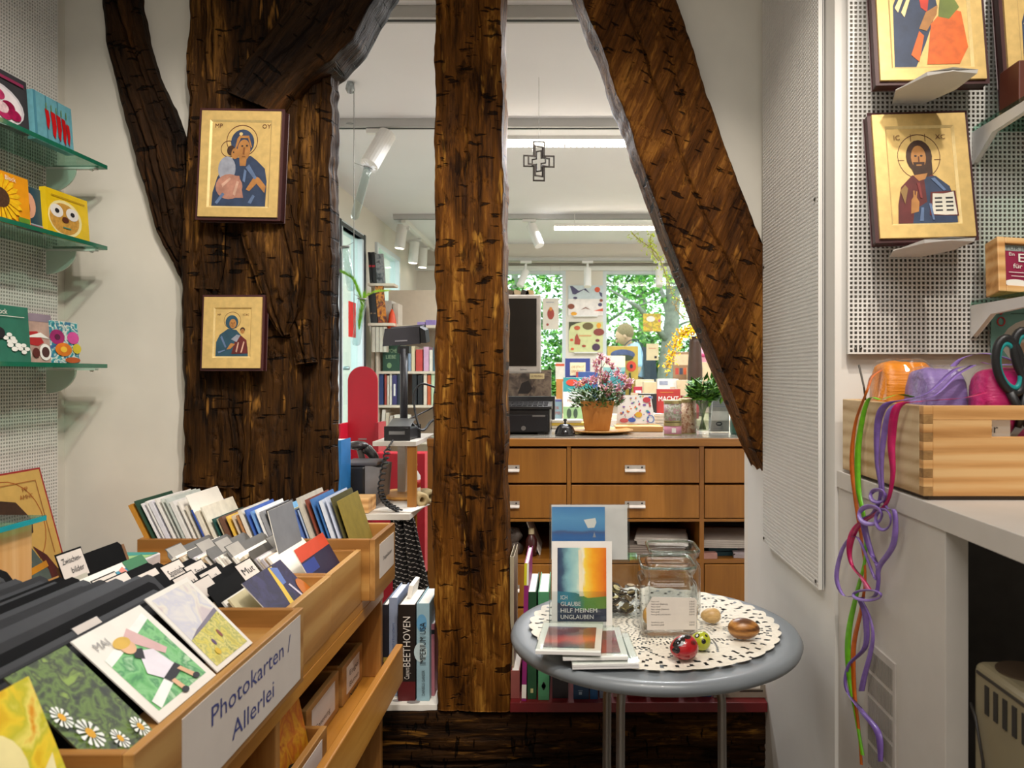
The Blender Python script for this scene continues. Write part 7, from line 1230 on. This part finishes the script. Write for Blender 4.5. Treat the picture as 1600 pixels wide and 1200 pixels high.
far('brown calendar with rows of small pictures by the right window', 1052, 550, 1084, 625, Yb+.1, '8a6a4a', .03, [('r', mat(c_, .5), .1+.2*k, .52, .26+.2*k, .66) for k, c_ in enumerate(['a83a2c', '3a3a4a', 'c2562c', '5a2a2c'])]+[('r', mat('c9a884', .5), .05, .72, .95, .95)], z0=zq, name='calendar', cat='calendar')
for k, (xa, ya, xb, d_) in enumerate(((1058, 594, 1082, .05), (1076, 574, 1092, .12), (1092, 566, 1150, .2))): far(['low', 'middle', 'high'][k]+' step of the cream cardboard display by the right window', xa, ya, xb, 625, Yb+.02*k-.06, 'c4ab86', d_, z0=zq, name='display_step', cat='display')
zs3 = P(0, 566, Yb-.02).z+.002
tin2 = lambda lab, x, cols, h_: None
t = thing('tin', 'pink tin with a dark pink ring on the high display step', 'tin', (P(1098, 0, Yb).x, Yb+.08, zs3)); q = (P(1098, 0, Yb).x, Yb+.08, zs3); B().lathe([(.05, 0), (.05, .13), (.0, .13)], q, mat('c98a9a', .4), 24).build('body', t, True); B().lathe([(.051, .04), (.051, .07)], q, mat('a02a5a', .4), 24).build('band', t, True); B().lathe([(.052, .128), (.052, .14), (0, .14)], q, mat('c9a4a4', .4), 24).build('lid', t)
t = thing('tin', 'cream flowered tin beside the pink tin on the display step', 'tin', (P(1124, 0, Yb).x, Yb+.08, zs3)); q = (P(1124, 0, Yb).x, Yb+.08, zs3); B().lathe([(.05, 0), (.05, .15), (.0, .15)], q, mottle('tin_print3', ['cfc0a4', 'd9a48a', 'a8b08a'], 30), 24).build('body', t, True); B().lathe([(.052, .148), (.052, .16), (0, .16)], q, mat('b98a6a', .4), 24).build('lid', t)
# pictures on the pillar and cards hanging on the window
YP = YW-.012
def wallcard(label, xa, ya, xb, yb_, Y, col, shapes, name='picture_book', cat='book', th=.01):
    a, c = P(xa, yb_, Y), P(xb, ya, Y); t = thing(name, label, cat, (a.x, Y, a.z)); m_ = mat(col, .5, var=.06) if isinstance(col, str) else col; B().box(a.x, c.x, Y, Y+th, a.z, c.z, m_).build('board', t); q = B(); q.art((a.x, Y, a.z), (c.x-a.x, 0, 0), (0, 0, c.z-a.z), shapes, e=.001); q.build('print', t)
    if name == 'picture_book': B().box(a.x+.05, c.x-.05, Y-.04, Y+th, a.z-.012, a.z-.001, LW).build('ledge', t)
OR = mat('d9542c', .5); DB = mat('4a4468', .5); BR = mat('8a4428', .5); YE = mat('eaa41f', .5)
wallcard('pale picture book with a blue fox and orange sun on the pillar, upper', 888, 446, 942, 493, YP, 'c9d4d8', [('r', mat('eee6e0', .5), 0, 0, 1, .55), ('p', DB, [(.05, .98), (.12, .72), (.2, .7), (.45, .86), (.62, .74), (.5, .9), (.3, .82), (.12, .98)]), ('e', OR, .84, .86, .08, .09), ('p', DB, [(.88, .8), (.98, .74), (.98, .6), (.92, .66)]), ('e', BR, .08, .3, .10, .09), ('e', YE, .16, .06, .09, .06), ('p', BR, [(.34, .18), (.5, .28), (.66, .18), (.5, .24)]), ('p', OR, [(.74, .16), (1, .24), (1, .14)]), ('e', DB, .2, .58, .06, .04), ('e', DB, .92, .36, .06, .06), ('e', BR, .95, .5, .05, .05)])
wallcard('yellow green picture book with brown animals on the pillar, lower', 889, 503, 942, 550, YP, 'd3d69a', [('p', mat('3a3a1c', .5), [(0, 1), (.4, 1), (.2, .94), (.06, .86), (0, .7)]), ('e', mat('6a5a2c', .5), .56, .86, .16, .12), ('e', YE, .88, .88, .07, .09), ('e', mat('8a3a2c', .5), .88, .66, .16, .12), ('e', mat('c2562c', .5), .24, .8, .09, .07), ('p', mat('a8432c', .5), [(.16, .26), (.18, .5), (.24, .62), (.3, .44), (.34, .4), (.32, .24)]), ('e', mat('4a2f4a', .5), .80, .16, .12, .12), ('e', mat('7a3a3a', .5), .84, .38, .06, .05), ('e', OR, .08, .4, .05, .04), ('e', OR, .1, .1, .05, .04), ('e', mat('a8432c', .5), .44, .2, .06, .04), ('r', mat('d9a06a', .5), .3, .52, .66, .56)])
wallcard('white card with a small red figure hanging at the left window', 848, 466, 873, 515, YP-.05, 'dcd2c4', [('e', mat('a03a2c', .5), .5, .5, .22, .18), ('e', mat('d98a3a', .5), .5, .66, .1, .06), ('e', mat('a03a2c', .5), .3, .16, .08, .04), ('r', GREYP, .2, .86, .7, .88)], 'hanging_card', 'card', .004)
wallcard('white and orange card low at the left window', 868, 566, 882, 596, YP-.06, 'e6ded2', [('r', OR, 0, .8, 1, .92), ('r', OR, .3, 0, 1, .14)], 'hanging_card', 'card', .004)
wallcard('yellow flowered card hanging at the right window', 1005, 490, 1033, 518, YP-.05, mottle('yellow_card', ['d9b21f', 'e8c94a', 'a8a02c', 'd98a5a'], 40), [('e', PAPER, .42, .70, .24, .16), ('e', mat('c96a8a', .5), .9, .6, .07, .08)], 'hanging_card', 'card', .004)
wallcard('cream card with small print hanging at the right window', 1010, 537, 1029, 563, YP-.05, 'd9c9a0', [('r', mat('c98a6a', .5), .2, .7, .8, .74), ('r', INK, .65, .12, .85, .26)], 'hanging_card', 'card', .004)
for k, (x, ya, Yh) in enumerate(((860, 466, YP-.05), (875, 566, YP-.06), (1019, 490, YP-.05), (1019, 537, YP-.05))): tag(B().tube([P(x, ya, Yh), Vector((P(x, 0, Yh).x, Yh, 2.285))], .0008, WIRE, 4).build('card_thread'), ['thread holding the card with the red figure', 'thread holding the orange and white card', 'thread holding the yellow flowered card', 'thread holding the cream card with small print'][k], 'thread')
# vase with twisted willow twigs and forsythia
Yv = 4.7
t = thing('twig_vase', 'dark vase with curling green willow twigs and yellow forsythia', 'vase', (P(1085, 0, Yv).x, Yv, zt_)); vx = P(1086, 0, Yv).x; B().lathe([(.0, .001), (.04, .001), (.045, .1), (.046, .30), (.036, .46), (.034, .5), (.03, .5), (.03, .3), (0, .2)], (vx, Yv, zt_), mat('3a2414', .5), 28).build('body', t, True)
rw = random.Random(21); GL = mat('b9c92a', .5, var=.3, scale=60, sub=.1); YF = mat('f0c40c', .5, var=.15, scale=60); TW = mat('8a7a4a', .6)
def twig(path, lm, n, sp, l, name='twig'):
    pts = smooth([P(x, y, Yv+dy) for x, y, dy in path], 10); b = B(); b.tube(pts, .0035, TW, 6); o = b.build(name, t, True); b = B()
    for k in range(n): p = pts[int(len(pts)*(.1+.9*rw.random()))-1]; q = p+Vector((rw.gauss(0, sp), rw.gauss(0, sp), rw.gauss(0, sp))); leaf(b, q, (rw.uniform(-1, 1), rw.uniform(-1, 1), rw.uniform(-1, 1)), l, l*.5, lm)
    b.build('buds', o)['kind'] = 'stuff'
twig([(1083, 520, 0), (1078, 490, 0), (1068, 474, 0), (1052, 462, .02), (1046, 445, .03), (1041, 432, .03), (1034, 412, .03), (1026, 396, .02), (1012, 384, .02), (998, 374, .02), (987, 363, .02)], GL, 190, .016, .024)
twig([(1030, 408, .03), (1022, 398, .02), (1016, 380, .0), (1017, 366, 0)], GL, 60, .013, .024)
twig([(1084, 520, 0), (1082, 500, 0), (1064, 492, 0), (1056, 480, 0), (1060, 468, 0), (1080, 455, 0), (1092, 448, 0)], mat('c9a45a', .5, var=.2), 40, .01, .02)
twig([(1086, 520, 0), (1092, 490, 0), (1082, 470, 0), (1068, 440, 0), (1060, 430, 0), (1072, 432, .02)], GL, 34, .012, .02)
twig([(1085, 520, 0), (1074, 518, -.05), (1062, 524, -.08), (1054, 540, -.1), (1048, 560, -.1), (1041, 576, -.1)], YF, 230, .018, .028)
twig([(1086, 520, 0), (1078, 512, -.05), (1068, 522, -.05), (1058, 545, -.05)], YF, 120, .018, .028)
# ================================================================ outside: garden, trees, passer-by
GRD = mat('6f8a4a', .9, var=.3, scale=2); PAVE = mat('a9a59c', .9, var=.1, scale=3)
struct(B().box(-14, 14, 7.3, 40, -.25, .085, GRD).build('ground_garden')); struct(B().box(-14, -1.6, -4, 7.3, -.25, -.05, PAVE).build('ground_street'))
LG = [mat('5f9a3a', .6, var=.35, scale=9, sub=.0), mat('86bf4f', .6, var=.3, scale=9), mat('3f7a34', .6, var=.35, scale=9), mat('a4d06a', .6, var=.25, scale=9)]
def tree(label, x, Y, h, r, n, cz_, rz, trunk, cols, leafs=.11, seed=1, name='tree', cat='tree'):
    t = thing(name, label, cat, (x, Y, -.12)); rr = random.Random(seed)
    if trunk:
        b = B(); b.tube(smooth([Vector((x, Y, -.12)), Vector((x-.05, Y, 1.2)), Vector((x+.05, Y, 2.4)), Vector((x, Y, h))], 5), [trunk*(1-.035*k) for k in range(16)], mat('8a857c', .9, var=.25, scale=12, bump=.5), 12)
        b.build('trunk', t, True); b = B()
        for k in range(7): a_ = rr.uniform(0, 6.28); z = rr.uniform(1.6, h*.9); b.tube([Vector((x, Y, z)), Vector((x+math.cos(a_)*r*.5, Y+math.sin(a_)*r*.5, z+.5)), Vector((x+math.cos(a_)*r*.9, Y+math.sin(a_)*r*.9, z+.7))], [trunk*.35, trunk*.2, trunk*.08], mat('8a857c', .9, var=.25, scale=12), 7)
        b.build('branches', t, True)
    b = B(); cl = [(rr.gauss(0, .45), rr.gauss(0, .45), rr.gauss(0, .45)) for _ in range(max(6, n//90))]
    for k in range(n):
        c_ = cl[k % len(cl)]; p = Vector((x+(c_[0]+rr.gauss(0, .16))*r, Y+(c_[1]+rr.gauss(0, .16))*r, cz_+(c_[2]+rr.gauss(0, .16))*rz)); leaf(b, p, (rr.uniform(-1, 1), rr.uniform(-1, 1), rr.uniform(-1, .4)), leafs*rr.uniform(.7, 1.2), leafs*.6, cols[(k+k//len(cl)) % len(cols)])
    o = b.build('foliage', t); o['kind'] = 'stuff'; return t
tree('tree with a grey trunk outside the right window', P(1046, 0, 11.5).x, 11.5, 4.6, 1.5, 2600, 3.5, 1.3, .17, LG, .12, 3)
tree('tall leafy tree outside between the two windows', P(905, 0, 14).x, 14, 5, 2.0, 3200, 3.3, 1.5, .12, LG[:3], .13, 5)
tree('light leafy tree outside the left window', P(800, 0, 13).x, 13, 5, 1.6, 2000, 3.2, 1.3, .10, LG, .12, 7)
tree('far tree high behind the passer-by', P(1000, 0, 17).x, 17, 6, 2.2, 2400, 4.2, 1.4, .14, LG[:3], .15, 9)
for k, (x, Y, r, z, rz) in enumerate(((980, 12.6, 1.0, 1.15, .95), (1040, 12.2, 1.0, 1.1, .95), (925, 13.2, 1.0, 1.1, .95), (870, 12.4, 1.0, 1.0, .95), (815, 12.8, 1.0, 1.0, .95), (1090, 12.8, 1.0, 1.2, .95))): tree(['bush right behind the passer-by', 'bush below the grey trunk', 'bush outside left of the passer-by', 'bush outside below the white card', 'bush outside behind the monitor', 'bush outside at the slanting brace'][k], P(x, 0, Y).x, Y, 1, r, 2600, z, rz, 0, LG, .13, 20+k, 'bush', 'bush')
# passer-by
def skin(name, pts, edges, rad_, mt, parent, root=0, sub_=2):
    me = bpy.data.meshes.new(name); me.from_pydata(pts, edges, []); me.materials.append(mt); o = bpy.data.objects.new(name, me); COL.objects.link(o); o.parent = parent
    m_ = o.modifiers.new('skin', 'SKIN'); m_.use_smooth_shade = True
    for v, r_ in zip(me.skin_vertices[0].data, rad_): v.radius = r_ if isinstance(r_, tuple) else (r_, r_)
    me.skin_vertices[0].data[root].use_root = True; s_ = o.modifiers.new('smooth', 'SUBSURF'); s_.levels = s_.render_levels = sub_; return o
Yq = 10.0; bx_ = P(995, 0, Yq).x
t = thing('person', 'person in a light blue shirt with a dark shoulder bag walking past outside', 'person', (bx_, Yq, .085)); SKN = mat('c99a7c', .6, var=.06, sub=.1); H0 = 0
# joints in local coordinates, walking towards -X, head bowed
J = [(0, 0, .98), (-.02, 0, 1.22), (-.04, 0, 1.48), (-.10, 0, 1.58), (-.14, 0, 1.64), (-.19, 0, 1.73), (-.04, -.20, 1.55), (.0, -.26, 1.26), (-.14, -.25, 1.02), (-.22, -.24, .94), (-.04, .20, 1.55), (-.08, .26, 1.26), (-.24, .23, 1.10), (-.31, .21, 1.05), (-.02, -.09, .94), (-.16, -.10, .52), (-.10, -.10, .09), (-.24, -.10, .03), (.02, .09, .94), (.10, .10, .50), (.30, .10, .14), (.22, .10, .05)]
E = [(0, 1), (1, 2), (2, 3), (3, 4), (4, 5), (2, 6), (6, 7), (7, 8), (8, 9), (2, 10), (10, 11), (11, 12), (12, 13), (0, 14), (14, 15), (15, 16), (16, 17), (0, 18), (18, 19), (19, 20), (20, 21)]
Rd = [(.13, .16), (.12, .15), (.12, .17), (.06, .06), (.075, .08), (.07, .075), .06, .045, .035, .03, .06, .045, .035, .03, .085, .06, .045, .035, .085, .06, .045, .035]
skin('body', J, E, Rd, SKN, t)
skin('shirt', [J[0], J[1], J[2], J[6], J[7], J[10], J[11], (-.075, 0, 1.585)], [(0, 1), (1, 2), (2, 3), (3, 4), (2, 5), (5, 6), (2, 7)], [(.15, .18), (.14, .17), (.14, .19), .075, .062, .075, .062, .07], mat('a9bede', .7, var=.08), t)
skin('trousers', [J[0], J[14], J[15], J[16], J[18], J[19], J[20]], [(0, 1), (1, 2), (2, 3), (0, 4), (4, 5), (5, 6)], [(.14, .17), .10, .075, .06, .10, .075, .06], mat('3a4250', .8), t)
hb = B(at(-.175, 0, 1.70) @ rotm('Y', -28)); hb.ball((0, 0, 0), .108, .09, .125, SKN, 18, 12); hb.build('head', t, True, local=True)
hb = B(at(-.155, 0, 1.735) @ rotm('Y', -28)); hr = mat('8a7050', .8, var=.3, scale=80, bump=.5); hb.ball((.012, 0, .02), .118, .105, .118, hr, 18, 12); hb.build('hair', t, True, local=True)
fb = B(); M_ = at(-.175, 0, 1.70) @ rotm('Y', -28); fb.M = M_; fb.ball((-.112, 0, -.02), .02, .014, .022, SKN, 10, 6); fb.build('nose', t, True, local=True)
for s_ in (-1, 1): q = B(M_); q.ball((-.098, s_*.035, .012), .010, .012, .008, INK, 8, 5); q.build('eye', t, True, local=True); q = B(M_); q.ball((.005, s_*.092, -.01), .022, .012, .032, SKN, 10, 6); q.build('ear', t, True, local=True)
q = B(M_); q.ball((-.092, 0, -.062), .012, .025, .006, mat('9a5a50', .6), 8, 5); q.build('mouth', t, True, local=True)
for j, s_ in ((9, 1), (13, 1)):
    p = Vector(J[j]); q = B(); q.ball(p, .035, .02, .045, SKN, 10, 6)
    for f_ in range(4): q.tube([p+Vector((-.02+.014*f_, 0, -.03)), p+Vector((-.026+.014*f_, .004, -.065)), p+Vector((-.018+.012*f_, .014, -.092-.006*(f_ in (1, 2))))], [.009, .008, .006], SKN, 7)
    q.tube([p+Vector((-.025, 0, .0)), p+Vector((-.05, .01, -.025)), p+Vector((-.052, .016, -.05))], [.010, .009, .007], SKN, 7); q.build('hand', t, True, local=True)
sb = B(); sb.prism([(.09, -.16, 1.52), (.20, -.14, 1.47), (.23, -.14, 1.12), (.13, -.16, 1.06)], (0, .30, 0), mat('2b3040', .7, var=.1)); sb.build('backpack', t, local=True, bevel=.03, seg=3)
for s_ in (-1, 1): sb = B(); sb.band(smooth([Vector((.11, s_*.13, 1.50)), Vector((-.03, s_*.135, 1.655)), Vector((-.19, s_*.14, 1.54)), Vector((-.18, s_*.15, 1.26)), Vector((.12, s_*.15, 1.12))], 6), .045, (0, 1, 0), mat('2b3040', .7, var=.1), .006); sb.build('strap', t, local=True)
